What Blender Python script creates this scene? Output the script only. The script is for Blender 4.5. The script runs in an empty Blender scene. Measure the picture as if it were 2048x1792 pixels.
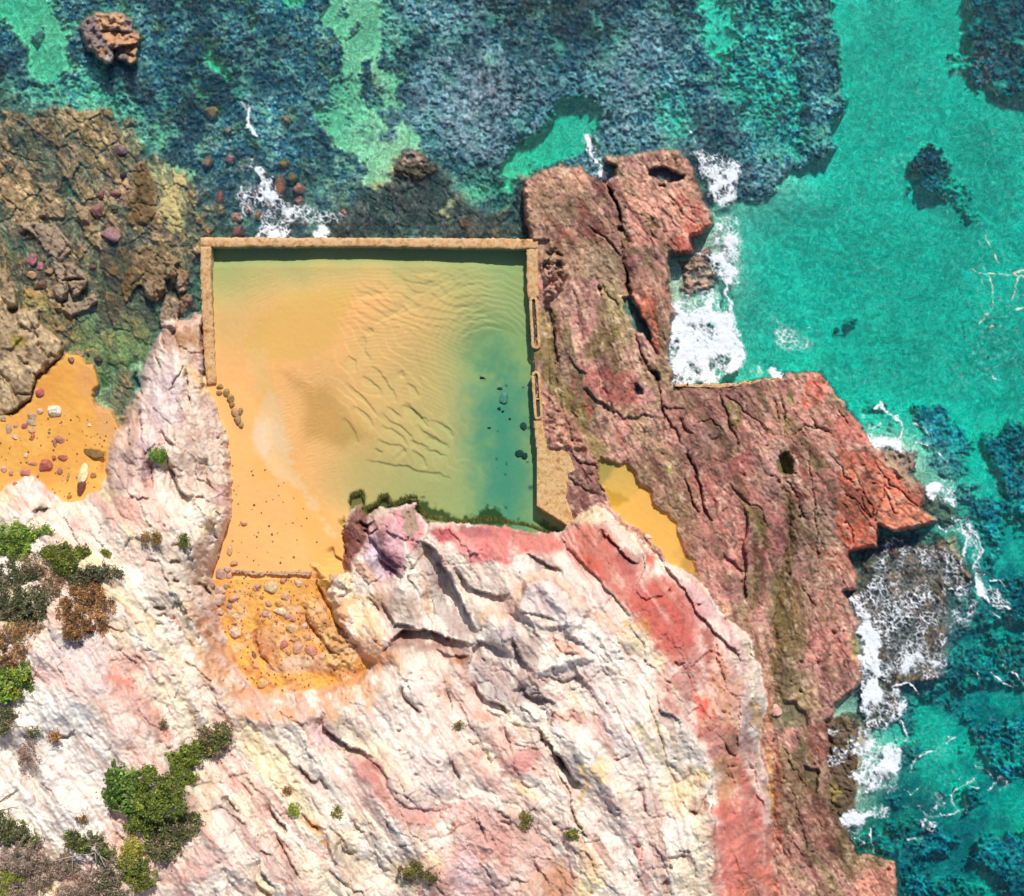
import bpy, math, random
import numpy as np
random.seed(7)
F = np.float32
S = 28.0          # picture units per metre at sea level
H = 90.0          # camera height
STEP = 2.0
sc = bpy.context.scene
# ------------------------------------------------------------------ grid
def axis(lo, hi):
    core = np.arange(lo, hi + STEP, STEP)
    ext = np.array([12, 40, 100, 220, 500, 1100, 2400, 5200, 11000.0])
    return np.concatenate([lo - ext[::-1], core, core[-1] + ext]).astype(F)
NE = 9
ua = axis(-220.0, 2268.0); va = axis(-200.0, 1992.0)
U, V = np.meshgrid(ua, va)
SH = U.shape
Uc = np.clip(U, -220, 2268); Vc = np.clip(V, -200, 1992)
# ------------------------------------------------------------------ noise
_rs = np.random.RandomState(11)
LAT = _rs.rand(8, 256, 256).astype(F) * 2 - 1
def vnoise(x, y, k=0):
    xi = np.floor(x).astype(np.int32); yi = np.floor(y).astype(np.int32)
    fx = (x - xi).astype(F); fy = (y - yi).astype(F)
    fx = fx * fx * (3 - 2 * fx); fy = fy * fy * (3 - 2 * fy)
    t = LAT[k % 8]
    x0 = xi & 255; x1 = (xi + 1) & 255; y0 = (yi & 255); y1 = ((yi + 1) & 255)
    a = t[y0, x0]; b = t[y0, x1]; c = t[y1, x0]; d = t[y1, x1]
    a = a + (b - a) * fx; c = c + (d - c) * fx
    return a + (c - a) * fy
def fbm(x, y, s, o=4, k=0, g=.5, rot=True):
    r = np.zeros(np.shape(x), F); a = 1.0; n = 0; x = x / s + 17.3 * k; y = y / s - 9.1 * k
    if rot: ca, sa = math.cos(.6 + k), math.sin(.6 + k); x, y = x * ca - y * sa, x * sa + y * ca
    for i in range(o):
        r += a * vnoise(x, y, k + i); n += a; a *= g
        if rot: x, y = (x * 1.62 - y * 1.17 + 5.2), (x * 1.17 + y * 1.62 + 3.1)
        else: x, y = x * 2.03 + 5.2, y * 2.03 + 3.1
    return r / n
def ridged(x, y, s, o=4, k=0, g=.55, rot=True):
    r = np.zeros(np.shape(x), F); a = 1.0; n = 0; x = x / s + 7.7 * k; y = y / s + 3.3 * k
    if rot: ca, sa = math.cos(.9 + k), math.sin(.9 + k); x, y = x * ca - y * sa, x * sa + y * ca
    for i in range(o):
        r += a * (1 - 2 * np.abs(vnoise(x, y, k + i))); n += a; a *= g
        if rot: x, y = (x * 1.62 - y * 1.17 + 5.2), (x * 1.17 + y * 1.62 + 3.1)
        else: x, y = x * 2.03 + 5.2, y * 2.03 + 3.1
    return r / n
def worley(x, y, k=0, jit=.9):
    xi = np.floor(x).astype(np.int32); yi = np.floor(y).astype(np.int32)
    t1 = LAT[k % 8]; t2 = LAT[(k + 1) % 8]
    f1 = np.full(x.shape, 9, F); f2 = np.full(x.shape, 9, F)
    cid = np.zeros(x.shape, np.int32); dx1 = np.zeros(x.shape, F); dy1 = np.zeros(x.shape, F)
    for oy in (-1, 0, 1):
        for ox in (-1, 0, 1):
            cx = xi + ox; cy = yi + oy
            a = cx & 255; b = cy & 255
            px = cx + .5 + jit * .5 * t1[b, a]; py = cy + .5 + jit * .5 * t2[b, a]
            dx = (x - px).astype(F); dy = (y - py).astype(F); d = np.sqrt(dx * dx + dy * dy)
            c = d < f1
            f2 = np.where(c, f1, np.minimum(f2, d)); f1 = np.where(c, d, f1)
            cid = np.where(c, b * 256 + a, cid); dx1 = np.where(c, dx, dx1); dy1 = np.where(c, dy, dy1)
    return f1, f2, cid, dx1, dy1
def sstep(a, b, x):
    t = np.clip((x - a) / (b - a), 0, 1); return (t * t * (3 - 2 * t)).astype(F)
def lerp(a, b, t): return a + (b - a) * t
N1 = fbm(U, V, 90, 5, 0); N2 = fbm(U, V, 90, 5, 3)
M1 = fbm(U, V, 22, 4, 1); M2 = fbm(U, V, 22, 4, 5)
S1 = fbm(U, V, 7, 3, 2); S2 = fbm(U, V, 7, 3, 6)
WU = {0: U, 1: U + 7 * M1 + 2.5 * S1, 2: U + 18 * N1 + 10 * M1 + 3 * S1}
WV = {0: V, 1: V + 7 * M2 + 2.5 * S2, 2: V + 18 * N2 + 10 * M2 + 3 * S2}
# ------------------------------------------------------------------ traced shapes
def P(s, i=None, j=None):
    """'x,y x,y ...'; with (i, j) the numbers are those of the enlarged sheet i, j of the survey."""
    p = np.array([[float(q) for q in t.split(',')] for t in s.split()])
    if i is not None: p = np.stack([512 * i + p[:, 0] / 4, 448 * j + p[:, 1] / 4], 1)
    return p
def box_slice(p, pad):
    u0, v0 = p.min(0) - pad; u1, v1 = p.max(0) + pad
    a = np.searchsorted(ua, u0) if u0 > ua[NE] else 0
    b = np.searchsorted(ua, u1) if u1 < ua[-NE - 1] else len(ua)
    c = np.searchsorted(va, v0) if v0 > va[NE] else 0
    d = np.searchsorted(va, v1) if v1 < va[-NE - 1] else len(va)
    return (slice(c, d), slice(a, b))
def segd(X, Y, p, closed):
    n = len(p); d2 = np.full(X.shape, 1e12, F); inside = np.zeros(X.shape, bool); tt = np.zeros(X.shape, F); side = np.zeros(X.shape, F)
    for k in range(n if closed else n - 1):
        ax, ay = p[k]; bx, by = p[(k + 1) % n]
        ex, ey = bx - ax, by - ay; L = ex * ex + ey * ey + 1e-6
        t = np.clip(((X - ax) * ex + (Y - ay) * ey) / L, 0, 1)
        dx = X - ax - t * ex; dy = Y - ay - t * ey; q = dx * dx + dy * dy
        c = q < d2
        if not closed:
            cr = ex * (Y - ay) - ey * (X - ax)
            side = np.where(c, np.sign(cr), side); tt = np.where(c, k + t, tt)
        d2 = np.where(c, q, d2)
        if closed and ay != by:
            inside ^= ((ay > Y) != (by > Y)) & (X < (bx - ax) * (Y - ay) / (by - ay) + ax)
    d = np.sqrt(d2)
    if closed: return np.where(inside, d, -d).astype(F)
    return d, side, tt / (n - 1)
def sd(p, w=1, pad=40):
    sl = box_slice(p, pad + (30 if w == 2 else 12))
    return sl, segd(WU[w][sl], WV[w][sl], p, True)
def mask(p, f=4, w=1, n=0, pad=None):
    sl, d = sd(p, w, pad or (3 * f + n))
    if n: d = d + n * (M1[sl] + .8 * N2[sl] + .6 * S2[sl])
    return sl, sstep(-f, f, d)
def full(p, w=1):
    r = segd(WU[w], WV[w], p, True); return r
def ctrl(pts, sig=70.0):
    """smooth surface through scattered (u, v, value)"""
    p = np.array(pts, float)
    uu = np.arange(-260, 2320, 12.0); vv = np.arange(-240, 2040, 12.0); X, Y = np.meshgrid(uu, vv)
    num = np.zeros(X.shape); den = np.zeros(X.shape)
    for u, v, z in p:
        r2 = (X - u) ** 2 + (Y - v) ** 2
        w = np.exp(-r2 / (2 * sig * sig)) + 1e-3 / (1 + r2 / (sig * sig)) ** 1.5
        num += w * z; den += w
    g = num / den
    x = (Uc + 260) / 12; y = (Vc + 240) / 12
    xi = np.clip(x.astype(int), 0, len(uu) - 2); yi = np.clip(y.astype(int), 0, len(vv) - 2)
    fx = x - xi; fy = y - yi
    return (lerp(lerp(g[yi, xi], g[yi, xi + 1], fx), lerp(g[yi + 1, xi], g[yi + 1, xi + 1], fx), fy)).astype(F)
def pts(s): return [tuple(float(q) for q in t.split(',')) for t in s.split()]
def lin(h, g=1.0):
    h = h.lstrip('#'); c = np.array([int(h[i:i + 2], 16) / 255 for i in (0, 2, 4)])
    return (np.where(c <= .04045, c / 12.92, ((c + .055) / 1.055) ** 2.4) / g).astype(F)
GAIN = 1.27
def A(h): return np.clip(lin(h, GAIN), .004, .82)
# ------------------------------------------------------------------ outlines
RP = np.concatenate([
 P("90,1500 130,1410 400,1280 450,1340 540,1335 620,1400 700,1440 740,1440 800,1400 830,1330 720,1290 760,1235 1080,1210 1200,1180 1330,1230 1440,1340 1470,1430 1530,1560 1600,1760",2,0),
 P("1610,0 1550,50 1440,100 1450,230 1260,240 1260,540 1310,680 1270,790 1280,950 1250,1000 1300,1280 1650,1290 2048,1230",2,1),
 P("100,1220 150,1180 410,1180 500,1300 640,1470 760,1640 850,1780",3,1),
 P("900,30 1000,120 1150,240 1260,300 1240,480 1350,590 1170,640 980,680 930,640 880,620 880,790 650,830 680,920 730,1040 700,1130 600,1150 660,1260 720,1420 690,1490 690,1650 760,1700",3,2),
 P("750,100 650,180 520,290 510,380 470,400 470,700 490,900 520,1100 590,1150 640,1260 690,1370 720,1450 900,1450 1040,1520 1050,1792",3,3),
 np.array([(1850,15000),(1480,15000),(1480,1500),(1400,1300),(1300,1200),(1180,1120),(1110,1090),(1076,1040),(1066,1000),(1062,700),(1060,474),(1048,420)])])
CL = np.concatenate([   # cliff and spur foot line
 np.array([(412,620),(411,770),(432,800),(452,870),(463,925),(464,1000),(462,1040),(446,1080),(438,1110),(424,1160),(440,1230),(462,1320),(500,1372),(530,1388),(575,1386),(640,1378),(725,1352),(745,1330),(700,1290),(668,1235),(650,1180),(668,1150),(688,1143),(684,1120),(690,1085),(686,1050),(700,1030),(712,1012),(724,1004),(735,1030),(760,1010),(776,1014),(800,1008),(828,1005),(842,1030),(852,1046),(905,1044),(950,1047),(1000,1052),(1030,1056),(1075,1062),(1110,1068),(1135,1048),(1160,1028),(1185,1012),(1215,1022),(1240,1050),(1285,1085),(1320,1120),(1390,1152),(1415,1180),(1450,1235),(1495,1265),(1505,1300),(1520,1340),(1535,1390),(1528,1440),(1520,1500),(1545,1600),(1550,1700),(1548,1792),(1550,15000),(-15000,15000),(-15000,985),(0,985),(30,960),(60,950),(95,975),(130,1005),(165,1000),(200,978),(215,930),(222,885),(240,850),(262,800),(280,760),(290,720),(308,680),(330,645),(380,632)])])
POOL = np.array([(418,488),(1060,488),(1066,690),(1070,740),(1074,900),(1078,1010),(1150,1062),(1150,1100),(900,1100),(740,1080),(720,1160),(400,1160),(405,900),(405,760),(418,740)])
BEACH = np.concatenate([np.array([(-15000,830),(0,830)]), P("130,1500 220,1420 270,1250 480,1080 520,1010 620,1040 760,1150 790,1280 730,1380 780,1470 900,1500 960,1620",0,1), np.array([(260,880),(250,930),(245,1000),(130,1060),(60,1040),(0,1040),(-15000,1040)])])
GULLY = np.array([(395,1095),(460,1125),(720,1125),(740,1170),(700,1200),(720,1240),(750,1280),(790,1330),(760,1400),(640,1430),(500,1430),(420,1340),(395,1230),(390,1165)])
# left hand shore rocks which stand dry
LR = np.concatenate([P("0,380 60,420 120,560 130,650 60,690 120,700 200,690 300,680 330,780 440,850 510,950 490,1060 280,1240 270,1320 240,1400 180,1450 130,1480 60,1530 0,1560",0,1), np.array([(-15000,850),(-15000,540)])])
dRP = full(RP, 1); dCL = full(CL, 1); dPO = full(POOL, 0); dBE = full(BEACH, 1); dGU = full(GULLY, 1); dLR = full(LR, 1)
# ------------------------------------------------------------------ large forms
low = ctrl(pts("""1100,380,1.5 1230,380,1.3 1350,400,1.8 1100,600,1.1 1180,520,1.2 1250,520,.8 1300,520,1.9 1310,640,1.9 1200,640,1.0 1180,740,1.2 1250,750,1.0 1330,730,1.0 1400,800,1.5 1550,800,1.7 1620,850,1.9 1800,1000,2.0 1720,950,2.0
 1600,1000,1.5 1575,1150,.9 1560,1300,.8 1540,1420,.7 1680,1200,1.5 1650,1330,1.5 1600,1500,1.1 1630,1650,1.2 1750,1760,1.3 1500,1000,2.0 1480,1150,2.0 1410,900,1.6 1350,950,1.3 1280,850,1.0 1150,850,1.1 1120,950,1.5 1220,950,.65 1280,1020,.9
 1330,1070,1.0 1370,1130,1.1 1440,1100,1.6 1500,1260,2.2 1530,1350,1.5 1550,1550,1.3 1560,1700,1.4
 100,900,1.0 50,800,.7 180,750,.35 200,850,.8 30,940,1.5 130,980,1.4 60,600,.8 60,700,.9 130,550,.6 350,560,.6 350,700,1.0 240,680,.1 200,640,.1
 460,1200,1.7 550,1160,1.5 520,1300,2.1 620,1200,1.9 560,1370,3.4 700,1300,3.2 650,1350,3.4 760,1250,3 480,900,1.3 560,1050,1.35 630,1110,1.3 440,800,1.15 650,1130,1.5"""), 60)
cli = ctrl(pts("""1130,1055,2.2 1180,1020,2.2 1250,1075,2.8 1330,1130,3.0 1420,1190,3.0 1490,1280,3.4 1530,1400,3.2 1540,1600,3.0 1545,1780,3.5
 1180,1100,4.2 1300,1200,4.6 1400,1300,5.2 1450,1420,5.4 1480,1560,5.0 1500,1700,5.0 1240,1200,6.6 1330,1330,7.2 1400,1480,8 1430,1600,8.4 1430,1760,9
 880,1070,3.2 950,1070,2.9 1050,1090,3.0 940,1110,4.4 1000,1140,5.4 1060,1160,6.2 1150,1260,7 1230,1350,7.6 1300,1500,8.6 1350,1700,9.4
 1000,1250,6.6 960,1290,6.3 1100,1350,7.8 1050,1450,8.3 1200,1600,9.4 1150,1760,9.8 1000,1600,8.9 900,1500,8.2 820,1400,7.0 880,1340,5.6 720,1400,6.6 640,1440,7.1
 820,1150,3.0 780,1090,3.4 750,1040,2.4 820,1040,3.2 720,1180,2.2 800,1230,3.8 860,1250,4.2 900,1200,4.0 780,1300,4.4 880,1290,4.8
 700,1550,8.2 800,1650,9.1 900,1750,9.6 600,1500,7.6 560,1440,6.8 500,1450,7.0 500,1600,8.6 600,1750,9.6 450,1750,9.8 400,1400,8.0 300,1300,8.2 320,1200,7.4 200,1500,9.8 100,1700,11 250,1650,10.2 100,1450,10.0
 100,1300,9.0 100,1150,7.6 220,1080,6.4 330,1090,6.6 410,1080,5.6 440,1050,4.0 400,1180,6.4 420,1280,6.6 455,1350,6.6 40,1050,5.2 50,990,2.9 150,1020,4.0 250,1000,4.4 250,930,3.0 330,920,3.9 400,930,3.4 450,930,2.2
 350,800,2.9 300,800,1.9 390,720,1.9 330,700,1.4 400,640,1.1 420,820,1.8"""), 55)
sea = ctrl(pts("""60,80,-1.0 130,150,-1.2 40,20,-1.5 220,300,-.9 100,300,-.45 660,100,-.6 745,330,-.6 700,200,-.6 80,60,-.6 60,420,-.12 160,400,-.2 330,380,-.4 300,200,-1.1 400,80,-1.9 500,150,-2.1 600,200,-2.0 430,130,-.7 560,50,-1.8 700,50,-.7 700,250,-.7 740,330,-.7 450,270,-1.2 560,330,-.9
 640,290,-.9 850,80,-1.1 950,150,-.22 1020,180,-.2 950,280,-.3 860,260,-1.1 1100,60,-1.5 1200,80,-1.3 1100,230,-2.8 1180,220,-2.3 1250,130,-.7 1330,80,-1.3 1430,50,-1.7 1500,150,-2.1 1600,80,-2.1 1560,200,-2.4 1400,250,-2.2 1650,250,-3
 1280,220,-1.4 1320,270,-1.3 1480,280,-1.4 1800,200,-3.1 2000,50,-4.2 1900,350,-3.2 1750,500,-3.0 2000,600,-3.3 1550,500,-2.9 1520,650,-2.5 1800,750,-3.1 1950,850,-3.8 2000,1000,-3.8 1900,1100,-2.2
 1870,1000,-.8 1800,1200,-.12 1830,1130,-.15 1780,1300,-.2 1850,1250,-.5 1700,1480,-.1 1690,1560,-.1 1780,1500,-.9 1870,1450,-3.1 2000,1300,-3.6 1900,1600,-3.4 1850,1700,-3.8 2000,1750,-4.3 1800,930,-.05 1740,1100,-.9 1880,1020,-.1
 1420,340,-.35 1480,350,-.35 1520,380,-.9 1390,560,-.1 1360,560,-.3 1420,520,-.05 1400,650,-.5 1400,740,-.8 1430,620,-.9 1020,420,-.8 1000,370,-2.0 1080,330,-2.0 1000,440,-.6 900,400,-.45 820,330,-.05 850,370,-.2 750,400,-.6 600,400,-.1 500,380,-.12 540,440,-.2 440,400,-.3 700,440,-.5 380,500,-.9
 380,580,-1.0 345,350,-.5 390,420,-.7 230,600,-.12 230,680,-.3 280,680,-.35 150,640,-.1 200,500,-.15 60,520,-.1 120,470,-.1 300,480,-.2 2200,900,-5 2200,200,-5 2200,1600,-5 -100,200,-1 -100,400,-.2 1200,310,-.5"""), 60)
Z = sea + .25 * N1
landlow = np.maximum(np.maximum(dRP, dPO), np.maximum(np.maximum(dBE, dGU), dLR))
NWI = np.array([(-15000,190),(40,175),(150,190),(260,240),(380,330),(430,430),(398,640),(345,655),(320,700),(300,780),(262,860),(225,850),(185,770),(130,700),(-15000,640)])
dNW = full(NWI, 2); nw = sstep(-12, 16, dNW + 46 * M1 + 40 * N2 - 14)
Z = lerp(Z, -.10 + .16 * N1 + .08 * M1 + .03 * S1 - .22 * sstep(560, 640, Vc) * (Uc > 150), nw)
se = np.maximum(sstep(-14, 14, full(P('700,900 900,700 1300,740 1450,700 1640,1000 1600,1120 1440,1200 1430,1500 1400,1750 1300,1850 850,1850 760,1700 720,1420 680,1250', 3, 2), 2)), sstep(-8, 8, full(P('450,380 740,380 900,-60 1300,-60 1380,60 1100,160 1000,380 800,460 740,700 700,1000 640,1230 500,1100', 3, 3), 2)))
se = np.maximum(se, sstep(-14, 14, full(np.array([(640,440),(700,395),(770,360),(800,318),(850,305),(880,350),(930,400),(1000,430),(1030,350),(1060,340),(1070,480),(640,480)]), 2) + 20 * M1))
Z = lerp(Z, -.04 - .16 * (Uc < 1200) + .12 * N1 + .12 * M1 + .05 * S1, se)
nw = np.maximum(nw, se)
kr = sstep(-4, 7, landlow + 2 * M2)
beachk = sstep(-30, 60, dBE)
low = low + .16 * N1
Z = lerp(Z, low, kr)
kc = sstep(-3, 16, dCL); kc2 = sstep(-2, 60, dCL)
cli = cli + .9 * N2
hc = lerp(low + .5, cli, kc2)
Z = lerp(Z, hc, kc)
# region ids: 0 seabed 1 platform 2 beach sand 3 cliff 4 pool floor
isc = dCL > 1
ispool = (dPO > 0) & ~isc
isbe = ((dBE > 0) | (dGU > 0)) & ~isc & ~ispool & ~(dLR > 0)
isrp = ((dRP > 0) | (dLR > 0)) & ~isc & ~ispool & ~isbe
# ------------------------------------------------------------------ pool floor
pf = ctrl(pts("""430,500,.25 500,510,.3 600,515,.4 700,515,.45 800,510,.38 900,510,.33 1000,505,.25 1050,500,.2 440,560,.5 520,550,.72 640,540,.8 740,555,.86 850,560,.72 950,560,.62 1040,560,.42 450,640,.85 550,630,.96 650,620,.98 720,600,.95
 800,640,.82 880,640,.72 960,640,.55 1040,640,.35 450,730,.96 560,720,.985 660,700,.97 740,700,.84 850,720,.72 920,690,.5 985,705,.02 1000,730,.08 960,720,.1 900,760,.6 1040,720,.2 450,790,1.06 520,790,.99 600,790,.95 700,790,.85 800,810,.76 880,830,.6
 960,800,.3 1040,800,.14 490,880,1.12 560,880,1.0 640,870,.9 720,880,.8 800,900,.7 880,920,.55 960,900,.22 1040,900,.08 540,970,1.12 600,960,.99 660,950,.88 740,960,.62 820,970,.45 900,980,.4 980,990,.22 1050,1000,.1 700,990,.6 740,1000,.5 640,1030,1.0 680,1000,.86 600,1060,1.2 650,1060,1.1
 500,1000,1.28 500,1100,1.4 600,1110,1.35 1050,1040,.1 950,1030,.3 870,1020,.3 1100,1045,.1 480,950,1.22 570,1020,1.2 470,830,1.12"""), 34)
# sand ripples: asymmetrical crests that bend round the deep hole
rx = Uc - 985; ry = Vc - 705
rad = np.sqrt(rx * rx + ry * ry)
ph = rad / 15.0 + 1.6 * fbm(Uc, Vc, 70, 3, 2) + .8 * N1
saw = (ph % 1.0); saw = np.where(saw < .82, saw / .82, (1 - saw) / .18)
rip = np.zeros(SH, F)
z1 = sstep(30, 70, rad) * (1 - sstep(150, 230, rad)) * sstep(-60, 30, -(ry) + .3 * rx * 0) 
rip += .034 * saw * z1
# south-west field of long scarps
a = math.radians(52)
s = (Uc * math.sin(a) - Vc * math.cos(a))
ph = s / 22.0 + 2.0 * fbm(Uc, Vc, 85, 3, 4)
saw2 = (ph % 1.0); saw2 = np.where(saw2 < .88, saw2 / .88, (1 - saw2) / .12)
z2 = full(P("700,600 1000,480 1250,560 1400,800 1300,1100 1700,1450 1750,1900 1300,2100 800,1700 600,1300 620,1000",1,1), 2)
z2 = sstep(-30, 40, z2)
rip += .052 * saw2 * z2 * (.55 + .6 * fbm(Uc, Vc, 60, 2, 7))
b = math.radians(-25)
s = (Uc * math.sin(b) + Vc * math.cos(b)); ph = s / 20.0 + 1.7 * fbm(Uc, Vc, 80, 3, 6)
saw3 = ph % 1.0; saw3 = np.where(saw3 < .8, saw3 / .8, (1 - saw3) / .2)
z3 = sstep(-25, 30, full(P("780,560 1000,380 1500,340 1900,420 1800,700 1400,900 1000,800 700,760",1,1), 2))
rip += .042 * saw3 * z3
ph = (Uc * .5 + Vc * .9) / 4.2 + 2 * N1 + 2.0 * M1
z4 = sstep(-20, 20, full(P("0,250 700,330 860,400 500,520 0,680 -380,520 -400,250",1,1), 2))
z5 = sstep(-20, 20, full(P("160,1140 600,1100 700,1500 600,2000 250,1900 180,1500",1,1), 2))
rip += (.012 * np.sin(ph * 6.28 / 1.6)) * (z4 + z5)
arc = np.sqrt((Uc - 760) ** 2 * .8 + (Vc - 980) ** 2); ph = arc / 8.5 + 1.3 * fbm(Uc, Vc, 60, 3, 5)
sw = ph % 1.0; sw = np.where(sw < .75, sw / .75, (1 - sw) / .25)
rip += .020 * sw * sstep(-40, 40, full(P("560,330 1000,300 1900,330 2030,700 1700,1000 1500,1500 900,1300 700,900", 1, 1), 2)) * sstep(-.5, .1, N2 + .4 * M1 + .2)
pf = pf - .20 * sstep(850, 1000, Uc)
pf = pf - .34 * sstep(536, 512, Vc) * sstep(1080, 1060, Uc) + rip - .03 + .01 * S1 + .03 * N1
def pscarp(s, h=.11, w=14, i=1, j=1):
    p = P(s, i, j); sl = box_slice(p, 30)
    d, side, tt = segd(WU[1][sl] * .5 + U[sl] * .5, WV[1][sl] * .5 + V[sl] * .5, p, False)
    pf[sl] -= h * (side > 0) * sstep(0, 1.5, d) * np.exp(-(d / w) ** 1.2) * np.sqrt(np.clip(4 * tt * (1 - tt), 0, 1))
for s in ["1640,1720 1500,1560 1380,1420 1180,1260 1130,1180 930,1150", ]: pass
# scarps drop towards the lower left: drawn from upper left to lower right
for s in ["720,1260 800,1330 880,1400 930,1470 980,1530","930,1130 1010,1200 1060,1270 1120,1350 1140,1420","850,1210 930,1250 990,1310 1010,1380","770,1450 860,1500 920,1560 950,1640","1000,1500 1080,1570 1180,1630 1250,1700 1290,1760",
          "1050,1460 1120,1490 1180,1560","1180,1440 1250,1480 1330,1540 1390,1620","1220,1270 1280,1320 1310,1390","860,900 890,950 880,1010 930,1100","740,1050 800,1090 810,1180","1010,1600 1100,1640 1180,1700 1220,1770","1290,1590 1340,1660 1440,1700 1530,1760",
          "1400,1550 1500,1590 1570,1650 1590,1700","970,1710 1070,1760 1150,1770 1220,1800","1370,1690 1450,1720 1560,1790","1180,1170 1200,1230","700,1540 760,1590 800,1660 830,1760","1200,1420 1300,1530 1400,1570","1240,1730 1330,1760 1400,1790","920,820 945,850 900,900"]:
    pscarp(s)
for s in ["950,1000 980,1020","880,80 1000,120 1200,140 1300,185 1480,200 1580,250","960,0 1020,30","1180,0 1210,30","1250,10 1340,80 1380,150","1350,0 1450,30 1540,70"]: pscarp(s, .12, 16, 1, 2)
for s in ["1990,860 1850,830 1750,860 1650,900","1960,800 1840,770 1700,790 1600,820","1860,745 1760,720 1640,740","1780,690 1650,680 1560,720","1850,480 1700,500 1500,590 1380,650","1700,440 1500,480 1380,540 1250,600 1150,660","1300,560 1230,650 1080,750 960,800","1140,480 1040,560 920,600 800,620","1140,420 1250,470 1380,470 1470,430","1000,560 880,590 800,610","1480,380 1400,420 1250,400","1380,650 1200,720 1010,760"]:
    pscarp(s, .07, 12)
pool_in = sstep(0, 3, dPO)
Z = np.where(isc, Z, lerp(Z, pf, pool_in))
# ------------------------------------------------------------------ rock relief
ang = ctrl(pts("1100,420,60 1350,420,50 1150,650,75 1300,600,70 1400,850,60 1500,1000,65 1550,1250,80 1650,950,50 1780,1000,40 1650,1300,65 1600,1650,58 1300,1400,62 1400,1650,80 1250,1200,50 1450,1300,65 1100,1450,50 900,1600,52 700,1550,50 600,1650,55 300,1400,62 450,1400,60 850,1200,68 400,850,86 300,900,80 350,1100,50 200,1100,40 100,1700,50 1100,1650,30 1200,1750,70 70,650,40 60,500,55 150,400,62 950,1080,60 560,1350,70"), 90)
def aniso(fn, along, across, o=4, k=0):
    out = np.zeros(SH, F)
    for th in (35, 55, 75, 95):
        w = np.clip(1 - np.abs(ang - th) / 20.0, 0, 1)
        if th == 35: w = np.where(ang < 35, 1, w)
        if not (w > 0).any(): continue
        t = math.radians(th); x = (WU[1] * math.cos(t) + WV[1] * math.sin(t)) / along; y = (-WU[1] * math.sin(t) + WV[1] * math.cos(t)) / across
        out += w.astype(F) * fn(x, y, 1.0, o, k, .55, False)
    return out
R1 = aniso(ridged, 150, 34, 5, 0)
R2 = aniso(ridged, 60, 11, 4, 3)
R3 = aniso(fbm, 90, 9, 4, 5)
t = math.radians(58); X = (WU[1] * math.cos(t) + WV[1] * math.sin(t)); Y = (-WU[1] * math.sin(t) + WV[1] * math.cos(t))
f1, f2, cid, dx, dy = worley(X / 62, Y / 34, 1)
rv = ((cid * 7919) % 1000 / 500.0 - 1).astype(F); rw = ((cid * 104729) % 1000 / 500.0 - 1).astype(F)
FA = rv * .5 + dx * rw * .9 + dy * rv * .8
EA = f2 - f1
f1, f2, cid, dx, dy = worley(X / 21, Y / 13, 4)
rv = ((cid * 7919) % 1000 / 500.0 - 1).astype(F); rw = ((cid * 104729) % 1000 / 500.0 - 1).astype(F)
FB = rv * .5 + dx * rw * .8 + dy * rv * .8
EB = f2 - f1
FN = fbm(U, V, 9, 4, 3); FM = ridged(U, V, 26, 4, 6); HF = fbm(U, V, 4.2, 2, 1)
kcl = isc * sstep(0, 12, dCL)
smooth = sstep(-.15, .35, fbm(U, V, 160, 3, 5))     # some parts of the cliff are smooth, others broken
R4 = aniso(ridged, 40, 5, 3, 2); R0 = aniso(ridged, 320, 52, 3, 6); R00 = aniso(ridged, 620, 130, 2, 4)
rel_c = (.85 * R00 + .34 * R0 + .22 * R1 + .075 * R2 + .06 * R4 + .32 * FA * lerp(1, .25, smooth) + .13 * FB * lerp(1, .3, smooth) + .04 * FN + .02 * FM + .05 * HF) - .16 * (1 - sstep(0, .06, EA)) * lerp(1, .05, smooth) - .06 * (1 - sstep(0, .07, EB)) * lerp(1, 0, smooth)
rel_p = (.10 * R1 + .11 * R2 + .09 * R4 + .07 * FA + .06 * FB + .04 * FN + .0 * FM + .06 * HF) - .13 * (1 - sstep(0, .05, EA)) * (N2 > -.1) - .07 * (1 - sstep(0, .06, EB)) * (N1 > .0)
Rcr = aniso(ridged, 300, 30, 3, 4); rel_p = rel_p * np.where(dLR > 0, .4, .8) - .22 * sstep(.70, .88, Rcr)
Z = Z + kcl * rel_c
kp = isrp * sstep(0, 8, np.maximum(dRP, dLR))
Z = Z + kp * rel_p
Z = Z + nw * (1 - kr) * (1 - kc) * (.22 * R1 + .13 * R2 + .07 * R4 + .18 * FA + .10 * FB - .18 * (1 - sstep(0, .08, EA)) - .08 * (1 - sstep(0, .09, EB)) + .02 * HF)
east = (U > 1046) & (U < 1100) & (V > 478) & (V < 1060) & (Uc + 0 > 1040)
Z = np.where(east & ~isc & ~ispool, np.minimum(Z, 1.02 + .003 * (Uc - 1080) + .04 * FN), Z)
Zs = Z.copy()
sb = (~isc & ~isrp & ~isbe & ~ispool)
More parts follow.
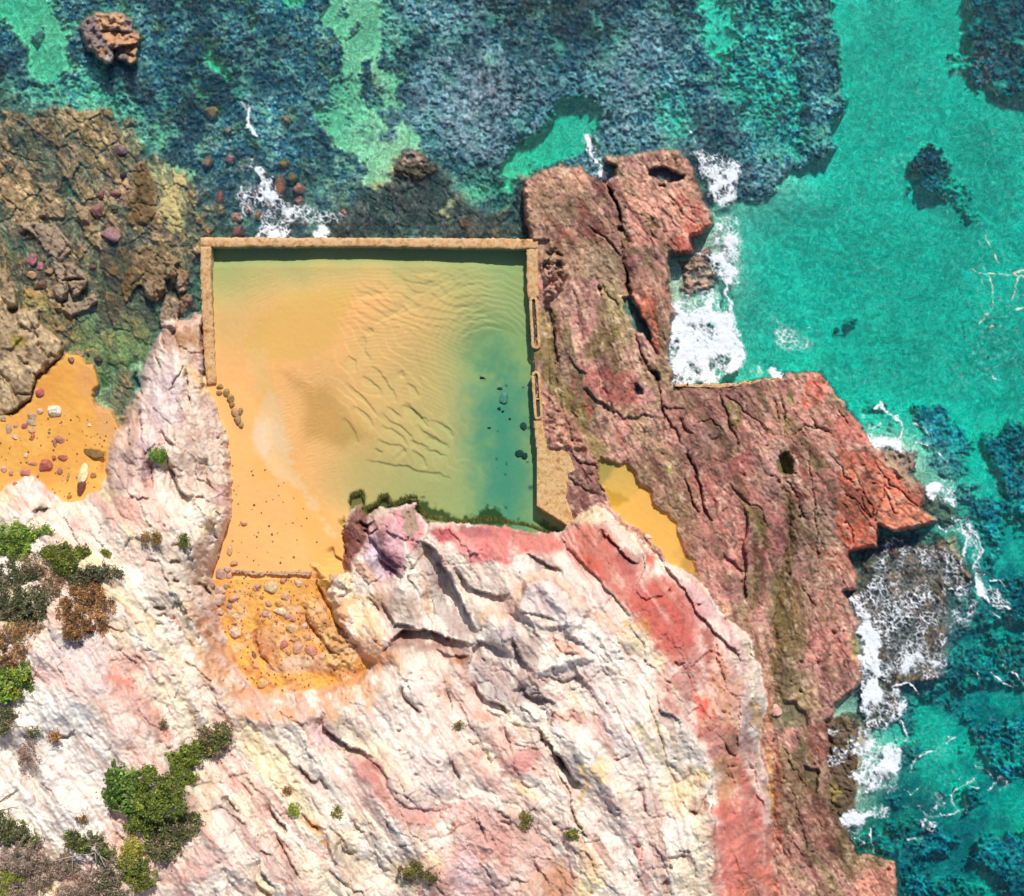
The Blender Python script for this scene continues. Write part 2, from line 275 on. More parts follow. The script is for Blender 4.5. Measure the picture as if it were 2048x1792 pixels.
# ------------------------------------------------------------------ traced ledges, cracks, blocks
def ledge(s, h, w2, i, j, w=1):
    """drop on the right hand of the drawn direction, healing over w2 units"""
    p = P(s, i, j); sl = box_slice(p, w2 * 2.6)
    d, side, tt = segd(WU[w][sl], WV[w][sl], p, False)
    e = np.clip(6 * tt * (1 - tt), 0, 1)
    Z[sl] -= h * (side > 0) * sstep(0, 2.2, d) * np.exp(-(d / w2) ** 1.6) * e
def crack(s, wd, dep, i, j, w=1):
    wd = wd * .72
    p = P(s, i, j); sl = box_slice(p, wd * 4 + 14)
    d, side, tt = segd(WU[w][sl], WV[w][sl], p, False)
    d = np.maximum(0, d - wd * .5 * (1 + M1[sl]))
    Z[sl] -= dep * np.exp(-(d / (wd * .6)) ** 2) * np.clip(8 * tt * (1 - tt), 0, 1)
def rise(s, h, f, i, j, w=1, tx=0, ty=0, k=0.0):
    p = P(s, i, j); sl, m = mask(p, f, w)
    c = p.mean(0)
    Z[sl] += m * (h + tx * (U[sl] - c[0]) + ty * (V[sl] - c[1]) + k * FN[sl])
def flat(s, z, f, i, j, w=1, n=0):
    p = P(s, i, j); sl, m = mask(p, f, w, n); Z[sl] = lerp(Z[sl], z, m)
# sea stack upper left
rise("690,130 750,95 960,105 1050,160 1060,215 1130,280 1130,340 1110,370 1110,420 1100,500 1040,530 970,500 930,470 890,500 840,510 780,470 700,390 660,330 640,240", 2.2, 5, 0, 0, k=.35)
ledge("780,235 900,245 1060,235", .5, 14, 0, 0); ledge("860,390 930,370 1010,355 1120,330", 1.0, 26, 0, 0); ledge("790,150 820,210 900,220", .4, 8, 0, 0)
ledge("1000,430 1100,435", .4, 8, 0, 0); crack("900,380 930,500", 3, .8, 0, 0)
# platform, north block
crack("730,1430 790,1550 860,1700 880,1790", 4.5, 1.0, 2, 0); crack("760,1440 800,1560", 4, .5, 2, 0)
crack("870,0 890,70", 5, .8, 2, 1); crack("600,0 750,120 860,230 900,300", 2.5, .35, 2, 1)
ledge("900,300 880,100 870,0", .0, 20, 2, 1)
ledge("930,560 900,420 890,250 910,120 870,60", .6, 8, 2, 1)
crack("880,120 890,250 905,420 920,520", 2.0, .35, 2, 1)
flat("1090,1370 1180,1340 1250,1350 1330,1390 1390,1400 1370,1440 1280,1460 1180,1450 1110,1410", .95, 3, 2, 0)
crack("1180,1490 1240,1500", 3, .5, 2, 0)
ledge("1090,1365 1200,1320 1400,1395", .3, 8, 2, 0)
flat("890,580 950,570 1000,660 1050,760 1110,860 1115,950 1060,900 990,850 940,800 900,680", .55, 3, 2, 1)
ledge("900,290 940,480 1040,700 1120,880 1170,1070", .9, 10, 2, 1)
flat("1110,1170 1180,1190 1185,1260 1140,1260", .5, 2.5, 2, 1); flat("680,500 720,510 710,560 680,540", .6, 2.5, 2, 1)
flat("970,1290 1010,1285 1035,1310 1030,1350 990,1360 965,1330", .5, 2.5, 2, 1)
crack("990,860 1030,1000 1100,1150 1170,1280 1210,1450 1215,1790", 2.0, .45, 2, 1)
crack("700,460 780,570 860,660", 2, .3, 2, 1); crack("340,700 350,900 360,1200", 2, .3, 2, 1)
ledge("260,640 330,700 350,850 370,1000 400,1200", .5, 14, 2, 1)
ledge("280,1640 480,1060 560,1140", .0, 8, 2, 1)
ledge("450,1050 540,1160 620,1200", .35, 12, 2, 1); ledge("600,1300 680,1400 830,1480", .55, 14, 2, 1)
ledge("700,1440 850,1500 900,1560 1030,1520 1190,1540", .35, 12, 2, 1)
ledge("1190,1450 1300,1460 1400,1480", .25, 10, 2, 1)
crack("1190,1460 1230,1540 1310,1650 1360,1790", 2.5, .5, 2, 1); crack("1650,1340 1710,1480 1750,1640 1830,1790", 2.5, .4, 2, 1)
ledge("1350,1530 1400,1620 1450,1680", .45, 10, 2, 1); crack("1470,1600 1590,1550 1690,1690", 1.6, .3, 2, 1); ledge("1590,1700 1680,1690", .3, 8, 2, 1)
crack("1700,1360 1850,1500 2048,1640", 2.2, .3, 2, 1)
ledge("1265,250 1440,230", .4, 6, 2, 1); ledge("300,60 200,90", .0, 9, 2, 1)
crack("240,370 330,200 420,270", 2, .4, 2, 1); rise("240,300 330,130 420,260 440,400 360,560 250,600", .45, 6, 2, 1, k=.9)
rise("380,1500 250,1340 400,1480 560,1640 600,1790 200,1790 240,1500", .35, 6, 2, 1, k=.3)
# middle platform, sheet 2,2
crack("1380,0 1450,150 1500,300 1540,480 1600,600", 3.2, .7, 2, 2); crack("1360,200 1440,430 1500,520", 2.4, .5, 2, 2)
crack("1740,280 1850,400 1990,500 2048,640", 2.2, .35, 2, 2)
ledge("1860,430 1890,600 1860,800 1880,1000 1900,1200 1860,1260", .7, 16, 2, 2)
ledge("1690,830 1760,900 1880,1000", .5, 12, 2, 2)
ledge("720,240 760,440 830,530", .0, 9, 2, 2); ledge("460,0 540,100 680,120 730,330 760,430", .35, 9, 2, 2)
ledge("440,180 520,290 640,320 730,400", .35, 9, 2, 2)
ledge("900,50 960,150 1000,260 1110,330 1130,440 1230,520 1330,680 1380,850 1480,960", .3, 16, 2, 2)
# red wall above the sand tongue
ledge("1130,800 1240,960 1370,1100 1480,1300 1640,1480 1800,1640 1850,1790", .9, 30, 2, 2)
ledge("370,690 480,820 700,1040 860,1240 1000,1440", .5, 26, 2, 2)
ledge("720,640 800,720 900,860 1040,950", 1.0, 20, 2, 2); ledge("1060,840 1060,960 1000,1110", .8, 18, 2, 2)
ledge("980,1110 1080,1200 1240,1160", .4, 14, 2, 2)
# pale block faces, sheet 2,2
ledge("420,870 250,760 130,800", .0, 9, 2, 2); ledge("100,840 250,900 420,1000", .9, 22, 2, 2)
ledge("40,1290 100,1150 300,1040 380,1080", .0, 9, 2, 2)
rise("40,1300 110,1080 330,1040 480,1180 620,1300 560,1420 250,1440 60,1340", .9, 6, 2, 2, ty=-.01)
ledge("-60,1290 40,1310 230,1330 380,1370", .35, 14, 2, 2)
rise("620,1690 400,1760 240,1790 460,1560 560,1620", .6, 8, 2, 2)
ledge("0,1500 60,1650 160,1790", 1.0, 26, 2, 2); ledge("330,1510 400,1640 560,1640", .4, 14, 2, 2)
crack("1300,1680 1330,1740 1400,1700", 2, .4, 2, 2); ledge("1890,1560 1930,1680", .8, 10, 2, 2)
ledge("1640,1480 1640,1640 1700,1700", .4, 14, 2, 2)
# sheet 1,2: north rim, ravine
ledge("1320,720 1400,780 1480,880 1560,1020 1640,1200 1740,1400 1790,1480", 1.8, 52, 1, 2)
ledge("1600,950 1700,1100 1900,1180 2040,1150", 1.0, 26, 1, 2)
ledge("880,560 900,700 1060,860 1200,960", .7, 18, 1, 2); ledge("1380,560 1370,680 1310,740", .5, 14, 1, 2)
ledge("850,560 880,600 930,560", .6, 10, 1, 2); crack("860,640 900,690 980,640", 2.5, .6, 1, 2)
ledge("600,800 620,870 720,900", .4, 10, 1, 2); crack("700,540 715,760 720,880", 2.5, .6, 1, 2)
ledge("960,850 1080,930 1180,1050", .9, 24, 1, 2); ledge("880,1190 970,1250 1000,1300", .5, 12, 1, 2)
ledge("1010,1200 1110,1400 1300,1440", .8, 40, 1, 2); ledge("1400,1120 1440,1330 1320,1400", .5, 18, 1, 2)
ledge("1030,1560 1180,1460 1330,1440 1560,1520 1740,1560", 1.9, 36, 1, 2)
ledge("1440,1600 1560,1660 1700,1640", .7, 18, 1, 2); ledge("1000,1650 1030,1580 1100,1540", .5, 12, 1, 2)
ledge("1740,1560 1800,1470 1920,1400 2048,1340", .0, 12, 1, 2)
ledge("1700,1790 1720,1600 1760,1540 1900,1560 2048,1640", .8, 20, 1, 2)
ledge("460,1010 540,1160 600,1320 680,1430 760,1500", .8, 12, 1, 2); ledge("380,1230 440,1400 560,1560 700,1700", .6, 12, 1, 2)
rise("460,960 600,980 720,1010 730,1130 600,1080 560,1110", .8, 7, 1, 2, k=.3); rise("550,1120 640,1140 740,1350 720,1450 640,1400", .5, 10, 1, 2, k=.5); rise("390,1230 470,1210 640,1400 760,1600 800,1750 560,1790 520,1560", .4, 14, 1, 2, k=.5)
ledge("10,1330 10,1560 60,1680 180,1790", .5, 8, 1, 2)
# west cliff, sheet 0,2
ledge("1340,40 1400,230 1460,350 1560,380", 1.3, 24, 0, 2); ledge("1240,80 1230,260 1180,380", .9, 18, 0, 2); ledge("860,20 850,200 880,340", .5, 10, 0, 2)
ledge("1560,380 1640,400", .6, 10, 0, 2); ledge("1660,40 1660,240 1700,320", .7, 14, 0, 2); ledge("1300,1260 1200,1230", .0, 9, 0, 2)
ledge("200,570 300,440 370,430", .0, 9, 0, 2); ledge("230,520 330,470 400,470", .9, 14, 0, 2)
ledge("1640,1060 1720,970", .0, 8, 0, 2); ledge("1360,770 1460,765", .5, 6, 0, 2); ledge("1150,890 1280,900", .4, 6, 0, 2); ledge("1340,900 1440,890", .7, 9, 0, 2); ledge("1470,720 1500,640", .0, 9, 0, 2)
ledge("1380,1060 1450,1060", .7, 8, 0, 2); ledge("1220,1260 1330,1270", .7, 8, 0, 2); ledge("1250,1330 1330,1310", .6, 8, 0, 2); ledge("1060,1390 1170,1385", .3, 5, 0, 2); ledge("1250,1400 1320,1400", .4, 6, 0, 2)
ledge("1640,700 1720,640 1780,600", .0, 6, 0, 2); ledge("1500,850 1560,870", .5, 10, 0, 2); ledge("1640,770 1720,760", .4, 6, 0, 2); ledge("1430,1180 1470,1300 1520,1320", .7, 10, 0, 2)
ledge("1560,1060 1660,1100 1700,1200", 1.2, 14, 0, 2); ledge("960,440 980,540 1080,590", .3, 8, 0, 2); ledge("920,1620 1000,1590", .3, 6, 0, 2)
ledge("1040,1670 1130,1670", .3, 6, 0, 2); ledge("880,1700 950,1680", .3, 6, 0, 2)
# spur, sheet 0,1
ledge("1100,1180 1110,1290 1140,1380", 1.3, 7, 0, 1); ledge("1120,1480 1140,1600 1160,1790", .8, 10, 0, 1); ledge("1500,1150 1510,1330 1540,1480", .9, 8, 0, 1); crack("1350,1350 1450,1160 1470,1120", 1.6, .5, 0, 1)
ledge("1030,1560 1020,1700 1050,1790", .9, 9, 0, 1); ledge("1240,1030 1270,1110 1290,1160", .5, 5, 0, 1); ledge("1310,1640 1330,1720 1400,1760", .7, 10, 0, 1)
crack("1360,920 1420,830 1500,780 1620,760", 2.2, .3, 0, 1); crack("1410,870 1430,960 1520,1030 1640,1020", 1.6, .25, 0, 1)
ledge("1350,820 1420,760 1560,690 1620,680", .0, 6, 0, 1); crack("1290,860 1310,1000", 2.5, .6, 0, 1)
ledge("1460,1600 1500,1450 1470,1300", .0, 9, 0, 1); ledge("1700,1600 1760,1700 1820,1790", .0, 9, 0, 1)
# rock ridges and blocks of the north-west shore, sheet 0,1 and 0,0
for s, h in [("160,0 420,0 580,160 560,230 480,290 420,290 320,160",.35),("440,300 510,300 530,440 450,470",.75),("510,300 600,320 690,410 690,440 540,440",.85),("540,460 690,440 680,500 620,560 590,570",.8),
             ("420,500 460,460 530,460 540,560 500,620 430,560",.8),("500,640 620,610 690,590 760,560 780,610 700,680 640,700 570,740 510,700",.6),("420,620 490,630 490,680 440,690",.4),
             ("0,380 60,420 120,560 130,650 70,640 0,590",.5),("0,610 50,660 60,700 130,780 170,920 100,980 0,1000",.35),("130,700 200,690 260,810 240,850 150,790",.35),("210,700 300,680 330,780 290,830 260,800",.4),
             ("270,840 340,830 400,920 410,1000 370,1060 290,900",.4),("400,920 500,930 510,990 440,1060 400,1010",.35),("220,950 300,920 340,1040 380,1090 280,1220 240,1180",.5),("140,1030 220,1020 230,1090 180,1100",.5),
             ("0,1150 60,1100 230,1130 270,1240 240,1340 120,1350",.45),("0,1200 80,1330 130,1460 60,1510 0,1500",.4),("140,1370 240,1360 230,1400 180,1440",.3),
             ("1060,200 1150,180 1300,200 1440,290 1400,430 1320,440 1330,540 1230,640 1150,560 1130,460 1000,640 960,500 1040,330",.5),("1410,360 1470,430 1490,520 1440,560 1410,500",.8),("1320,300 1420,310 1400,430 1340,430",.7),("1260,510 1310,500 1310,560 1270,560",.5),
             ("1330,580 1400,600 1450,640 1440,760 1400,830 1290,820 1280,740 1310,650",.9),("1120,470 1220,470 1240,560 1200,610 1150,560",.6),("1460,560 1560,560 1570,680 1480,760 1440,700",.35)]:
    rise(s, h, 2.2, 0, 1, k=.10, ty=-.003)
for s, h in [("560,1170 620,1200 640,1330 600,1400 570,1300",.25),("300,1470 400,1450 440,1600 520,1650 500,1760 320,1720 340,1560",.35),("560,1580 700,1660 720,1790 640,1780 600,1680",.45),("1100,1280 1160,1290 1200,1400 1250,1500 1240,1700 1180,1792 1000,1792 1060,1560",.22)]:
    rise(s, h, 3, 0, 0, k=.1)
ledge("540,1450 620,1570 720,1680", .4, 8, 0, 0)
# wave-washed brown lumps off the platform
for s, h, i, j in [("1350,300 1480,260 1560,180 1620,330 1640,420 1580,520 1480,530 1420,580 1350,520 1370,400",.35,2,1),("900,30 1000,20 1190,30 1170,180 1130,230 1040,200 1000,120",.5,3,2),
                   ("1260,470 1240,420 1380,400 1500,490 1530,560 1440,630 1380,590",.45,3,2),("1290,720 1360,670 1420,750 1440,850 1400,900",.3,3,2),("1540,930 1610,980 1630,1060 1560,1090 1480,1050",.25,3,2),
                   ("470,420 600,330 760,320 720,500 700,700 700,1000 600,1150 520,1090 480,900",.3,3,3),("1150,1300 1420,1220 1440,1330 1300,1300",.0,2,0)]:
    rise(s, h, 6, i, j, k=.35)
rise("1170,1210 1300,1210 1400,1290 1450,1360 1400,1420 1180,1420 1100,1370", .45, 8, 1, 0, k=.4)
# red wedge cracks
for s in ["700,220 780,370 850,480 860,580","950,270 910,430 850,580","610,370 740,450 840,570","320,0 330,200 380,480 390,800 420,980","840,100 960,270 1130,400 1240,480","480,40 620,200 700,320","130,230 220,400 290,560","240,1100 330,1200 390,1280","560,950 610,1080 640,1150","740,380 860,590","640,600 700,760","1030,560 930,330"]:
    crack(s, 1.5, .35, 3, 2)
for s in ["80,1340 140,1500 120,1700","340,1540 420,1640 520,1700","60,1420 100,1600","560,1480 640,1600","200,1700 300,1600 460,1640"]: crack(s, 1.8, .3, 3, 1)
for s in ["100,560 200,760 330,980","60,300 250,560","180,900 260,1200 330,1500","380,600 430,780","120,1250 300,1480"]: crack(s, 1.6, .25, 3, 3)
ledge("70,60 170,60 210,120 200,200", .0, 8, 3, 2); flat("90,60 160,40 200,110 200,190 120,200", .75, 3, 3, 2)
ledge("140,350 150,600 130,820 80,960 60,1150 0,1400 20,1600 10,1790", .55, 0.1, 3, 2)
def lineledge(s, h, w2): 
    p = P(s); sl = box_slice(p, w2 * 2.6); d, side, tt = segd(WU[1][sl], WV[1][sl], p, False)
    Z[sl] -= h * (side > 0) * sstep(0, 2.2, d) * np.exp(-(d / w2) ** 1.6)
lineledge("1548,1792 1545,1600 1548,1420 1540,1330 1545,1260 1556,1180 1572,1100 1573,1040 1560,950", .6, 16)
flat("60,330 10,400 80,440 200,470 300,420 310,370 200,230 120,230", .62, 3, 3, 3); flat("280,760 400,780 380,960 340,950 300,860", .8, 3, 3, 3)
# sheet 0,3 / 1,3 / 2,3: upper cliff
for a in [("560,330 540,420 620,500 700,560 830,630 950,690",1.3,20,1,3),("340,730 380,790 460,860 520,880",1.1,14,1,3),("520,840 580,900 590,960",.7,12,1,3),("100,1040 150,1130 230,1220 260,1290",1.0,12,1,3),
          ("170,1270 230,1420 310,1560 370,1660",1.0,11,1,3),("380,1130 440,1190 540,1250",.8,12,1,3),("20,1500 60,1600 150,1720",.9,12,1,3),("0,1670 60,1740 130,1800",.8,12,1,3),("580,1570 680,1650 780,1750",.6,10,1,3),
          ("770,1180 830,1260 880,1290",.5,8,1,3),("970,1450 1000,1520 1090,1590",.4,8,1,3),("1190,110 1200,200 1260,280 1320,330",.9,10,1,3),("1210,60 1250,150",.6,6,1,3),("1530,130 1570,230 1580,350",.6,8,1,3),
          ("1750,80 1840,200 1960,270 2048,300",1.2,26,1,3),("1820,290 1950,340 1970,430",.5,8,1,3),("1690,540 1740,570 1790,545",.5,6,1,3),("1140,670 1210,620",.0,6,1,3),("1150,660 1210,640",.4,5,1,3),("1190,720 1260,680",.4,5,1,3),
          ("1590,700 1610,800 1640,880",.7,14,1,3),("1850,600 1870,720 1930,680",.5,8,1,3),("1990,460 2020,530 2048,560",.5,8,1,3),("830,660 940,720 1040,820 1060,920",.4,16,1,3),("1050,880 1110,1000 1220,1080 1440,1110 1580,1060",.35,12,1,3),
          ("900,880 1000,1040 1200,1180 1340,1190",-.25,14,1,3),("560,1260 600,1480 700,1560",.6,14,1,3),("680,1350 720,1420 800,1440",.5,12,1,3),("1340,1330 1500,1310 1640,1220 1780,1160",.2,10,1,3),
          ("160,560 240,640 290,730",.4,10,1,3),("30,250 180,240 320,200",.2,8,1,3),("1780,1100 1800,1250 1870,1370",.4,12,1,3),("1960,1180 2048,1210",.5,10,1,3),
          ("1810,980 1850,1040 1940,1140",.9,10,0,3),("1750,1040 1850,1130 2040,1290",.5,9,0,3),("1950,870 2010,960 2040,1060",.5,8,0,3),("510,580 560,490 610,460",.0,9,0,3),("440,500 540,500 600,460",.6,10,0,3),("200,480 240,540 290,640",.5,9,0,3),
          ("700,490 770,540",.5,6,0,3),("830,620 870,610 880,560",.3,5,0,3),("700,830 760,770",.0,5,0,3),("710,820 760,790",.4,4,0,3),("0,1040 60,990 150,940",.4,5,0,3),("1780,1540 1850,1680 1950,1790",.5,12,0,3),("180,200 230,330",.3,18,0,3),
          ("100,100 120,190 360,230",.9,20,2,3),("250,30 420,60 560,10",.5,14,2,3),("200,270 280,290 300,440",.4,8,2,3),("220,420 290,560 340,620 400,700 460,800",1.2,12,2,3),("370,620 420,720 500,860 590,900",1.4,20,2,3),("300,690 400,850 470,960 500,1100 560,1280 610,1330",.9,7,2,3),
          ("0,580 180,590",.3,6,2,3),("0,640 170,600 260,590",.25,12,2,3),("100,850 130,900 210,900",.4,8,2,3),("860,680 800,680",.0,9,2,3),("800,680 880,690 940,650",.4,8,2,3),("940,960 1080,930",.5,7,2,3),("930,1010 1000,1000",.3,5,2,3),
          ("1160,400 1200,560 1240,650",.4,5,2,3),("1280,720 1330,790",.5,7,2,3),("1300,870 1430,820",.3,6,2,3),("1400,1090 1480,1120 1530,1040 1560,950",.9,10,2,3),("1030,1350 1060,1290",.0,6,2,3),("980,1380 1000,1480 1050,1300",.4,8,2,3),
          ("1250,1480 1330,1480 1400,1450",.6,8,2,3),("1280,1500 1290,1600",.7,9,2,3),("1180,1720 1240,1650",.0,8,2,3),("1190,1700 1240,1660",.8,8,2,3),("1060,1790 1120,1740",.3,6,2,3),("700,0 800,200 900,420 1000,620 1100,860",.18,5,2,3),
          ("1000,20 1080,200 1180,450 1260,740 1380,1050 1470,1350",.25,7,2,3),("1200,100 1300,320 1420,460 1530,620 1590,760 1600,900 1620,1200 1630,1500 1640,1790",-1.2,50,2,3),("180,1500 220,1600 300,1680",.4,9,2,3),("300,1340 350,1400",.5,6,2,3),("540,1400 640,1500 690,1590",.25,8,2,3),
          ("1700,560 1760,640 1820,660",.8,9,2,3),("1840,180 1820,330 1810,540 1830,650",.5,9,2,3),("1860,660 1950,820 1960,970 2048,1130",.5,12,2,3),("1330,580 1400,430",.0,6,2,3)]:
    if a[1]: ledge(*a)
for s in ["60,200 250,180","330,520 180,560 60,560","350,300 300,440"]: crack(s, 1.8, .35, 2, 3)
# fallen-in dark pockets and pits
rp_ = np.random.RandomState(5)
for k in range(260):
    u = rp_.uniform(250, 1800); v = rp_.uniform(880, 1790); r = rp_.uniform(1.5, 4.2)
    sl = box_slice(np.array([[u, v]]), 14)
    d = np.sqrt((WU[1][sl] - u) ** 2 + ((WV[1][sl] - v) * rp_.uniform(1, 1.6)) ** 2)
    Z[sl] -= np.where(isc[sl] | isrp[sl], rp_.uniform(.25, .6) * np.exp(-(d / r) ** 2), 0)
apr = np.concatenate([P('170,1575 240,1570 250,1640 275,1720 280,1792', 2, 1), P('380,0 460,60 500,170 445,200 430,400 470,500 485,575 440,618 330,550 200,470 192,0', 2, 2)])
sl, m = mask(apr, 2, 0); Z[sl] = lerp(Z[sl], 1.30 + .03 * FN[sl] + .025 * HF[sl] + .03 * M1[sl], (m > .5)); dAP = np.full(SH, -50, F); dAP[sl] = m * 2 - 1
fd = np.maximum(Z - Zs, 0)
gz = sstep(1150, 1240, Vc) * (dGU > 0) * (dCL < 4)
Z += gz * (.10 * R2 + .10 * M1 + .12 * np.maximum(FN, 0) + .05 * HF + .08 * FB)
# ------------------------------------------------------------------ sea floor relief
rock = fbm(U, V, 40, 5, 2)
seaw = 1 - sstep(-2, 6, np.maximum(landlow, dCL))
# ------------------------------------------------------------------ beaches
Z = np.where(isbe, Z + .02 * S1 + .015 * HF - .1 * N2 * 0, Z)
# ------------------------------------------------------------------ sea floor: sand or weed
C = np.zeros(SH + (3,), F)
T0 = aniso(fbm, 260, 26, 4, 7)
W = np.zeros(SH, F)
def addw(s, v, f, i=None, j=None, n=14, w=2):
    p = P(s, i, j); sl, m = mask(p, f * 1.5, w, n); W[sl] = lerp(W[sl], v, m)
addw("-400,-400 700,-400 1400,-400 1640,-300 1655,60 1670,120 1700,200 1672,240 1668,290 1620,330 1560,360 1540,400 1500,400 1440,400 1300,500 1000,560 -400,900", 1, 5)
addw("1480,-300 1820,-300 1820,0 1830,150 1840,400 1900,620 2000,750 2048,900 2060,1130 1990,1000 1930,900 1850,830 1750,720 1640,560 1560,400 1510,200 1500,100", .12, 9, 2, 0)
addw("0,1240 230,1060 430,850 560,780 700,830 760,960 640,1040 640,1170 560,1230 450,1260 380,1280 130,1400 0,1460 -70,1560 -40,1700 -90,1700 -80,1560 -140,1400", .0, 8, 2, 0)
addw("1100,720 1300,700 1350,800 1250,900 1500,950 1480,1050 1380,1160 1330,1160 1200,1000", .45, 16, 2, 0)
addw("1040,40 1200,120 1400,240 1480,300 1440,180 1200,20", .5, 14, 2, 0)
for s, v in [("100,-200 440,-200 470,150 640,190 560,330 540,420 620,520 700,560 700,600 520,560 420,680 250,640 240,480 200,380 60,240 0,200 0,160 -300,100 -300,-100",.05),
             ("1690,280 1740,400 1890,570 1790,630 1700,560 1620,470",.1),("1500,560 1600,560 1620,680 1700,700 1680,800 1560,790 1480,700",.45),("1190,1310 1420,1310 1500,1380 1540,1400 1500,1600 1480,1850 1330,1850 1250,1500",.1),
             ("2010,100 2048,100 2048,230 2010,260",.1),("560,700 700,700 900,760 960,850 900,940 700,880",.6),("400,900 660,1000 700,1200 900,1350 700,1450 560,1200 420,1100",.75)]:
    addw(s, v, 7, 0, 0)
for s, v in [("500,80 700,-200 1010,-200 1000,200 1000,480 1010,560 940,640 800,600 560,580 680,560 690,340 620,230",.05),("560,580 900,600 1050,700 1230,830 1200,900 1300,1210 1170,1210 1160,1300 1100,1370 1080,1440 970,1560 960,1500 880,1420 850,1240 600,1160 540,960 440,880 580,800",.3),
             ("640,880 700,900 640,1100 900,1200 860,1240 620,1170 600,1000",.02),("1150,960 1200,930 1300,1200 1160,1200 1150,1330 1060,1400 960,1540 880,1420 850,1240 1100,1160",.02),("200,-100 400,-100 340,60 260,60",.2),
             ("980,560 1180,600 1200,650 1130,720 1230,830 1210,860 1010,700",.3),("1460,1720 1520,1640 1600,1560 1640,1580 1520,1700 1540,1790 1500,1790",.25),("1620,1500 1900,1450 1960,1520 1800,1640 1700,1640",.45)]:
    addw(s, v, 7, 1, 0)
for s, v in [("880,490 960,490 960,640 1020,720 1060,820 1000,900 880,800 850,660",.95),("740,180 850,200 760,290 710,290",.7),("1020,880 1100,830 1200,880 1180,960 1060,990",.9),("1010,1020 1100,1000 1160,1010 1160,1120 1020,1130",.8),("1000,1310 1070,1340 1060,1420 1000,1400",.6),("640,60 740,60 740,130 650,120",.6)]:
    addw(s, v, 4, 1, 0, n=5)
for s, v in [("220,240 330,210 370,250 310,350 250,320",.8),("480,210 620,200 560,270 500,260",.6),("-200,300 60,330 200,400 240,560 150,640 -200,640",.95),("1440,1320 1500,1320 1510,1390 1450,1380",.9),("1630,850 1760,850 1760,960 1640,960",.4)]:
    addw(s, v, 4, 0, 0, n=5)
# right side weed
for s, v, i, j, f in [("1750,-200 2300,-200 2300,700 2048,780 1900,730 1720,670 1690,520 1660,420 1620,260 1660,100",1,3,0,14),("1170,1220 1280,1195 1390,1230 1400,1290 1470,1330 1480,1560 1400,1540 1150,1450 1130,1350",1,3,0,5),("1480,420 1620,420 1640,520 1520,540",.35,3,0,12),("1460,1460 1600,1500 1660,1700 1560,1760 1440,1600",.3,3,0,12),
                  ("1240,1490 1400,1480 1440,1600 1520,1640 1640,1720 1660,1850 1320,1850 1260,1700 1180,1540",1,3,1,12),("560,780 620,740 720,740 720,800 640,830 560,840",.45,3,1,5),("1800,1680 2300,1500 2300,1950 1800,1850",.9,3,1,10),("800,1480 1000,1500 1060,1600 980,1640 860,1560",.5,3,1,10),
                  ("1290,0 1500,0 1560,60 1600,180 1500,260 1400,200 1330,120",.9,3,2,12),("1820,0 2048,0 2300,100 2300,700 2000,640 1880,560 1860,300 1830,120",.8,3,2,14),("1540,330 1800,400 1880,560 1840,760 1700,760 1560,560",.9,3,2,12),("1400,1100 1900,1050 2300,1000 2300,1500 1960,1400 1760,1460 1560,1560 1420,1700 1380,1540 1400,1300",.85,3,2,14),
                  ("1700,760 1860,760 1860,1060 1700,1000",.8,3,2,14),("1600,1600 2048,1560 2048,1900 1400,1900 1420,1720",.8,3,2,14),
                  ("1230,-20 2300,-60 2300,60 1700,60 1520,240 1420,160 1240,180",.85,3,3,12),("1060,200 1200,220 1200,520 1240,700 1060,800 1060,400",.6,3,3,12),("1600,420 2048,380 2300,640 2300,800 1900,840 1760,740 1640,560",.75,3,3,14),("1500,860 1680,880 1720,1000 1640,1100 1540,1060 1480,960",.7,3,3,10),
                  ("900,920 1100,940 1100,1080 960,1060",.6,3,3,10),("740,1280 1160,1180 1200,1280 1500,1360 1420,1500 1240,1540 1060,1560 900,1440 700,1400",.95,3,3,12),("1040,1500 1260,1520 1300,1640 1200,1800 1040,1850",.8,3,3,12),("1700,1400 2300,1260 2300,2100 1960,2000 1860,1640 1720,1560 1640,1480",1,3,3,12),("1260,1680 1500,1640 1680,1680 1640,1900 1240,1900",.5,3,3,14)]:
    addw(s, v, f, i, j, n=16)
addw("690,820 900,640 1300,640 1380,780 1440,850 1600,900 1660,1060 1560,1120 1440,1150 1430,1300 1400,1400 1420,1560 1360,1700 1400,1800 1300,1960 900,1960 700,1792 700,1400 640,1200", 1, 7, 3, 2)
addw("740,0 900,0 1000,60 900,120 1120,320 1100,400 960,340 860,440 740,400 480,400 480,1300 700,1400 620,1500 480,1300", 1, 7, 3, 3)
addw("250,640 700,560 900,700 950,950 700,1000 400,900 250,760", .62, 12, 0, 0)
addw("900,900 1300,960 1500,1100 1300,1260 1000,1200", .7, 12, 0, 0)
addw("-200,-100 260,-100 270,400 300,700 250,1000 -100,1100 -300,600", .72, 14, 3, 0)
pale = np.zeros(SH, F)
for s_, i_, j_ in [("-260,-100 300,-100 280,400 320,700 300,1250 -100,1350 -300,700", 3, 0), ("200,600 700,540 1000,700 1200,1100 1000,1300 500,1200 200,900", 0, 0), ("1020,0 1200,0 1180,500 1040,480", 1, 0), ("1240,700 1400,680 1500,900 1450,1150 1200,1000", 2, 0), ("1560,1380 1900,1400 1960,1560 1500,1700", 1, 0)]:
    sl, m = mask(P(s_, i_, j_), 16, 2, 18); pale[sl] = np.maximum(pale[sl], m)
Wn = np.clip(W + (.34 * M1 + .28 * S1 + .18 * HF) * np.where(W > .03, 1, .25) * (1 - .5 * (W > .95)), 0, 1)
Wn = sstep(.14, .86, Wn)
Wn = np.maximum(Wn, 1 - seaw); Wn = np.maximum(Wn, sstep(.02, .12, fd))
sandc = np.array([.78, .68, .48], F) * (1 + .14 * N1 + .09 * S2 + .10 * HF + .10 * M1)[..., None]
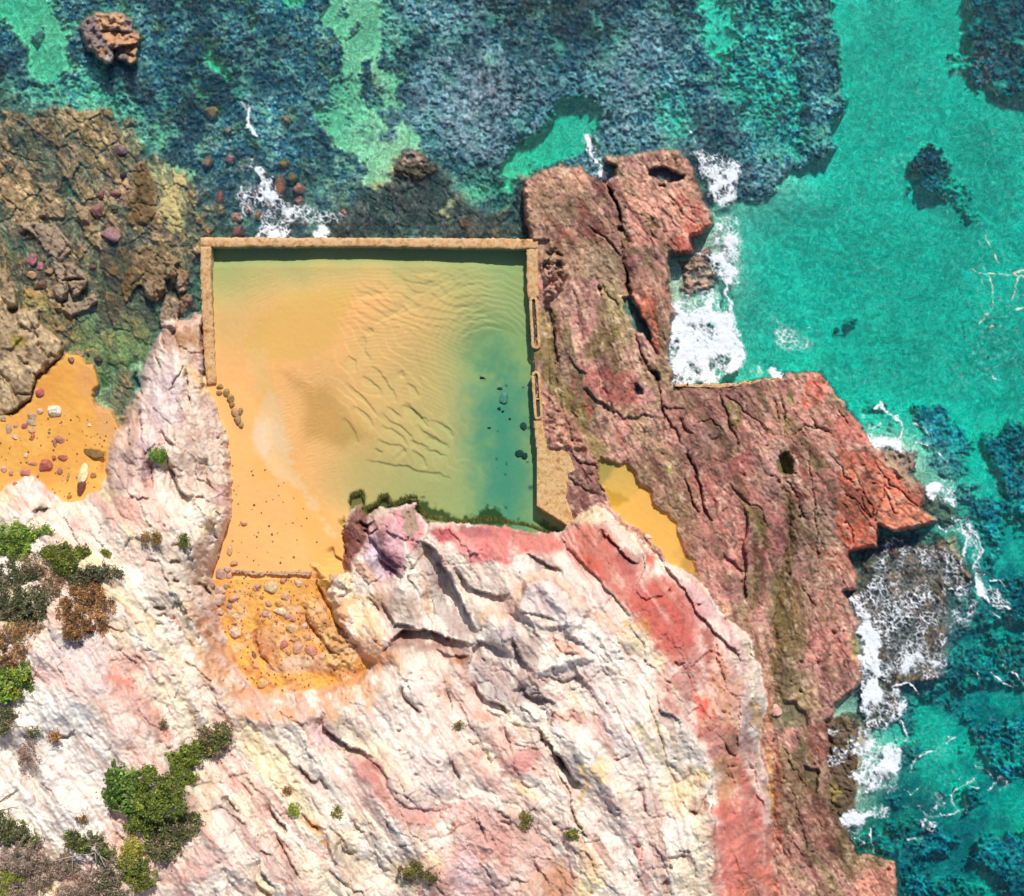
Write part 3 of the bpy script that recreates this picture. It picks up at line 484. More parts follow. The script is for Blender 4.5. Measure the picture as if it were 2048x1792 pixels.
kspot = fbm(U, V, 10, 3, 4) + .6 * HF
yb = fbm(U, V, 30, 3, 7)
wd = np.array([.05, .11, .17], F); wt = np.array([.34, .33, .29], F); wm = np.array([.50, .38, .42], F); wy = np.array([.22, .15, .03], F); wb = np.array([.30, .22, .14], F)
warm = ctrl(pts("0,250,1 60,350,1.2 150,330,.8 250,280,.4 60,450,1.3 200,430,.9 300,450,1.1 300,530,1.3 230,620,1.2 400,150,.1 500,200,.1 640,420,.7 850,400,.8 950,180,.1 1100,80,.0 500,330,.5 440,260,.5 1800,1200,.9 1880,1100,.7 1780,1350,.6 1700,1500,.8 2000,1000,.1 1500,200,0 60,100,.2 1400,330,.3 1900,1600,.1 560,100,.25"), 60)
mauve = ctrl(pts("950,140,1 1010,200,1.2 960,270,.8 900,60,.6 1250,130,.9 1200,60,.4 1100,150,.2 1100,30,.1 500,200,.25 400,100,.1 200,300,.1 60,400,.1 700,100,0 1500,200,.1 1400,300,.5 1450,280,.6 1850,1150,.4 1500,60,.1 1620,100,.15 1950,400,0 640,420,.2 880,400,.5"), 60)
wc = lerp(wd, wt, sstep(-.15, .55, kspot + .35 * M2)[..., None])
wc = lerp(wc, wm, (np.clip(mauve, 0, 1) * sstep(-.45, .3, kspot + .3 * M1))[..., None])
wc = lerp(wc, wb, (np.clip(warm, 0, 1) * sstep(-.35, .5, kspot + .4 * yb))[..., None])
wc = lerp(wc, wy, (sstep(.28, .5, yb + .5 * S2) * .75 * (U < 1250) * (1 - .6 * np.clip(mauve, 0, 1)))[..., None])
wc = wc * .88 * (1 + .62 * np.clip(HF + .6 * S1, -1, 1) + .35 * M1)[..., None].clip(.15, 2.8)
wc = lerp(wc, np.array([.55, .56, .50], F), (sstep(.62, .8, fbm(U, V, 3.4, 1, 6) + .25 * M1) * .7)[..., None])  # pale flecks: coralline growth together with painted light glints
big = fbm(U, V, 120, 4, 5)
wc = wc * (.92 + 1.5 * big + .35 * N1)[..., None].clip(.30, 1.7)
wc = lerp(wc, np.array([.42, .48, .34], F), (sstep(.12, .42, fbm(U, V, 42, 4, 1) + .25 * kspot) * .6)[..., None])
wc = lerp(wc, np.array([.02, .05, .09], F), (sstep(.1, .4, fbm(U, V, 32, 4, 6) + .15 * kspot) * .7)[..., None])
wc = lerp(wc, np.array([.50, .58, .40], F) * (1 + .4 * HF + .3 * S1)[..., None], (pale * sstep(-.3, .3, kspot + .4 * M1) * .75)[..., None])
st_ = aniso(fbm, 60, 8, 4, 2)
nc = lerp(np.array([.40, .31, .20], F), np.array([.24, .22, .12], F), sstep(-.3, .3, M1 + .5 * st_)[..., None])
nc = lerp(nc, np.array([.55, .45, .30], F), sstep(.15, .5, st_ + .5 * kspot)[..., None])
nc = lerp(nc, np.array([.12, .10, .06], F), sstep(.05, .4, fbm(U, V, 12, 4, 0) + .3 * yb)[..., None] * .8)
nc = lerp(nc, np.array([.30, .17, .13], F), sstep(.25, .5, fbm(U, V, 17, 3, 4))[..., None] * .6)
nc = nc * np.array([.76, .66, .55], F) * (1 + .5 * N1)[..., None] * lerp(np.ones(3, F), np.array([.58, .60, .70], F), se[..., None]) * lerp(np.ones(3, F), np.array([.62, .74, .85], F), (se * (Uc < 1200))[..., None]) * (1 + .45 * HF + .3 * S1)[..., None].clip(.3, 2)
wc = lerp(wc, nc, np.maximum(np.maximum(nw, .8 * sstep(.5, 1.1, warm)), sstep(.02, .12, fd))[..., None])
film_ = sstep(950, 1250, Vc + .6 * (Uc - 1900)) * sstep(1700, 1800, Uc) * sstep(-.35, .3, fbm(U, V, 110, 4, 3) + .3 * M1)
sandc = sandc * lerp(np.ones(3, F), np.array([1.14, 1.04, .80], F), sstep(1300, 900, Uc)[..., None])
sandc = sandc * lerp(np.ones(3, F), np.array([.25, .36, .50], F), film_[..., None])
C[:] = lerp(sandc, wc, Wn[..., None])
f1c, f2c, cidc, _, _ = worley((U + 7 * M1 + 14 * N1) / 27, (V + 7 * M2 + 14 * N2) / 23, 3)
Wcl = 1 - sstep(.12, .62, f1c); toneC = ((cidc * 7919) % 997 / 997.0).astype(F)
C *= (1 + seaw * Wn * (1 - .6 * np.clip(mauve, 0, 1)) * ((.32 * Wcl - .10) + (.35 * toneC - .13)))[..., None]  # clump tops lighter, gaps darker: clump shading put into the weed colour
mv = np.clip(mauve - .25, 0, .8) * seaw * Wn * (1 - nw)
C = lerp(C, (np.array([.60, .38, .44], F) * (1 + .55 * HF + .45 * S1 + .3 * kspot)[..., None]).clip(.05, .8), (mv * sstep(-.35, .25, N1 + .5 * kspot + .3 * M2))[..., None])
C = lerp(C, C * np.array([.55, .56, .45], F), (nw * (1 - Wn))[..., None])
# weed stands up off the sand, clumpy
clump = (.5 * Wcl * (.4 + toneC) + .3 * FN + .3 * HF) * (1 - .85 * nw)
deep = sstep(.25, 1.2, -Z)
Z = Z + seaw * Wn * ((.16 + .22 * deep) * clump * 1.6 + .25 * deep * W - .12) + seaw * (1 - Wn) * (.02 * S1 + .03 * M1)
Z = Z + seaw * Wn * (1 - nw) * (.10 + .15 * deep) * np.maximum(0, fbm(U, V, 34, 3, 0) * 1.6)
can = np.where((U < 1720) & (V < 520), 1, .35) * Wn * seaw * (1 - nw) * (1 - pale * .6)
Z = lerp(Z, np.maximum(Z, -.55 + .22 * FN + .15 * HF + .25 * M2 - .35 * (N1 < -.1) * np.clip(-N1, 0, 1)), can * .9)
Z = np.where(seaw > .9, np.minimum(Z - fd, lerp(.16, -.12, deep) + .1 * HF) + fd, Z)
# ------------------------------------------------------------------ painting helper
def paint(s, h, f=5, i=None, j=None, op=1.0, w=1, n=6, where=None):
    p = P(s, i, j); sl, m = mask(p, f, w, n)
    if where is not None: m = m * where[sl]
    c = A(h) if isinstance(h, str) else np.array(h, F)
    C[sl] = lerp(C[sl], c, (m * op)[..., None])
def streak(s, h, wd, i=None, j=None, op=.8, w=1):
    p = P(s, i, j); sl = box_slice(p, wd * 3 + 12)
    d, side, tt = segd(WU[w][sl], WV[w][sl], p, False)
    m = sstep(1, 0, d / (wd * (1.0 + .6 * M1[sl]))) * np.clip(10 * tt * (1 - tt), 0, 1) * op
    C[sl] = lerp(C[sl], A(h), m[..., None])
isl = (np.maximum(landlow, dCL) > -3)
# ------------------------------------------------------------------ east platform and shore rocks
T1 = aniso(fbm, 120, 16, 4, 1); T2 = aniso(fbm, 45, 5, 3, 6)
rpm = sstep(-5, 4, np.maximum(dRP, dLR) + 3 * S1)[..., None]
pk = A('b5827a'); bn = A('96765e'); rd = A('b05a50'); ol = A('83754e'); tn = A('c09a80')
t_ = fbm(U, V, 46, 4, 2)
b_ = lerp(pk, bn, sstep(-.15, .3, .6 * t_ + .9 * T0)[..., None])
b_ = lerp(b_, A('7c4440'), (sstep(.12, .4, T1 + .3 * S1) * .6)[..., None])
b_ = lerp(b_, ol, (sstep(.1, .4, aniso(fbm, 200, 22, 3, 0) + .3 * M1) * .6)[..., None])
b_ = lerp(b_, rd, sstep(.12, .45, N2 + .6 * T1 - .1)[..., None] * .75)
b_ = lerp(b_, tn, sstep(.1, .45, fbm(U, V, 20, 3, 5) + .3 * T2)[..., None] * .7)
C[:] = lerp(C, b_, rpm)
# left shore slabs are buff
lrm = sstep(-5, 4, dLR + 3 * S1)[..., None]
lr = lerp(A('dcc096'), A('b89c78'), sstep(-.2, .4, t_ + .4 * T1)[..., None])
C[:] = lerp(C, lr, lrm)
for s in ["160,0 420,0 580,160 560,230 480,290 420,290 320,160","440,300 600,320 690,410 680,500 620,580 500,620 410,560 440,470","500,640 620,610 780,570 780,610 700,680 570,740","1120,470 1220,470 1240,560 1200,610 1150,560","1330,580 1400,600 1450,640 1440,760 1400,830 1290,820 1280,740","1410,360 1490,520 1440,560 1400,500","1250,510 1310,500 1310,560"]:
    paint(s, 'b39c86', 3, 0, 1, op=.85)
paint("1260,230 1440,290 1400,430 1320,440 1330,540 1230,640 1150,560 1200,400", '9c8468', 5, 0, 1, op=.7)
paint("1460,560 1570,560 1570,680 1460,760 1430,700", '8f7466', 5, 0, 1, op=.8)
for s in ["560,1170 620,1200 640,1330 600,1400 570,1300","300,1470 400,1450 440,1600 520,1650 500,1760 320,1720 340,1560","560,1580 700,1660 720,1790 640,1780 600,1680"]: paint(s, 'a89478', 4, 0, 0, op=.7)
paint("800,200 1000,200 1060,380 980,620 900,800 780,860 800,600 760,400", '76592e', 8, 0, 1, op=.75); paint("1100,1280 1180,1290 1240,1500 1240,1700 1180,1792 1000,1792 1060,1560", '6e5836', 6, 0, 0, op=.75)
paint("200,520 400,540 400,700 200,680", 'd8ae60', 8, 0, 1, op=.8); paint("380,560 420,700 500,860 440,920 330,780", 'a88440', 10, 0, 1, op=.6)
paint("780,900 1130,750 1220,860 1220,1020 1100,1120 960,1160 800,1180 560,1060 520,960 700,760", 'c4a860', 7, 0, 1, op=.85)
paint("420,740 560,800 760,840 760,740 700,700 560,760 440,700", '97905a', 10, 0, 1, op=.7); paint("850,1060 1000,1090 1180,1020 1240,1060 1100,1120 960,1160 840,1120", '7d6a2c', 7, 0, 1, op=.7)
paint("790,1210 880,1200 870,1320 790,1320", '66801c', 5, 0, 1, op=.9); paint("100,880 220,900 200,960 100,970", 'b0a040', 5, 0, 1, op=.8)
paint("740,1330 880,1340 900,1440 760,1430", '9a8488', 5, 0, 1, op=.8)
paint("0,60 60,100 160,300 60,380 0,340", 'c0a060', 8, 0, 1, op=.5)
streak("770,900 900,830 1000,720", 'd8c080', 2, 0, 1); streak("640,200 700,300 700,360", 'd0b868', 4, 0, 1, .6); streak("780,260 800,340 790,420", 'd8c070', 5, 0, 1, .7)
paint("860,1180 1010,1160 1120,1170 1130,1400 1040,1560 960,1640 900,1500 780,1400 790,1290 880,1320", 'a88a62', 7, 0, 1, op=.85); paint("900,1200 1000,1180 1000,1280 900,1300", '8a7c3c', 7, 0, 1, op=.6)
# sea stack
paint("700,130 750,95 960,105 1050,160 1060,215 1130,280 1130,340 1110,420 1100,500 1040,530 970,500 930,470 890,500 840,510 780,470 700,390 660,330 640,240", '95837c', 4, 0, 0)
paint("760,110 960,110 1010,200 1040,230 820,230 780,190", 'dcae86', 4, 0, 0); paint("830,250 1060,250 1130,300 1100,340 960,350 860,380 820,330", 'd8a47c', 3, 0, 0); paint("1010,360 1110,360 1110,500 1040,530 980,490 1020,440", 'c8a078', 3, 0, 0); paint("830,430 900,400 920,450 880,500 820,500", 'e0ccc4', 3, 0, 0); paint("760,380 850,380 840,440 770,440", 'b88c6c', 3, 0, 0)
# platform, north block
paint("90,1500 200,1440 400,1400 620,1400 560,1500 300,1560 400,1790 160,1790", 'b88c70', 8, 2, 0, op=.7); paint("440,1350 580,1340 620,1420 520,1600 440,1500", 'd09880', 6, 2, 0, op=.6)
paint("800,1400 1060,1380 1200,1220 1340,1250 1440,1400 1500,1600 1560,1790 1200,1790 900,1560", 'c48c78', 10, 2, 0, op=.8); paint("1250,1560 1500,1600 1560,1790 1420,1790", 'c8685c', 8, 2, 0, op=.7); paint("900,1600 1200,1560 1300,1700 1000,1790", 'e09c8c', 8, 2, 0, op=.7)
paint("960,0 1400,0 1440,200 1300,240 1260,160 1100,200 930,200", 'd48c80', 9, 2, 1, op=.7); paint("1380,0 1600,0 1440,120 1450,230 1260,240 1300,120", 'c8604c', 5, 2, 1, op=.75); paint("920,260 1060,260 1000,340 940,400", 'a05c60', 6, 2, 1, op=.8)
paint("940,480 1140,560 1160,760 1190,980 1160,1060 1040,740", 'b4523e', 5, 2, 1, op=.8); paint("930,380 1240,300 1260,560 1140,600 960,520", 'bd8272', 8, 2, 1, op=.7)
paint("200,160 640,120 880,300 900,560 700,460 480,380 220,330", '9c8468', 12, 2, 1, op=.75); paint("240,300 430,240 440,500 300,660 240,600", 'a07468', 8, 2, 1, op=.6); paint("440,440 560,480 500,640 430,640", 'd0a098', 6, 2, 1, op=.6)
paint("740,480 900,560 920,760 980,900 900,1000 760,800 700,720", '9c8c60', 9, 2, 1, op=.8); paint("680,800 840,800 880,880 740,1060 600,1110 560,1000", '746236', 8, 2, 1, op=.85)
paint("230,620 330,780 340,1200 430,1300 600,1480 640,1700 780,1790 700,1900 560,1700 460,1500 260,1320 220,1100 160,1060 170,1000 230,980", '8f7c44', 9, 2, 1, op=.85)
paint("540,1140 760,1180 960,1180 1040,1400 900,1440 700,1400 600,1280", 'b8605c', 9, 2, 1, op=.7); paint("440,700 620,760 640,900 500,900", 'b87070', 8, 2, 1, op=.6); paint("590,1360 650,1500 620,1560 590,1500", 'b0523c', 4, 2, 1, op=.8)
paint("1190,1270 1700,1300 2048,1250 2048,1792 1200,1792", 'a87068', 8, 2, 1, op=.75); paint("1700,1420 1820,1440 1830,1600 1790,1660 1740,1560", '80703c', 5, 2, 1, op=.85); paint("1450,1600 1690,1560 1720,1700 1600,1790 1500,1790", 'b48880', 6, 2, 1, op=.8)
paint("1280,1480 1450,1480 1560,1700 1400,1790", '985858', 6, 2, 1, op=.5)
# apron rock beside the wall
paint("250,1360 400,1480 560,1640 600,1790 420,1790 300,1700 240,1600", 'b47c68', 5, 2, 1, op=.8)
paint("-40,0 100,-60 260,-20 520,60 700,120 760,440 620,520 480,560 430,400 460,200", '8a5a58', 4, 2, 2, op=.8); paint("600,420 760,440 860,560 620,560", 'd09ca0', 5, 2, 2, op=.7)
# sheet 2,2 platform
paint("1340,0 1900,0 2048,300 2048,1300 1900,1400 1860,1000 1600,1000 1480,900", 'b06c68', 10, 2, 2, op=.7); paint("1600,560 1880,640 1900,1100 1780,1280 1600,1200 1500,960", 'bc7c74', 9, 2, 2, op=.6); paint("960,60 1340,0 1500,500 1480,880 1340,680 1120,420 1000,240", '8c6a50', 10, 2, 2, op=.6)
paint("1740,0 1900,0 1900,200 1780,260", 'a84c50', 6, 2, 2, op=.6); paint("1860,440 2048,560 2048,900 1960,1340 1900,1300 1880,1100 1940,800", '78663c', 8, 2, 2, op=.85); paint("1900,780 2048,760 2048,1100 1960,1060", '7d3c38', 7, 2, 2, op=.7); paint("1200,150 1270,140 1270,220 1220,220", 'b8c050', 3, 2, 2, op=.8)
paint("1620,1000 1900,1040 1860,1260 1660,1200", '946864', 8, 2, 2, op=.6); paint("1660,1240 1800,1260 1700,1330", 'c8a070', 6, 2, 2, op=.5)
# red wedge, sheet 3,2 and 3,1
paint("100,1230 420,1170 520,1330 850,1792 0,1792 0,1240", 'c08478', 8, 3, 1, op=.8); paint("290,1180 440,1200 480,1320 420,1400 300,1480 300,1340", 'cc6050', 5, 3, 1, op=.8); paint("440,1560 640,1480 800,1700 780,1790 560,1790", 'b85c54', 8, 3, 1, op=.6); paint("500,1310 640,1480 640,1530 480,1420", '8c7258', 4, 3, 1, op=.8)
paint("150,1340 200,1360 190,1430 150,1400", '66902c', 3, 3, 1, op=.8); paint("130,1560 180,1560 160,1700 130,1700", '8c9040', 4, 3, 1, op=.6)
paint("0,0 160,0 140,400 120,440 0,400", 'b48480', 6, 3, 2, op=.7); paint("560,0 900,60 1150,240 1260,350 1240,480 1340,590 1170,640 980,680 880,620 880,790 640,830 560,760 540,560 600,300", 'd06a50', 8, 3, 2, op=.85); paint("880,300 1200,440 1340,590 1000,680 900,580", 'e08468', 8, 3, 2, op=.7); paint("540,560 860,600 880,790 640,830 560,700", 'cf5a3c', 7, 3, 2, op=.6)
paint("330,200 500,140 620,380 440,480 340,360", 'd08c84', 8, 3, 2, op=.6); paint("320,100 480,90 480,140 380,180", '7d6e40', 5, 3, 2, op=.6); paint("90,30 170,30 210,120 200,190 120,210 80,120", '5c6428', 4, 3, 2, op=.85)
paint("0,460 120,440 150,640 60,960 0,1000", 'c87c7c', 6, 3, 2, op=.8); paint("900,30 1190,30 1170,200 1240,320 1160,320 1000,200", 'a8907c', 4, 3, 2, op=.85); paint("1190,240 1270,320 1260,380 1190,340", 'a06860', 4, 3, 2, op=.8)
paint("1240,420 1400,400 1540,540 1440,630 1350,590", 'b09478', 5, 3, 2, op=.85)
paint("140,380 240,420 240,760 200,1000 330,1300 340,1560 200,1792 20,1792 30,1100 160,820", '7e6c46', 12, 3, 2, op=.85); paint("60,1040 240,1060 260,1500 100,1700 60,1400", '7a5a30', 12, 3, 2, op=.6)
paint("230,420 540,500 560,820 440,1000 260,900", 'b08a78', 12, 3, 2, op=.6); paint("420,1000 700,1100 700,1300 500,1500 400,1300", 'a87064', 10, 3, 2, op=.6); paint("340,1460 700,1500 740,1792 340,1700", 'c0706a', 10, 3, 2, op=.6); paint("320,760 700,860 720,1040 520,1000 440,940", 'bf6a5c', 9, 3, 2, op=.6)
for s in ["360,220 410,420 450,800 400,980","200,420 260,760","90,240 200,440"]: streak(s, '6c6a3c', 4, 3, 2, .6)
# sheet 3,3 platform
paint("480,420 700,700 710,1200 620,1300 560,1250 500,1000", '6c5a46', 6, 3, 3, op=.85); paint("0,0 340,0 300,400 200,460 60,440 0,380", '7c7450', 9, 3, 3, op=.8); paint("100,130 340,120 450,300 300,330 200,230", 'a48c68', 8, 3, 3, op=.7)
paint("220,470 300,560 280,760 410,780 380,960 320,930 260,740 220,640", '6e6c4a', 6, 3, 3, op=.8); paint("300,400 480,420 480,700 380,760 300,600", 'a85c50', 8, 3, 3, op=.6); paint("80,560 320,900 220,1280 120,1300 100,900", '8c7050', 10, 3, 3, op=.7); paint("560,1250 640,1260 720,1480 660,1700 580,1560", '7e6c48', 7, 3, 3, op=.8); paint("780,1560 1040,1540 1050,1900 700,1900 740,1700", 'd88c7c', 8, 3, 3, op=.75); paint("700,1450 900,1450 1030,1530 700,1620", 'a88466', 6, 3, 3, op=.7)
paint("300,980 520,1120 560,1400 400,1400 260,1200", 'ac6a5c', 9, 3, 3, op=.6); paint("480,880 590,900 590,1000 500,1010", 'b8a060', 5, 3, 3, op=.7)
paint("640,1500 720,1520 760,1700 680,1690", 'd8b470', 4, 3, 2, op=.7)
# little pools on the platform
paint("1090,1370 1180,1340 1250,1350 1330,1390 1390,1400 1370,1440 1280,1460 1180,1450 1110,1410", '343a50', 3, 2, 0, op=.95, n=0)
paint("890,580 950,570 1000,660 1050,760 1110,860 1115,950 1060,900 990,850 940,800 900,680", '5c8074', 3, 2, 1, op=.9, n=0)
for s in ["1110,1170 1180,1190 1185,1260 1140,1260", "680,500 720,510 710,560 680,540", "970,1290 1010,1285 1035,1310 1030,1350 990,1360 965,1330"]: paint(s, '2c3644', 2.5, 2, 1, op=.95, n=0)
# ------------------------------------------------------------------ cliff
cm = sstep(-3, 3, dCL)[..., None]
w_ = A('f8ede0'); gy = A('d4c0b4'); pn = A('e4b8aa'); ye = A('ecd49c')
cc = lerp(w_, gy, sstep(-.05, .35, .5 * fbm(U, V, 60, 4, 4) + .8 * T1)[..., None] * .7)
cc = lerp(cc, pn, sstep(.0, .35, .5 * N1 + .9 * T0)[..., None] * .8)
cc = lerp(cc, ye, sstep(.14, .5, .6 * fbm(U, V, 110, 4, 6) - .8 * T0 + .3 * T1)[..., None] * .65)
cc = lerp(cc, A('c89888'), sstep(.3, .65, fbm(U, V, 30, 4, 1) + .6 * T2)[..., None] * .5)
C[:] = lerp(C, cc, cm)
on = sstep(-2, 2, dCL)
def pc(s, h, f, i, j, op=.8, n=14, w=1):
    if f <= 4: paint(s, h, f, i, j, op, w, 4, on)
    else: paint(s, h, f * 1.7, i, j, op * .92, w, n, on)
# spur and west cliff
pc("860,900 1340,840 1240,1060 1180,1300 1140,1792 1160,2100 860,2100 800,1900 900,1500", 'c09c84', 10, 0, 1, .7); pc("1500,1300 1700,1300 1840,1792 1860,2200 1400,2300 1360,1900", 'cfae98', 12, 0, 1, .6)
pc("1340,840 1640,680 1650,1030 1500,1060 1330,980", 'cf9878', 8, 0, 1); pc("1420,860 1560,830 1620,1000 1520,1030 1440,960", 'a87844', 6, 0, 1); pc("1560,700 1640,690 1640,740 1540,760", 'd09068', 5, 0, 1)
pc("1140,1180 1440,1140 1460,1500 1480,1640 1320,1620 1240,1792 1150,1792 1120,1480", 'e6ced0', 9, 0, 1); pc("1440,1140 1520,1150 1640,1250 1700,1300 1640,1350 1540,1240", 'efc47c', 5, 0, 1); pc("900,1300 1100,1160 1130,1400 1030,1560 950,1640 900,1500", 'b89478', 8, 0, 1); pc("1500,1640 1700,1640 1640,1740 1540,1740", 'c09070', 7, 0, 1, .6); pc("1520,1200 1640,1400 1780,1620 1840,1792 1600,1792 1500,1500", 'dcc0b0', 8, 0, 1, .6)
pc("860,0 1240,0 1200,320 900,340 840,200", 'ceb0aa', 10, 0, 2, .7); pc("1140,0 1240,0 1240,200 1160,220", '9c8494', 8, 0, 2, .6); pc("1370,40 1660,0 1640,400 1480,360", 'cbb0a0', 9, 0, 2, .7); pc("1670,80 1760,140 1760,260 1700,300", 'efd4b8', 6, 0, 2); pc("1730,260 1840,300 1840,600 1760,640 1720,480", 'd8a4a0', 6, 0, 2); pc("1620,460 1790,480 1760,620 1680,690 1600,700", 'f0dcae', 6, 0, 2)
pc("820,440 1240,380 1360,480 1340,600 1080,640 860,560", 'e4b8a8', 10, 0, 2, .75); pc("960,440 1100,420 1100,580 1000,560", 'd49c90', 7, 0, 2, .6); pc("-200,270 120,300 140,420 -200,560", 'f0d0a8', 10, 0, 2, .8); pc("140,270 380,280 440,400 300,380 200,320", 'e8cccc', 7, 0, 2); pc("240,480 340,440 360,470 260,560", 'a89a86', 5, 0, 2); pc("600,580 720,600 700,700 540,680", 'd8a098', 7, 0, 2, .7); pc("320,700 600,680 760,760 540,780 340,780", 'e4b8ac', 8, 0, 2, .6)
pc("1040,800 1300,780 1320,900 1100,900", 'cdc8bc', 8, 0, 2, .6); pc("1220,800 1460,680 1560,900 1520,1100 1440,1320 1200,1320 1240,1000", 'c8bca6', 14, 0, 2, .55); pc("1420,1180 1500,1200 1560,1500 1740,1760 1600,1700 1460,1500", 'f6e6b0', 7, 0, 2); pc("1500,1280 1740,1240 1820,1500 1900,1760 1720,1700 1560,1440", 'e6cfc8', 9, 0, 2); pc("1560,1060 1700,1000 1700,1180 1620,1100", 'c8a888', 6, 0, 2, .7)
pc("380,1560 540,1480 840,1460 900,1650 820,1900 300,1900 240,1650", 'dcccce', 12, 0, 2, .8); pc("470,1540 640,1570 660,1640 520,1650", 'c4bcc4', 7, 0, 2, .6); pc("840,1680 1120,1640 1120,1800 900,1850", 'd4907c', 10, 0, 2, .85); pc("240,1300 440,1160 480,1400 300,1560 200,1480", 'e8c4b0', 9, 0, 2, .7); pc("400,1300 480,1300 480,1400 400,1400", 'd8a890', 6, 0, 2, .4)
pc("1250,1700 1800,1650 1850,1850 1250,1850", 'ecccbc', 10, 0, 2, .7)
# lower left
pc("40,240 420,90 560,140 700,260 780,420 900,640 900,1000 880,1300 560,1300 460,1420 300,1320 100,1300 60,900 0,400", 'f0ece6', 12, 0, 3, .85); pc("280,0 500,0 600,160 700,230 560,160 440,100 300,60", 'e0a494', 8, 0, 3, .6); pc("560,0 860,0 880,140 760,230 640,180", 'd8c4c0', 8, 0, 3, .8); pc("880,0 1060,0 1100,150 1300,300 1400,520 1300,560 1060,380 920,200", 'd88c78', 8, 0, 3, .85); pc("940,150 1060,140 1110,260 1200,300 1180,340 1000,260", 'd8b4ac', 6, 0, 3, .8)
pc("860,220 1000,260 1020,400 1180,560 1100,740 940,640 860,480", 'e4c8bc', 9, 0, 3, .8); pc("1040,360 1160,340 1300,460 1280,540 1140,520", 'd4b0aa', 7, 0, 3, .7); pc("1100,40 1500,80 1600,360 1560,480 1440,520 1300,300 1200,200", 'f2e4c6', 12, 0, 3, .8); pc("1400,0 1900,0 1960,100 1800,300 1640,360 1480,200", 'f0dccc', 12, 0, 3, .7); pc("1420,260 1640,420 1560,460 1440,360", 'f8f0dc', 6, 0, 3)
pc("880,560 1080,560 1240,640 1300,740 1100,760 940,680", 'e6bcac', 9, 0, 3, .7); pc("1500,760 1760,760 1780,1000 1700,1200 1560,1300 1500,1000", 'd8c0a4', 10, 0, 3, .8); pc("1770,860 1900,860 1960,960 2010,1100 1960,1080 1800,940", 'd8908c', 6, 0, 3, .8); pc("1810,920 1900,920 2000,1100 1960,1180 1840,1020", 'e8dcb8', 5, 0, 3, .9); pc("1780,740 2048,780 2048,1000 1980,900", 'f4e4cc', 8, 0, 3, .8); pc("1700,1020 1850,1080 2048,1300 2048,1500 1800,1300", 'c0b0ac', 9, 0, 3, .7); pc("1500,1400 1700,1360 1800,1500 1700,1640 1480,1620", 'd8a8a0', 10, 0, 3, .8); pc("1460,1540 1600,1560 1660,1640 1460,1640", 'd88c7c', 6, 0, 3, .5); pc("1780,1380 2048,1500 2048,1850 1820,1850", 'e4d4cc', 9, 0, 3, .7)
# sheet 1,3
pc("-10,0 520,0 880,0 860,60 700,130 440,160 180,130 0,100", 'd8966c', 6, 1, 3, .85); pc("280,50 480,50 500,130 360,130", 'cc7c5c', 6, 1, 3, .8); pc("520,40 700,20 800,80 660,110", 'd08464', 6, 1, 3, .6); pc("480,130 880,30 820,110 600,160", 'eca660', 4, 1, 3, .8); pc("0,80 240,150 140,210 0,160", 'f0d8c8', 8, 1, 3)
pc("600,200 1200,60 1300,400 1400,560 1340,640 1100,660 960,560 820,380", 'e6e2da', 12, 1, 3, .8); pc("540,330 640,290 760,340 860,420 1000,580 1040,660 820,620 640,540 520,450", 'a49890', 6, 1, 3, .8); pc("400,400 540,360 520,500 700,600 640,640 480,560", 'd8c4cc', 8, 1, 3, .8); pc("200,300 520,240 520,400 360,480 240,380", 'dcc0b4', 9, 1, 3, .7)
pc("690,640 840,640 1000,800 1060,940 1180,1080 1340,1100 1560,1060 1380,1200 1240,1240 1060,1120 900,960 760,780", 'd08c88', 7, 1, 3, .85); pc("840,660 1000,720 1060,960 960,920 880,780", 'b8706c', 6, 1, 3, .8); pc("1340,1200 1560,1080 1800,960 2048,820 2048,860 1700,1100 1400,1260", 'd8a09c', 6, 1, 3, .7); pc("1330,1330 1540,1310 1660,1220 1620,1200 1500,1290 1340,1310", 'd88c70', 4, 1, 3, .8)
pc("1060,760 1340,600 1600,700 1620,960 1440,1000 1420,1120 1240,1080 1120,1000", 'ddcdca', 10, 1, 3, .7); pc("1180,0 1300,0 1500,340 1560,560 1420,480 1320,360 1220,200", 'd8c4c0', 8, 1, 3, .6); pc("1600,120 1760,60 1840,300 1960,440 1800,580 1640,480 1560,300", 'd9bdb2', 8, 1, 3, .8); pc("1740,300 1840,300 1950,400 1880,430 1760,380", 'e09478', 5, 1, 3, .8)
pc("1700,0 2048,0 2048,280 1900,240 1780,100", '9a8c94', 7, 1, 3, .7); pc("1440,0 1540,0 1540,120 1480,100", 'e8b884', 5, 1, 3, .7); pc("1570,380 1640,400 1640,520 1580,480", 'b8a488', 6, 1, 3, .5); pc("1570,700 1700,680 1640,860 1720,880 1680,960 1600,900", 'a88c80', 7, 1, 3, .7); pc("1380,430 1440,420 1420,520 1360,560", 'd0908c', 4, 1, 3, .6); pc("1940,700 2048,660 2048,800 1960,840", 'c88480', 6, 1, 3, .8)
pc("0,440 240,640 400,1000 540,1300 560,1420 420,1300 200,960 0,720", 'f0e4c0', 12, 1, 3, .8); pc("420,1200 480,1220 580,1360 580,1400 520,1380", 'e8a048', 5, 1, 3, .9); pc("340,720 560,760 820,1000 700,1060 560,960", 'c8c0bc', 8, 1, 3, .6); pc("560,1240 700,1360 860,1500 820,1720 680,1640 580,1440", 'bcb0a8', 10, 1, 3, .7); pc("0,1340 120,1360 300,1560 340,1700 140,1700 0,1500", 'c8bcb8', 10, 1, 3, .6); pc("200,1260 260,1260 600,1600 780,1792 600,1800 400,1660", 'e8dcc0', 9, 1, 3, .6)
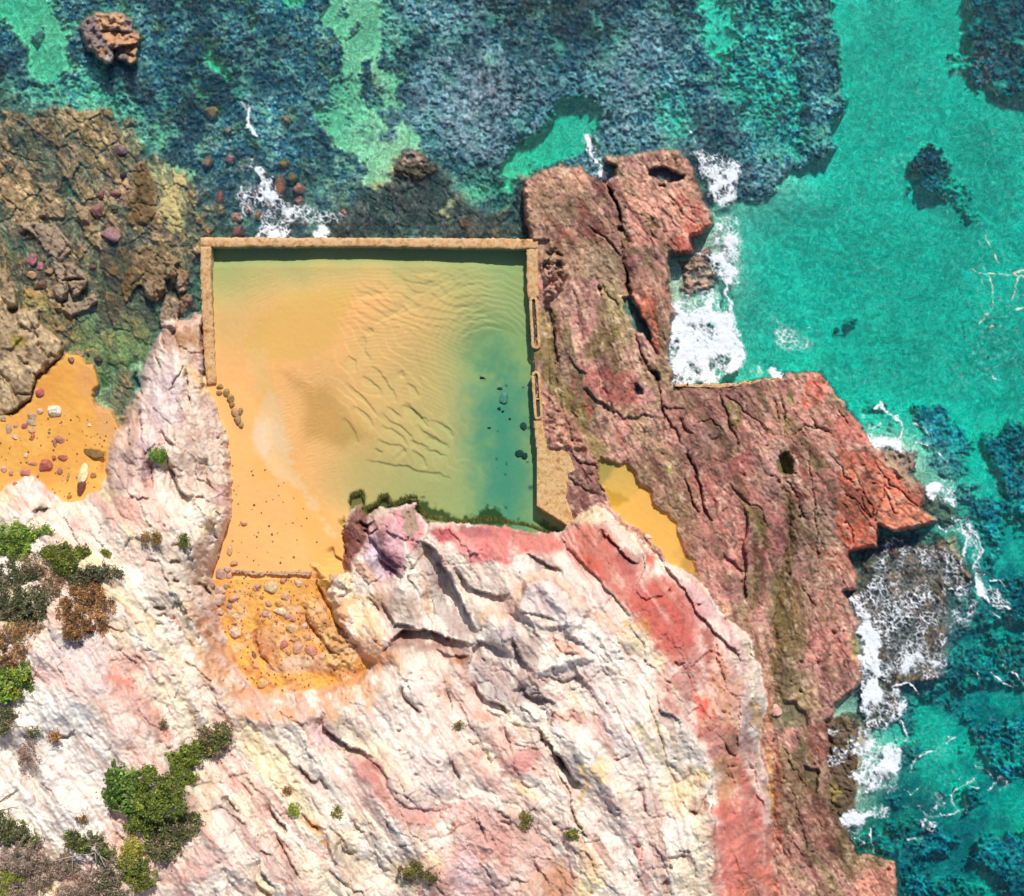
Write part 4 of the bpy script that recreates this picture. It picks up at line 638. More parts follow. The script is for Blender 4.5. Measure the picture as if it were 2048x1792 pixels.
pc("1780,1060 2048,1180 2048,1900 1260,1900 1380,1640 1600,1260", 'cf9c96', 14, 1, 3, .85); pc("1840,1320 2048,1380 2048,1700 1860,1600", 'c07c74', 10, 1, 3, .6); pc("1640,1460 1760,1400 1800,1700 1640,1850 1560,1700", 'e0c8cc', 8, 1, 3, .7); pc("1140,1620 1280,1600 1360,1640 1260,1760 1140,1760", 'd0c8b8', 6, 1, 3, .7); pc("800,1300 1300,1340 1560,1320 1200,1500 1080,1560 1140,1900 800,1900 860,1560", 'efe8e0', 14, 1, 3, .8)
pc("760,1200 900,1200 900,1300 820,1290", 'e4dcdc', 6, 1, 3, .6)
# sheet 2,3
pc("0,0 260,-60 560,0 600,60 300,90 100,100 0,60", 'd0a090', 7, 2, 3, .7); pc("240,0 560,0 590,60 300,60", 'a89898', 5, 2, 3, .8); pc("0,100 100,80 360,220 540,240 560,300 300,280 0,260", '98888c', 7, 2, 3, .8); pc("290,310 420,290 560,340 700,440 740,620 640,500 480,420 300,430", 'd4a09c', 7, 2, 3, .8); pc("420,300 560,330 640,400 480,380", 'b87c7c', 6, 2, 3, .6)
pc("0,430 200,430 280,560 0,560", 'd0b8ac', 8, 2, 3, .6); pc("0,650 280,580 260,660 100,800 -20,860", 'cc8c88', 6, 2, 3, .85); pc("300,430 620,420 740,640 700,700 520,660 340,600", 'ece4dc', 8, 2, 3, .8); pc("400,640 520,680 600,900 520,900 420,760", '8f8486', 5, 2, 3, .7); streak("540,700 580,800 610,910 560,960 570,1080", 'e8c040', 5, 2, 3, .9); pc("640,740 760,720 760,860 700,880", 'eccc88', 6, 2, 3, .8)
pc("560,-100 720,-100 900,300 1040,560 1140,900 1080,940 960,700 800,500 660,300", 'e8dcdc', 8, 2, 3, .6); pc("720,0 1000,0 1060,300 1020,460 900,400 800,200", 'ddd0ca', 8, 2, 3, .7); pc("940,460 1080,460 1100,540 980,540", 'ecd8a0', 6, 2, 3, .7); streak("680,0 800,220 900,420 1000,640 1120,900", 'd89888', 3, 2, 3, .7); pc("1060,120 1160,60 1300,320 1200,420 1120,260", 'e0c0b0', 7, 2, 3, .7)
pc("1100,500 1240,500 1360,800 1300,900 1200,700", 'e4dcd0', 8, 2, 3, .5); pc("1160,220 1300,330 1420,470 1520,620 1340,620 1240,500", 'd6ccc2', 8, 2, 3, .6); pc("1300,860 1560,740 1600,860 1540,940 1400,1060 1320,960", 'ecd0a0', 9, 2, 3, .8); pc("1460,780 1560,780 1580,880 1500,880", 'f0d878', 6, 2, 3, .7); pc("1380,1000 1540,960 1560,1100 1420,1120", 'c09880', 6, 2, 3, .7)
pc("820,800 920,760 1100,940 1140,1020 1000,1100 880,1080", 'cdb8b8', 8, 2, 3, .7); pc("860,1060 1140,1000 1200,1100 1240,1240 1100,1320 960,1280", 'd4b8b0', 9, 2, 3, .6); pc("930,1240 1000,1280 1040,1440 1100,1640 1120,1740 1060,1792 1000,1560", 'd09090', 6, 2, 3, .8); pc("1060,1320 1240,1300 1260,1560 1180,1700 1120,1640", 'd4bcb2', 8, 2, 3, .7); pc("1200,1180 1400,1160 1440,1300 1360,1440 1260,1400", 'f0ece6', 8, 2, 3, .8)
pc("1400,1150 1560,1100 1620,1300 1640,1792 1260,1792 1300,1500 1480,1400", 'e4d0ac', 12, 2, 3, .6); pc("0,1200 180,1280 330,1480 420,1500 500,1640 500,1850 0,1850", 'd0a094', 12, 2, 3, .8); pc("320,1420 480,1560 520,1740 500,1850 200,1850 220,1640", 'c08c68', 9, 2, 3, .8); pc("0,1180 200,1200 340,1400 260,1600 180,1500", 'd8bcb4', 8, 2, 3, .6); pc("500,1340 560,1380 560,1640 520,1792 640,1792 760,1700 700,1560 600,1400", 'e8d48c', 8, 2, 3, .75)
streak("500,1060 530,1180 570,1300 520,1400 540,1600", 'a8982c', 4, 2, 3, .6); pc("560,1060 780,1000 860,1200 820,1340 640,1280", 'e4d6d0', 9, 2, 3, .7)
# red east wall
pc("1160,0 1500,0 1480,120 1420,280 1380,400 1300,300 1220,180", 'bc6c64', 7, 2, 3, .85); pc("1340,120 1440,100 1460,300 1420,400 1360,300", 'b08a7c', 5, 2, 3, .8); pc("1450,180 1600,180 1600,320 1500,420 1420,400", 'd86c58', 5, 2, 3, .95); pc("1490,380 1600,360 1600,480 1540,500", 'd8906c', 5, 2, 3, .8); pc("1540,0 1840,-60 1870,120 1810,300 1680,330 1620,200", 'c0947c', 7, 2, 3, .8); pc("1560,60 1700,60 1660,160 1580,150", 'd8b078', 6, 2, 3, .6); pc("1420,400 1500,420 1620,330 1760,400 1800,520 1740,640 1600,760 1540,560", 'b05c54', 7, 2, 3, .85)
pc("1700,480 1820,460 1820,640 1740,620", '8c6c58', 5, 2, 3, .8); pc("1580,740 1700,600 1820,700 1840,900 1700,1160 1640,1000 1600,860", 'c08858', 8, 2, 3, .85); pc("1800,680 1900,800 1960,1000 1960,1100 1820,1000", 'cc6c5c', 6, 2, 3, .85); pc("1640,1100 1860,960 2000,1040 2048,1160 2048,1960 1640,1960 1620,1400", 'd8786c', 9, 2, 3, .92); pc("1820,960 1980,1020 1940,1120 1840,1080", 'e09488', 6, 2, 3, .6); pc("1850,1600 2048,1560 2048,1960 1700,1960 1740,1800", 'd88c6c', 8, 2, 3, .5)
streak("1840,0 1870,120 1810,300 1830,560 1840,660 1940,820 1960,960 2050,1130 2048,1320 2030,1450 2040,1792", 'f0d4cc', 5, 2, 3, .85); pc("1830,300 1920,300 1920,500 1990,680 2048,840 2048,1040 1960,860 1850,640", 'a4888a', 6, 2, 3, .75); pc("1920,260 1990,480 2048,640 2048,420 1960,200", 'c8a058', 6, 2, 3, .7)
paint("0,0 30,120 20,400 100,800 110,1300 60,1500 0,1500 -10,1200 40,1100 0,900", 'b46c5c', 5, 3, 3, op=.8); paint("0,600 40,700 45,1150 20,1160 0,1000", 'd8a858', 3, 3, 3, op=.8); paint("0,1500 60,1560 90,1900 0,1900 -40,1600", 'd8806c', 6, 3, 3, op=.8)
# sheet 2,2 cliff
pc("-20,640 150,620 350,720 440,580 620,600 700,560 760,640 860,800 1000,1000 1380,1060 1480,1300 1500,1560 1340,1700 1240,1740 1100,1480 900,1280 700,1060 520,900 400,840 200,860 0,900", 'cc786e', 8, 2, 2, .92)
pc("480,840 700,860 740,1040 620,1020 520,940", 'd86c58', 6, 2, 2, .9); pc("0,800 200,780 80,870 0,890", 'd86c5c', 5, 2, 2, .9); pc("1060,830 1140,820 1140,960 1080,1000 1060,920", 'dc6c58', 4, 2, 2, .95); pc("820,780 1040,840 1060,1000 900,980 800,900", 'a85c58', 7, 2, 2, .8); pc("760,560 1000,720 1180,820 1340,1000 1480,1240 1600,1400 1800,1600 1850,1792 1800,1792 1660,1560 1480,1340 1340,1120 1120,860 940,780", 'ecd4d0', 6, 2, 2, .85)
pc("1040,1020 1100,980 1080,1100 1000,1190 980,1120", 'd8c4bc', 5, 2, 2, .9); pc("1000,1100 1300,1100 1400,1300 1440,1560 1300,1640 1120,1480 900,1260", 'c4685f', 8, 2, 2, .8); pc("1500,1400 1640,1440 1620,1700 1540,1792 1500,1600", 'a85c4c', 6, 2, 2, .85); pc("1640,1640 1760,1640 1760,1792 1620,1792", 'd8a88c', 6, 2, 2, .8); pc("1600,1400 1760,1460 1850,1640 1840,1792 1760,1720 1640,1560", 'f4ece0', 6, 2, 2, .85); pc("1380,1100 1500,1120 1700,1330 1820,1520 1880,1792 1850,1792 1700,1500 1500,1330", 'd0a0a4', 7, 2, 2, .8)
pc("1340,1600 1480,1580 1500,1792 1340,1792", 'bc8078', 6, 2, 2, .7); pc("0,920 200,880 480,900 700,1080 900,1290 1000,1400 1100,1600 1140,1792 1000,1792 860,1500 640,1380 480,1160 300,1050 100,1080 0,1180", 'e8d8d0', 9, 2, 2, .85); pc("120,1020 320,1000 440,1080 600,1320 760,1340 900,1500 780,1480 600,1400 420,1130 300,1040 140,1090", 'e6b490', 6, 2, 2, .8)
pc("120,830 240,860 400,950 420,1010 280,960 160,900", 'a89894', 5, 2, 2, .8); pc("840,1340 960,1420 1080,1400 1100,1460 960,1440 900,1420", 'd8a850', 6, 2, 2, .8); pc("40,1280 120,1110 320,1070 460,1220 600,1320 480,1400 230,1330 60,1310", 'dccccc', 7, 2, 2, .85); pc("0,1050 120,1080 60,1280 0,1290", 'e0a080', 6, 2, 2, .8); pc("0,1300 300,1340 340,1500 200,1560 60,1480 0,1500", 'd0bcb0', 8, 2, 2, .7)
pc("340,1330 700,1400 860,1560 980,1792 700,1792 600,1640 420,1580", 'f0e6e0', 9, 2, 2, .85); pc("0,1520 180,1480 240,1700 160,1792 0,1650", '9c807c', 6, 2, 2, .8); pc("330,1520 480,1560 580,1640 660,1792 600,1700 440,1660 380,1660", 'dc9c84', 6, 2, 2, .8); pc("200,1740 560,1660 660,1792 200,1830", 'f4ece4', 6, 2, 2, .8); pc("900,1480 1080,1500 1040,1640 1000,1680 900,1600", 'ecdca8', 7, 2, 2, .7)
# sheet 1,2 cliff
pc("560,700 720,640 900,700 780,880 760,1000 600,940", '8a4c48', 4, 1, 2, .9); pc("600,720 710,700 720,900 640,890", 'a45c3c', 3, 1, 2, .9); pc("740,560 880,560 900,660 800,720 720,640", '885c58', 4, 1, 2, .9); pc("780,400 860,400 900,540 860,620 760,600 820,480", '8c6458', 3, 1, 2, .9)
pc("900,660 980,540 1100,560 1200,800 1180,900 1040,1100 940,980 840,900 880,760", 'd8a4b0', 4, 1, 2, .9); pc("900,700 960,660 1000,900 1080,1060 1000,1060 840,880", 'e0d4e4', 4, 1, 2, .8); pc("960,680 1020,680 1040,780 1000,820", '8c7470', 4, 1, 2, .8); pc("1020,800 1200,900 1180,1040 1060,1020", '946474', 4, 1, 2, .8); pc("1110,500 1270,440 1360,640 1300,800 1240,820 1120,640", 'dc949c', 4, 1, 2, .9); pc("1180,480 1270,460 1320,640 1240,730 1180,640", 'a4907c', 4, 1, 2, .95)
pc("780,920 860,920 1000,1100 940,1130 820,1050 780,1000", 'e8b090', 6, 1, 2, .9); pc("1370,620 1460,580 1600,640 2048,580 2048,940 1700,920 1560,780 1440,770", 'd87c7c', 7, 1, 2, .92); pc("1380,640 1560,640 1600,760 1460,740", 'a8545c', 4, 1, 2, .8); pc("1560,740 1700,720 1800,860 1700,880", 'e8b8b4', 7, 1, 2, .7); pc("1600,620 1760,620 1960,700 1700,720", 'a87074', 4, 1, 2, .8)
streak("1360,680 1440,780 1560,800 1640,880 1700,920", 'f0e4d0', 5, 1, 2, .9); pc("1440,820 1560,820 1700,930 2048,980 2048,1200 1760,1180 1640,1100 1560,1080", 'dccabc', 8, 1, 2, .85); pc("1310,740 1400,760 1500,1000 1560,1250 1780,1480 1600,1520 1440,1400 1360,1100", '9c8c8c', 6, 1, 2, .7); pc("1320,780 1400,800 1380,900 1310,880", 'c8b4a0', 4, 1, 2, .8); pc("1320,1000 1400,1080 1440,1330 1340,1360 1300,1160", 'd0b090', 6, 1, 2, .8)  # grey polygon on the ravine side paints its shade into the colour
pc("1000,1180 1280,1150 1320,1400 1200,1450 1080,1400", '9c8474', 7, 1, 2, .75); pc("760,1120 1000,1160 1000,1300 860,1260 760,1200", 'b49c74', 7, 1, 2, .8); pc("720,1200 960,1300 1000,1500 820,1560 740,1400", 'ecd4a4', 8, 1, 2, .85); pc("1000,1600 1160,1480 1320,1500 1560,1560 1760,1640 1700,1740 1440,1640 1240,1640 1000,1740", 'a8786c', 7, 1, 2, .85); pc("1540,1640 1720,1640 1680,1760 1560,1720", 'b06c3c', 6, 1, 2, .8)
pc("1740,1280 1960,1240 2048,1330 1800,1400", 'dcb094', 7, 1, 2, .8); pc("1160,1650 1440,1640 1560,1792 1100,1800", 'e8dccc', 8, 1, 2, .8); pc("1720,1640 2048,1600 2048,1800 1700,1800", 'd4c4c0', 8, 1, 2, .7); pc("1900,1440 2048,1400 2048,1600 1940,1560", 'b8a8b0', 7, 1, 2, .7); pc("700,1440 960,1560 1000,1700 860,1800 620,1800 760,1640", 'e6b088', 8, 1, 2, .8)
# ------------------------------------------------------------------ beaches, gully, pool floor
sn = A('f2b75e'); sd_ = A('eaa850'); wet = A('d29a58')
gm = sstep(-3, 3, dGU + 4 * S1)[..., None] * (1 - cm)
bm = sstep(-4, 6, dBE)[..., None] * (1 - cm) * (1 - lrm)
sandb = lerp(sn, sd_, sstep(-.2, .3, fbm(U, V, 70, 4, 3) + .2 * HF)[..., None]) * (1 + .05 * HF + .05 * S1)[..., None]
grav = A('c87c58')
C[:] = lerp(C, sandb, np.maximum(gm, bm))
paint("0,1500 130,1500 300,1380 300,1250 480,1090 700,1160 760,1300 640,1300 480,1300 380,1500 200,1640 0,1700", 'e8a04c', 14, 0, 1, op=.5); paint("780,1290 900,1500 960,1620 940,1792 760,1700 700,1300 620,1100 700,1100", 'dca068', 12, 0, 1, op=.5)
paint("740,1150 700,1260 740,1380 900,1480 960,1640 900,1792 820,1650 640,1350 600,1200", 'd8a472', 14, 0, 1, op=.35)
paint("0,1640 180,1700 60,1560 -40,1380 0,1300", 'c8785c', 8, 1, 2, op=.8); paint("10,1440 180,1440 190,1640 60,1620", 'd09c78', 9, 1, 2, op=.8); paint("0,1260 10,1500 70,1640 180,1790 110,1790 20,1640 -10,1560", 'b0643c', 3, 1, 2, op=.85); paint("380,1220 460,1200 660,1440 780,1640 800,1792 560,1792 540,1560", 'e8c488', 6, 1, 2, op=.8); paint("440,960 600,980 600,1010 560,1100 520,1090", 'ead070', 4, 1, 2, op=.85); paint("560,1120 650,1150 740,1350 700,1440 640,1380", 'e0b888', 5, 1, 2, op=.8); paint("200,1640 540,1640 560,1792 120,1792", 'e0c4ac', 9, 1, 2, op=.8); paint("640,1090 720,1100 720,1150 640,1140", 'd8b040', 4, 1, 2, op=.8)
pm = (sstep(0, 3, dPO) * (1 - sstep(-1, 2, dCL)))[..., None]
pfc = np.array([.86, .425, .15], F) * (1 + .04 * HF + .03 * S1 + .06 * N1)[..., None]
C[:] = lerp(C, pfc, pm)
pmw = pm[..., 0]
def pp(s, h, f, i, j, op=.8, n=4, w=1): paint(s, h, f, i, j, op, w, n, pmw)
pp("0,1100 0,2048 200,2048 500,2800 680,2850 680,2500 480,2200 330,1950 240,1792 220,1560 100,1150", 'f4bc66', 14, 1, 1, .7)
pp("-100,980 0,760 300,560 700,500 800,560 680,800 620,980 400,1060 0,1120", 'fcc068', 14, 1, 1, .85)
pp("100,1330 200,1400 230,1792 120,1792 0,1560", 'f6cfa0', 12, 1, 1, .5)
pp("90,-200 220,-200 260,0 330,200 400,300 480,440 580,620 640,720 520,600 430,460 340,300 200,280 90,100 40,-100", 'ffe2bc', 9, 1, 2, .38, 20); pp("-60,1020 60,1020 120,1240 200,1500 230,1860 120,1860 60,1560 20,1300", 'fbd8a4', 12, 1, 1, .25, 20); pp("0,1560 60,1600 120,1800 60,1900 -40,1700", 'fae0c0', 8, 1, 1, .6)
pp("350,1300 560,1280 900,1700 700,1792 400,1700", 'c88c3c', 20, 1, 1, .5); pp("160,1150 300,1160 420,1300 300,1340", 'd49c58', 12, 1, 1, .4)
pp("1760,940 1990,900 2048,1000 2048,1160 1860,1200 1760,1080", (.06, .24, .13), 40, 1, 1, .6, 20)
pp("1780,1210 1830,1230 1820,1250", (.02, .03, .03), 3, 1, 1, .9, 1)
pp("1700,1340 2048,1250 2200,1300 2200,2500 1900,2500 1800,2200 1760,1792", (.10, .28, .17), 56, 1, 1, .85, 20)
pp("750,360 860,340 880,440 860,620 800,560 760,480", '5c5c10', 5, 1, 2, .8); pp("880,520 900,470 980,440 1010,380 1060,380 1060,450 1120,440 1250,380 1340,400 1500,470 1640,560 1790,560 1900,480 2000,570 2048,640 1700,660 1540,620 1360,600 1250,480 1100,520", '4c4c0a', 5, 1, 2, .92, 12)
pp("640,560 700,530 700,640 650,600", '8c7c20', 4, 1, 2, .7); pp("190,560 300,600 380,650 400,700 300,720 200,640", '5c5410', 6, 2, 2, .85, 8)
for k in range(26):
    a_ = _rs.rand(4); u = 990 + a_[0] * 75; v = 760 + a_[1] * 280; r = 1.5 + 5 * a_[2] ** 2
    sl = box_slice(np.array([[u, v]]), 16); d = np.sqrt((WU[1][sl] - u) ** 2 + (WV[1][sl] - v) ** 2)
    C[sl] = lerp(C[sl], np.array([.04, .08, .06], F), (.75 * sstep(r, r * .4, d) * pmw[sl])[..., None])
tongue = np.zeros(SH, F)
# ------------------------------------------------------------------ overall rock grain
spk = sstep(.12, .5, fbm(U, V, 11, 4, 7) + .35 * T2)
C = lerp(C, A('d0b09c'), (spk * .55 * isrp * (dRP > 0))[..., None])
C = lerp(C, A('5c443a'), (sstep(.16, .42, fbm(U, V, 9, 4, 3) - .4 * T2) * .6 * isrp)[..., None])
C = lerp(C, A('b89684'), (sstep(.1, .45, fbm(U, V, 13, 4, 0) + .4 * T2) * .28 * isc)[..., None])
C = lerp(C, A('fff4e4'), (sstep(.1, .5, T1 + .5 * fbm(U, V, 30, 4, 5)) * .35 * isc)[..., None])
lr_ = (isc | isrp)
C = np.where((isrp & (dRP > 0))[..., None], (C * .9 + C.mean(-1, keepdims=True) * np.array([.15, .125, .10], F) * 1.0) * np.array([1.52, 1.50, 1.38], F), C)
st2 = sstep(.12, .4, T1 + .25 * T2) * isrp * (dRP > 0); C = lerp(C, A('6c3c34'), (st2 * .58)[..., None]); C = lerp(C, A('75683c'), (sstep(.16, .42, T0 - .2 * M1) * .40 * isrp * (dRP > 0))[..., None])
C = np.where(isc[..., None], C * np.array([1.14, 1.11, 1.08], F), C)
g_ = 1 + isc * (.15 * T2 + .10 * S2 + .10 * HF + .08 * M2) + isrp * (.34 * T2 + .26 * S2 + .30 * HF + .16 * M2)
C *= g_[..., None].astype(F)
pit = sstep(.28, .5, fbm(U, V, 8, 3, 4) + .25 * T2) * lr_
C *= (1 - (.35 * pit * np.where(isc, .55, 1)))[..., None]
# sand tongue in the platform
TS = "720,90 800,100 880,130 900,100 960,150 1000,260 1050,300 1110,330 1130,440 1230,520 1320,600 1330,680 1380,850 1460,900 1480,1000 1390,990 1300,950 1200,860 1100,740 1000,660 920,600 800,480 740,330 690,150"
tp = P(TS, 2, 2); sl, m = mask(tp, 3, 1, 3)
C[sl] = lerp(C[sl], A('f2b95c') * (1 + .04 * S1[sl] + .04 * HF[sl])[..., None], (m * (dCL[sl] < 2))[..., None])
Z[sl] = lerp(Z[sl], np.clip(.62 + (V[sl] - 960) * .0028, .5, 1.2) + .01 * S1[sl], m * (dCL[sl] < 2))
tongue = np.zeros(SH, F); tongue[sl] = m * (dCL[sl] < 2)
paint("700,80 860,120 780,220 720,300 680,160", '9c8c4c', 8, 2, 2, op=.6); paint("740,330 860,360 940,420 800,460 760,400", 'c89820', 5, 2, 2, op=.7)
C *= (1 - .34 * isrp * (dRP > 0) * sstep(-.02, .3, fbm(U, V, 130, 4, 2) + .25 * T0))[..., None]
# dark algae at the tide line, damp rock
wetb = isrp * sstep(.75, .3, Z + .2 * M1) * (~(tongue > .3))
C *= (1 - .45 * wetb)[..., None]
# strata that run through every colour of the cliff
C = lerp(C, A('fff0e0'), (sstep(.05, .3, aniso(fbm, 150, 9, 3, 3)) * .38 * isc * sstep(.2, .55, C[..., 1]))[..., None])
C = lerp(C, A('c08c7c'), (sstep(.12, .35, aniso(fbm, 170, 7, 3, 5) + .15 * N1) * .40 * isc)[..., None])
def tint(p, rgb, f, op):
    global C
    sl, m = mask(np.array(p, float), f, 1, 14)
    m = m * isc[sl]; C[sl] = C[sl] * lerp(np.ones(3, F), np.array(rgb, F), (m * op)[..., None])
tint([(1140,1045),(1200,1068),(1300,1140),(1400,1215),(1450,1300),(1490,1400),(1480,1470),(1430,1450),(1400,1400),(1360,1340),(1300,1270),(1240,1210),(1180,1150),(1140,1110)], (.95, .64, .62), 15, .65)
tint([(1445,1500),(1500,1480),(1540,1560),(1552,1792),(1552,1850),(1435,1850),(1430,1640)], (1.0, .70, .66), 13, .5)
tint([(855,1040),(950,1050),(1060,1065),(1140,1060),(1130,1110),(1040,1120),(950,1125),(880,1090)], (1.0, .66, .66), 8, .6)
tint([(690,1110),(700,1050),(740,1015),(790,1010),(780,1060),(720,1120)], (.72, .5, .5), 6, .6)
# orange clay that has washed round the gully
gr = isc * sstep(-34, -4, dGU) * sstep(1150, 1230, Vc)
C = lerp(C, A('e8a870'), (gr * sstep(-.3, .3, M1 + T1) * .65)[..., None])
gz2 = gz * (dCL < 2)
C = lerp(C, A('d89c70'), (gz2 * sstep(-.1, .3, M1 + .5 * T1) * .6)[..., None]); C = lerp(C, A('b06c44'), (gz2 * sstep(.1, .4, fbm(U, V, 24, 4, 3)) * .55)[..., None]); C = lerp(C, A('e8cca8'), (gz2 * sstep(.1, .4, fbm(U, V, 18, 4, 6)) * .6)[..., None])
C = np.clip(C, .004, .86)
# levels for little pools
# ------------------------------------------------------------------ final heights and helpers
Z = np.where(ispool, np.maximum(Z, .04), Z).astype(F)
def damp_out():
    """beyond the photographed strip the ground only drifts on smoothly"""
    pass
def wx(u, z): return (u - 1024.0) / S * (H - z) / H
def wy(v, z): return (896.0 - v) / S * (H - z) / H
UU, VV = U, V
X3 = wx(UU, Z); Y3 = wy(VV, Z)
def zat(u, v):
    a = np.clip(np.searchsorted(ua, u), 1, len(ua) - 2); b = np.clip(np.searchsorted(va, v), 1, len(va) - 2)
    return float(Z[b, a])
def zlow(u, v, r):
    sl = box_slice(np.array([[u, v]]), r); return float(np.median(Z[sl]))
def put(o):
    bpy.context.scene.collection.objects.link(o); return o
def tag(o, label=None, cat=None, group=None, kind=None):
    if label: o['label'] = label
    if cat: o['category'] = cat
    if group: o['group'] = group
    if kind: o['kind'] = kind
    return o
def make(name, verts, quads, mat, cols=None, parent=None, smooth=False, alpha=None):
    me = bpy.data.meshes.new(name)
    verts = np.asarray(verts, F); quads = np.asarray(quads, np.int32); k = quads.shape[1]
    me.vertices.add(len(verts)); me.vertices.foreach_set('co', verts.ravel())
    me.loops.add(quads.size); me.loops.foreach_set('vertex_index', quads.ravel())
    me.polygons.add(len(quads)); me.polygons.foreach_set('loop_start', np.arange(0, quads.size, k, dtype=np.int32))
    if smooth: me.polygons.foreach_set('use_smooth', np.ones(len(quads), bool))
    me.update(calc_edges=True)
    if cols is not None:
        c = np.ones((len(verts), 4), F); c[:, :3] = cols
        if alpha is not None: c[:, 3] = alpha
        me.color_attributes.new('Col', 'FLOAT_COLOR', 'POINT').data.foreach_set('color', c.ravel())
    if alpha is not None:
        me.attributes.new('dens', 'FLOAT', 'POINT').data.foreach_set('value', np.asarray(alpha, F))
    me.materials.append(mat)
    o = put(bpy.data.objects.new(name, me)); o.parent = parent
    return o
def cells(name, cellmask, mat, X=X3, Y=Y3, Zz=None, col=None, alpha=None, smooth=False):
    Zz = Z if Zz is None else Zz
    ny, nx = SH; idx = np.arange(ny * nx, dtype=np.int32).reshape(ny, nx)
    a = idx[:-1, :-1][cellmask]; b = idx[:-1, 1:][cellmask]; c = idx[1:, 1:][cellmask]; d = idx[1:, :-1][cellmask]
    q = np.stack([a, d, c, b], 1)
    used = np.zeros(ny * nx, bool); used[q.ravel()] = True
    re = np.cumsum(used).astype(np.int32) - 1
    vv = np.stack([X.ravel()[used], Y.ravel()[used], Zz.ravel()[used]], 1)
    cc = None if col is None else col.reshape(-1, 3)[used]
    al = None if alpha is None else alpha.ravel()[used]
    return make(name, vv, re[q], mat, cc, alpha=al, smooth=smooth)
# ------------------------------------------------------------------ materials
def newmat(name):
    m = bpy.data.materials.new(name); m.use_nodes = True; nt = m.node_tree; nt.nodes.clear()
    out = nt.nodes.new('ShaderNodeOutputMaterial'); return m, nt, out
def N(nt, t, **kw):
    n = nt.nodes.new(t)
    for k, v in kw.items():
        if k in n.inputs: n.inputs[k].default_value = v
        else: setattr(n, k, v)
    return n
def ground_mat(name, rough=.85, bump=.5, scale=9.0, var=.18, dist=.03, spec=.3):
    m, nt, out = newmat(name); L = nt.links.new
    b = N(nt, 'ShaderNodeBsdfPrincipled', Roughness=rough); b.inputs['Specular IOR Level'].default_value = spec
    at = N(nt, 'ShaderNodeAttribute', attribute_name='Col'); tc = N(nt, 'ShaderNodeTexCoord')
    n1 = N(nt, 'ShaderNodeTexNoise', Scale=scale, Detail=6.0, Roughness=.65); L(tc.outputs['Object'], n1.inputs['Vector'])
    n2 = N(nt, 'ShaderNodeTexNoise', Scale=scale * 3.1, Detail=3.0); L(tc.outputs['Object'], n2.inputs['Vector'])
    mr = N(nt, 'ShaderNodeMapRange'); mr.inputs['From Min'].default_value = .25; mr.inputs['From Max'].default_value = .75
    mr.inputs['To Min'].default_value = 1 - var; mr.inputs['To Max'].default_value = 1 + var; L(n1.outputs['Fac'], mr.inputs['Value'])
    mx = N(nt, 'ShaderNodeVectorMath', operation='SCALE'); L(at.outputs['Color'], mx.inputs[0]); L(mr.outputs['Result'], mx.inputs['Scale'])
    L(mx.outputs['Vector'], b.inputs['Base Color'])
    ad = N(nt, 'ShaderNodeMath', operation='ADD'); L(n1.outputs['Fac'], ad.inputs[0]); L(n2.outputs['Fac'], ad.inputs[1])
    bp = N(nt, 'ShaderNodeBump', Strength=bump, Distance=dist); L(ad.outputs[0], bp.inputs['Height']); L(bp.outputs['Normal'], b.inputs['Normal'])
    L(b.outputs[0], out.inputs['Surface']); return m
M_cliff = ground_mat('weathered_clay_rock', .9, .5, 7, .10, .05)
M_rock = ground_mat('red_shore_rock', .75, .6, 8, .20, .05)
M_sand = ground_mat('orange_sand', .95, .25, 14, .07, .012)
M_bed = ground_mat('sea_bed', .95, .5, 8, .22, .05)
def plain(name, hexs, rough=.85, scale=6.0, bump=.5, dist=.03, stops=None):
    """noise-mottled material between given colours"""
    m, nt, out = newmat(name); L = nt.links.new
    b = N(nt, 'ShaderNodeBsdfPrincipled', Roughness=rough); b.inputs['Specular IOR Level'].default_value = .3
    tc = N(nt, 'ShaderNodeTexCoord'); n1 = N(nt, 'ShaderNodeTexNoise', Scale=scale, Detail=7.0, Roughness=.7); L(tc.outputs['Object'], n1.inputs['Vector'])
    cr = N(nt, 'ShaderNodeValToRGB'); L(n1.outputs['Fac'], cr.inputs['Fac'])
    el = cr.color_ramp.elements; n = len(hexs)
    for k, h in enumerate(hexs):
        p = .32 + .36 * k / max(1, n - 1)
        e = el[k] if k < 2 else el.new(p)
        e.position = p; e.color = (*A(h), 1)
    L(cr.outputs['Color'], b.inputs['Base Color'])
    n2 = N(nt, 'ShaderNodeTexNoise', Scale=scale * 3, Detail=5.0); L(tc.outputs['Object'], n2.inputs['Vector'])
    bp = N(nt, 'ShaderNodeBump', Strength=bump, Distance=dist); L(n2.outputs['Fac'], bp.inputs['Height']); L(bp.outputs['Normal'], b.inputs['Normal'])
    L(b.outputs[0], out.inputs['Surface']); return m
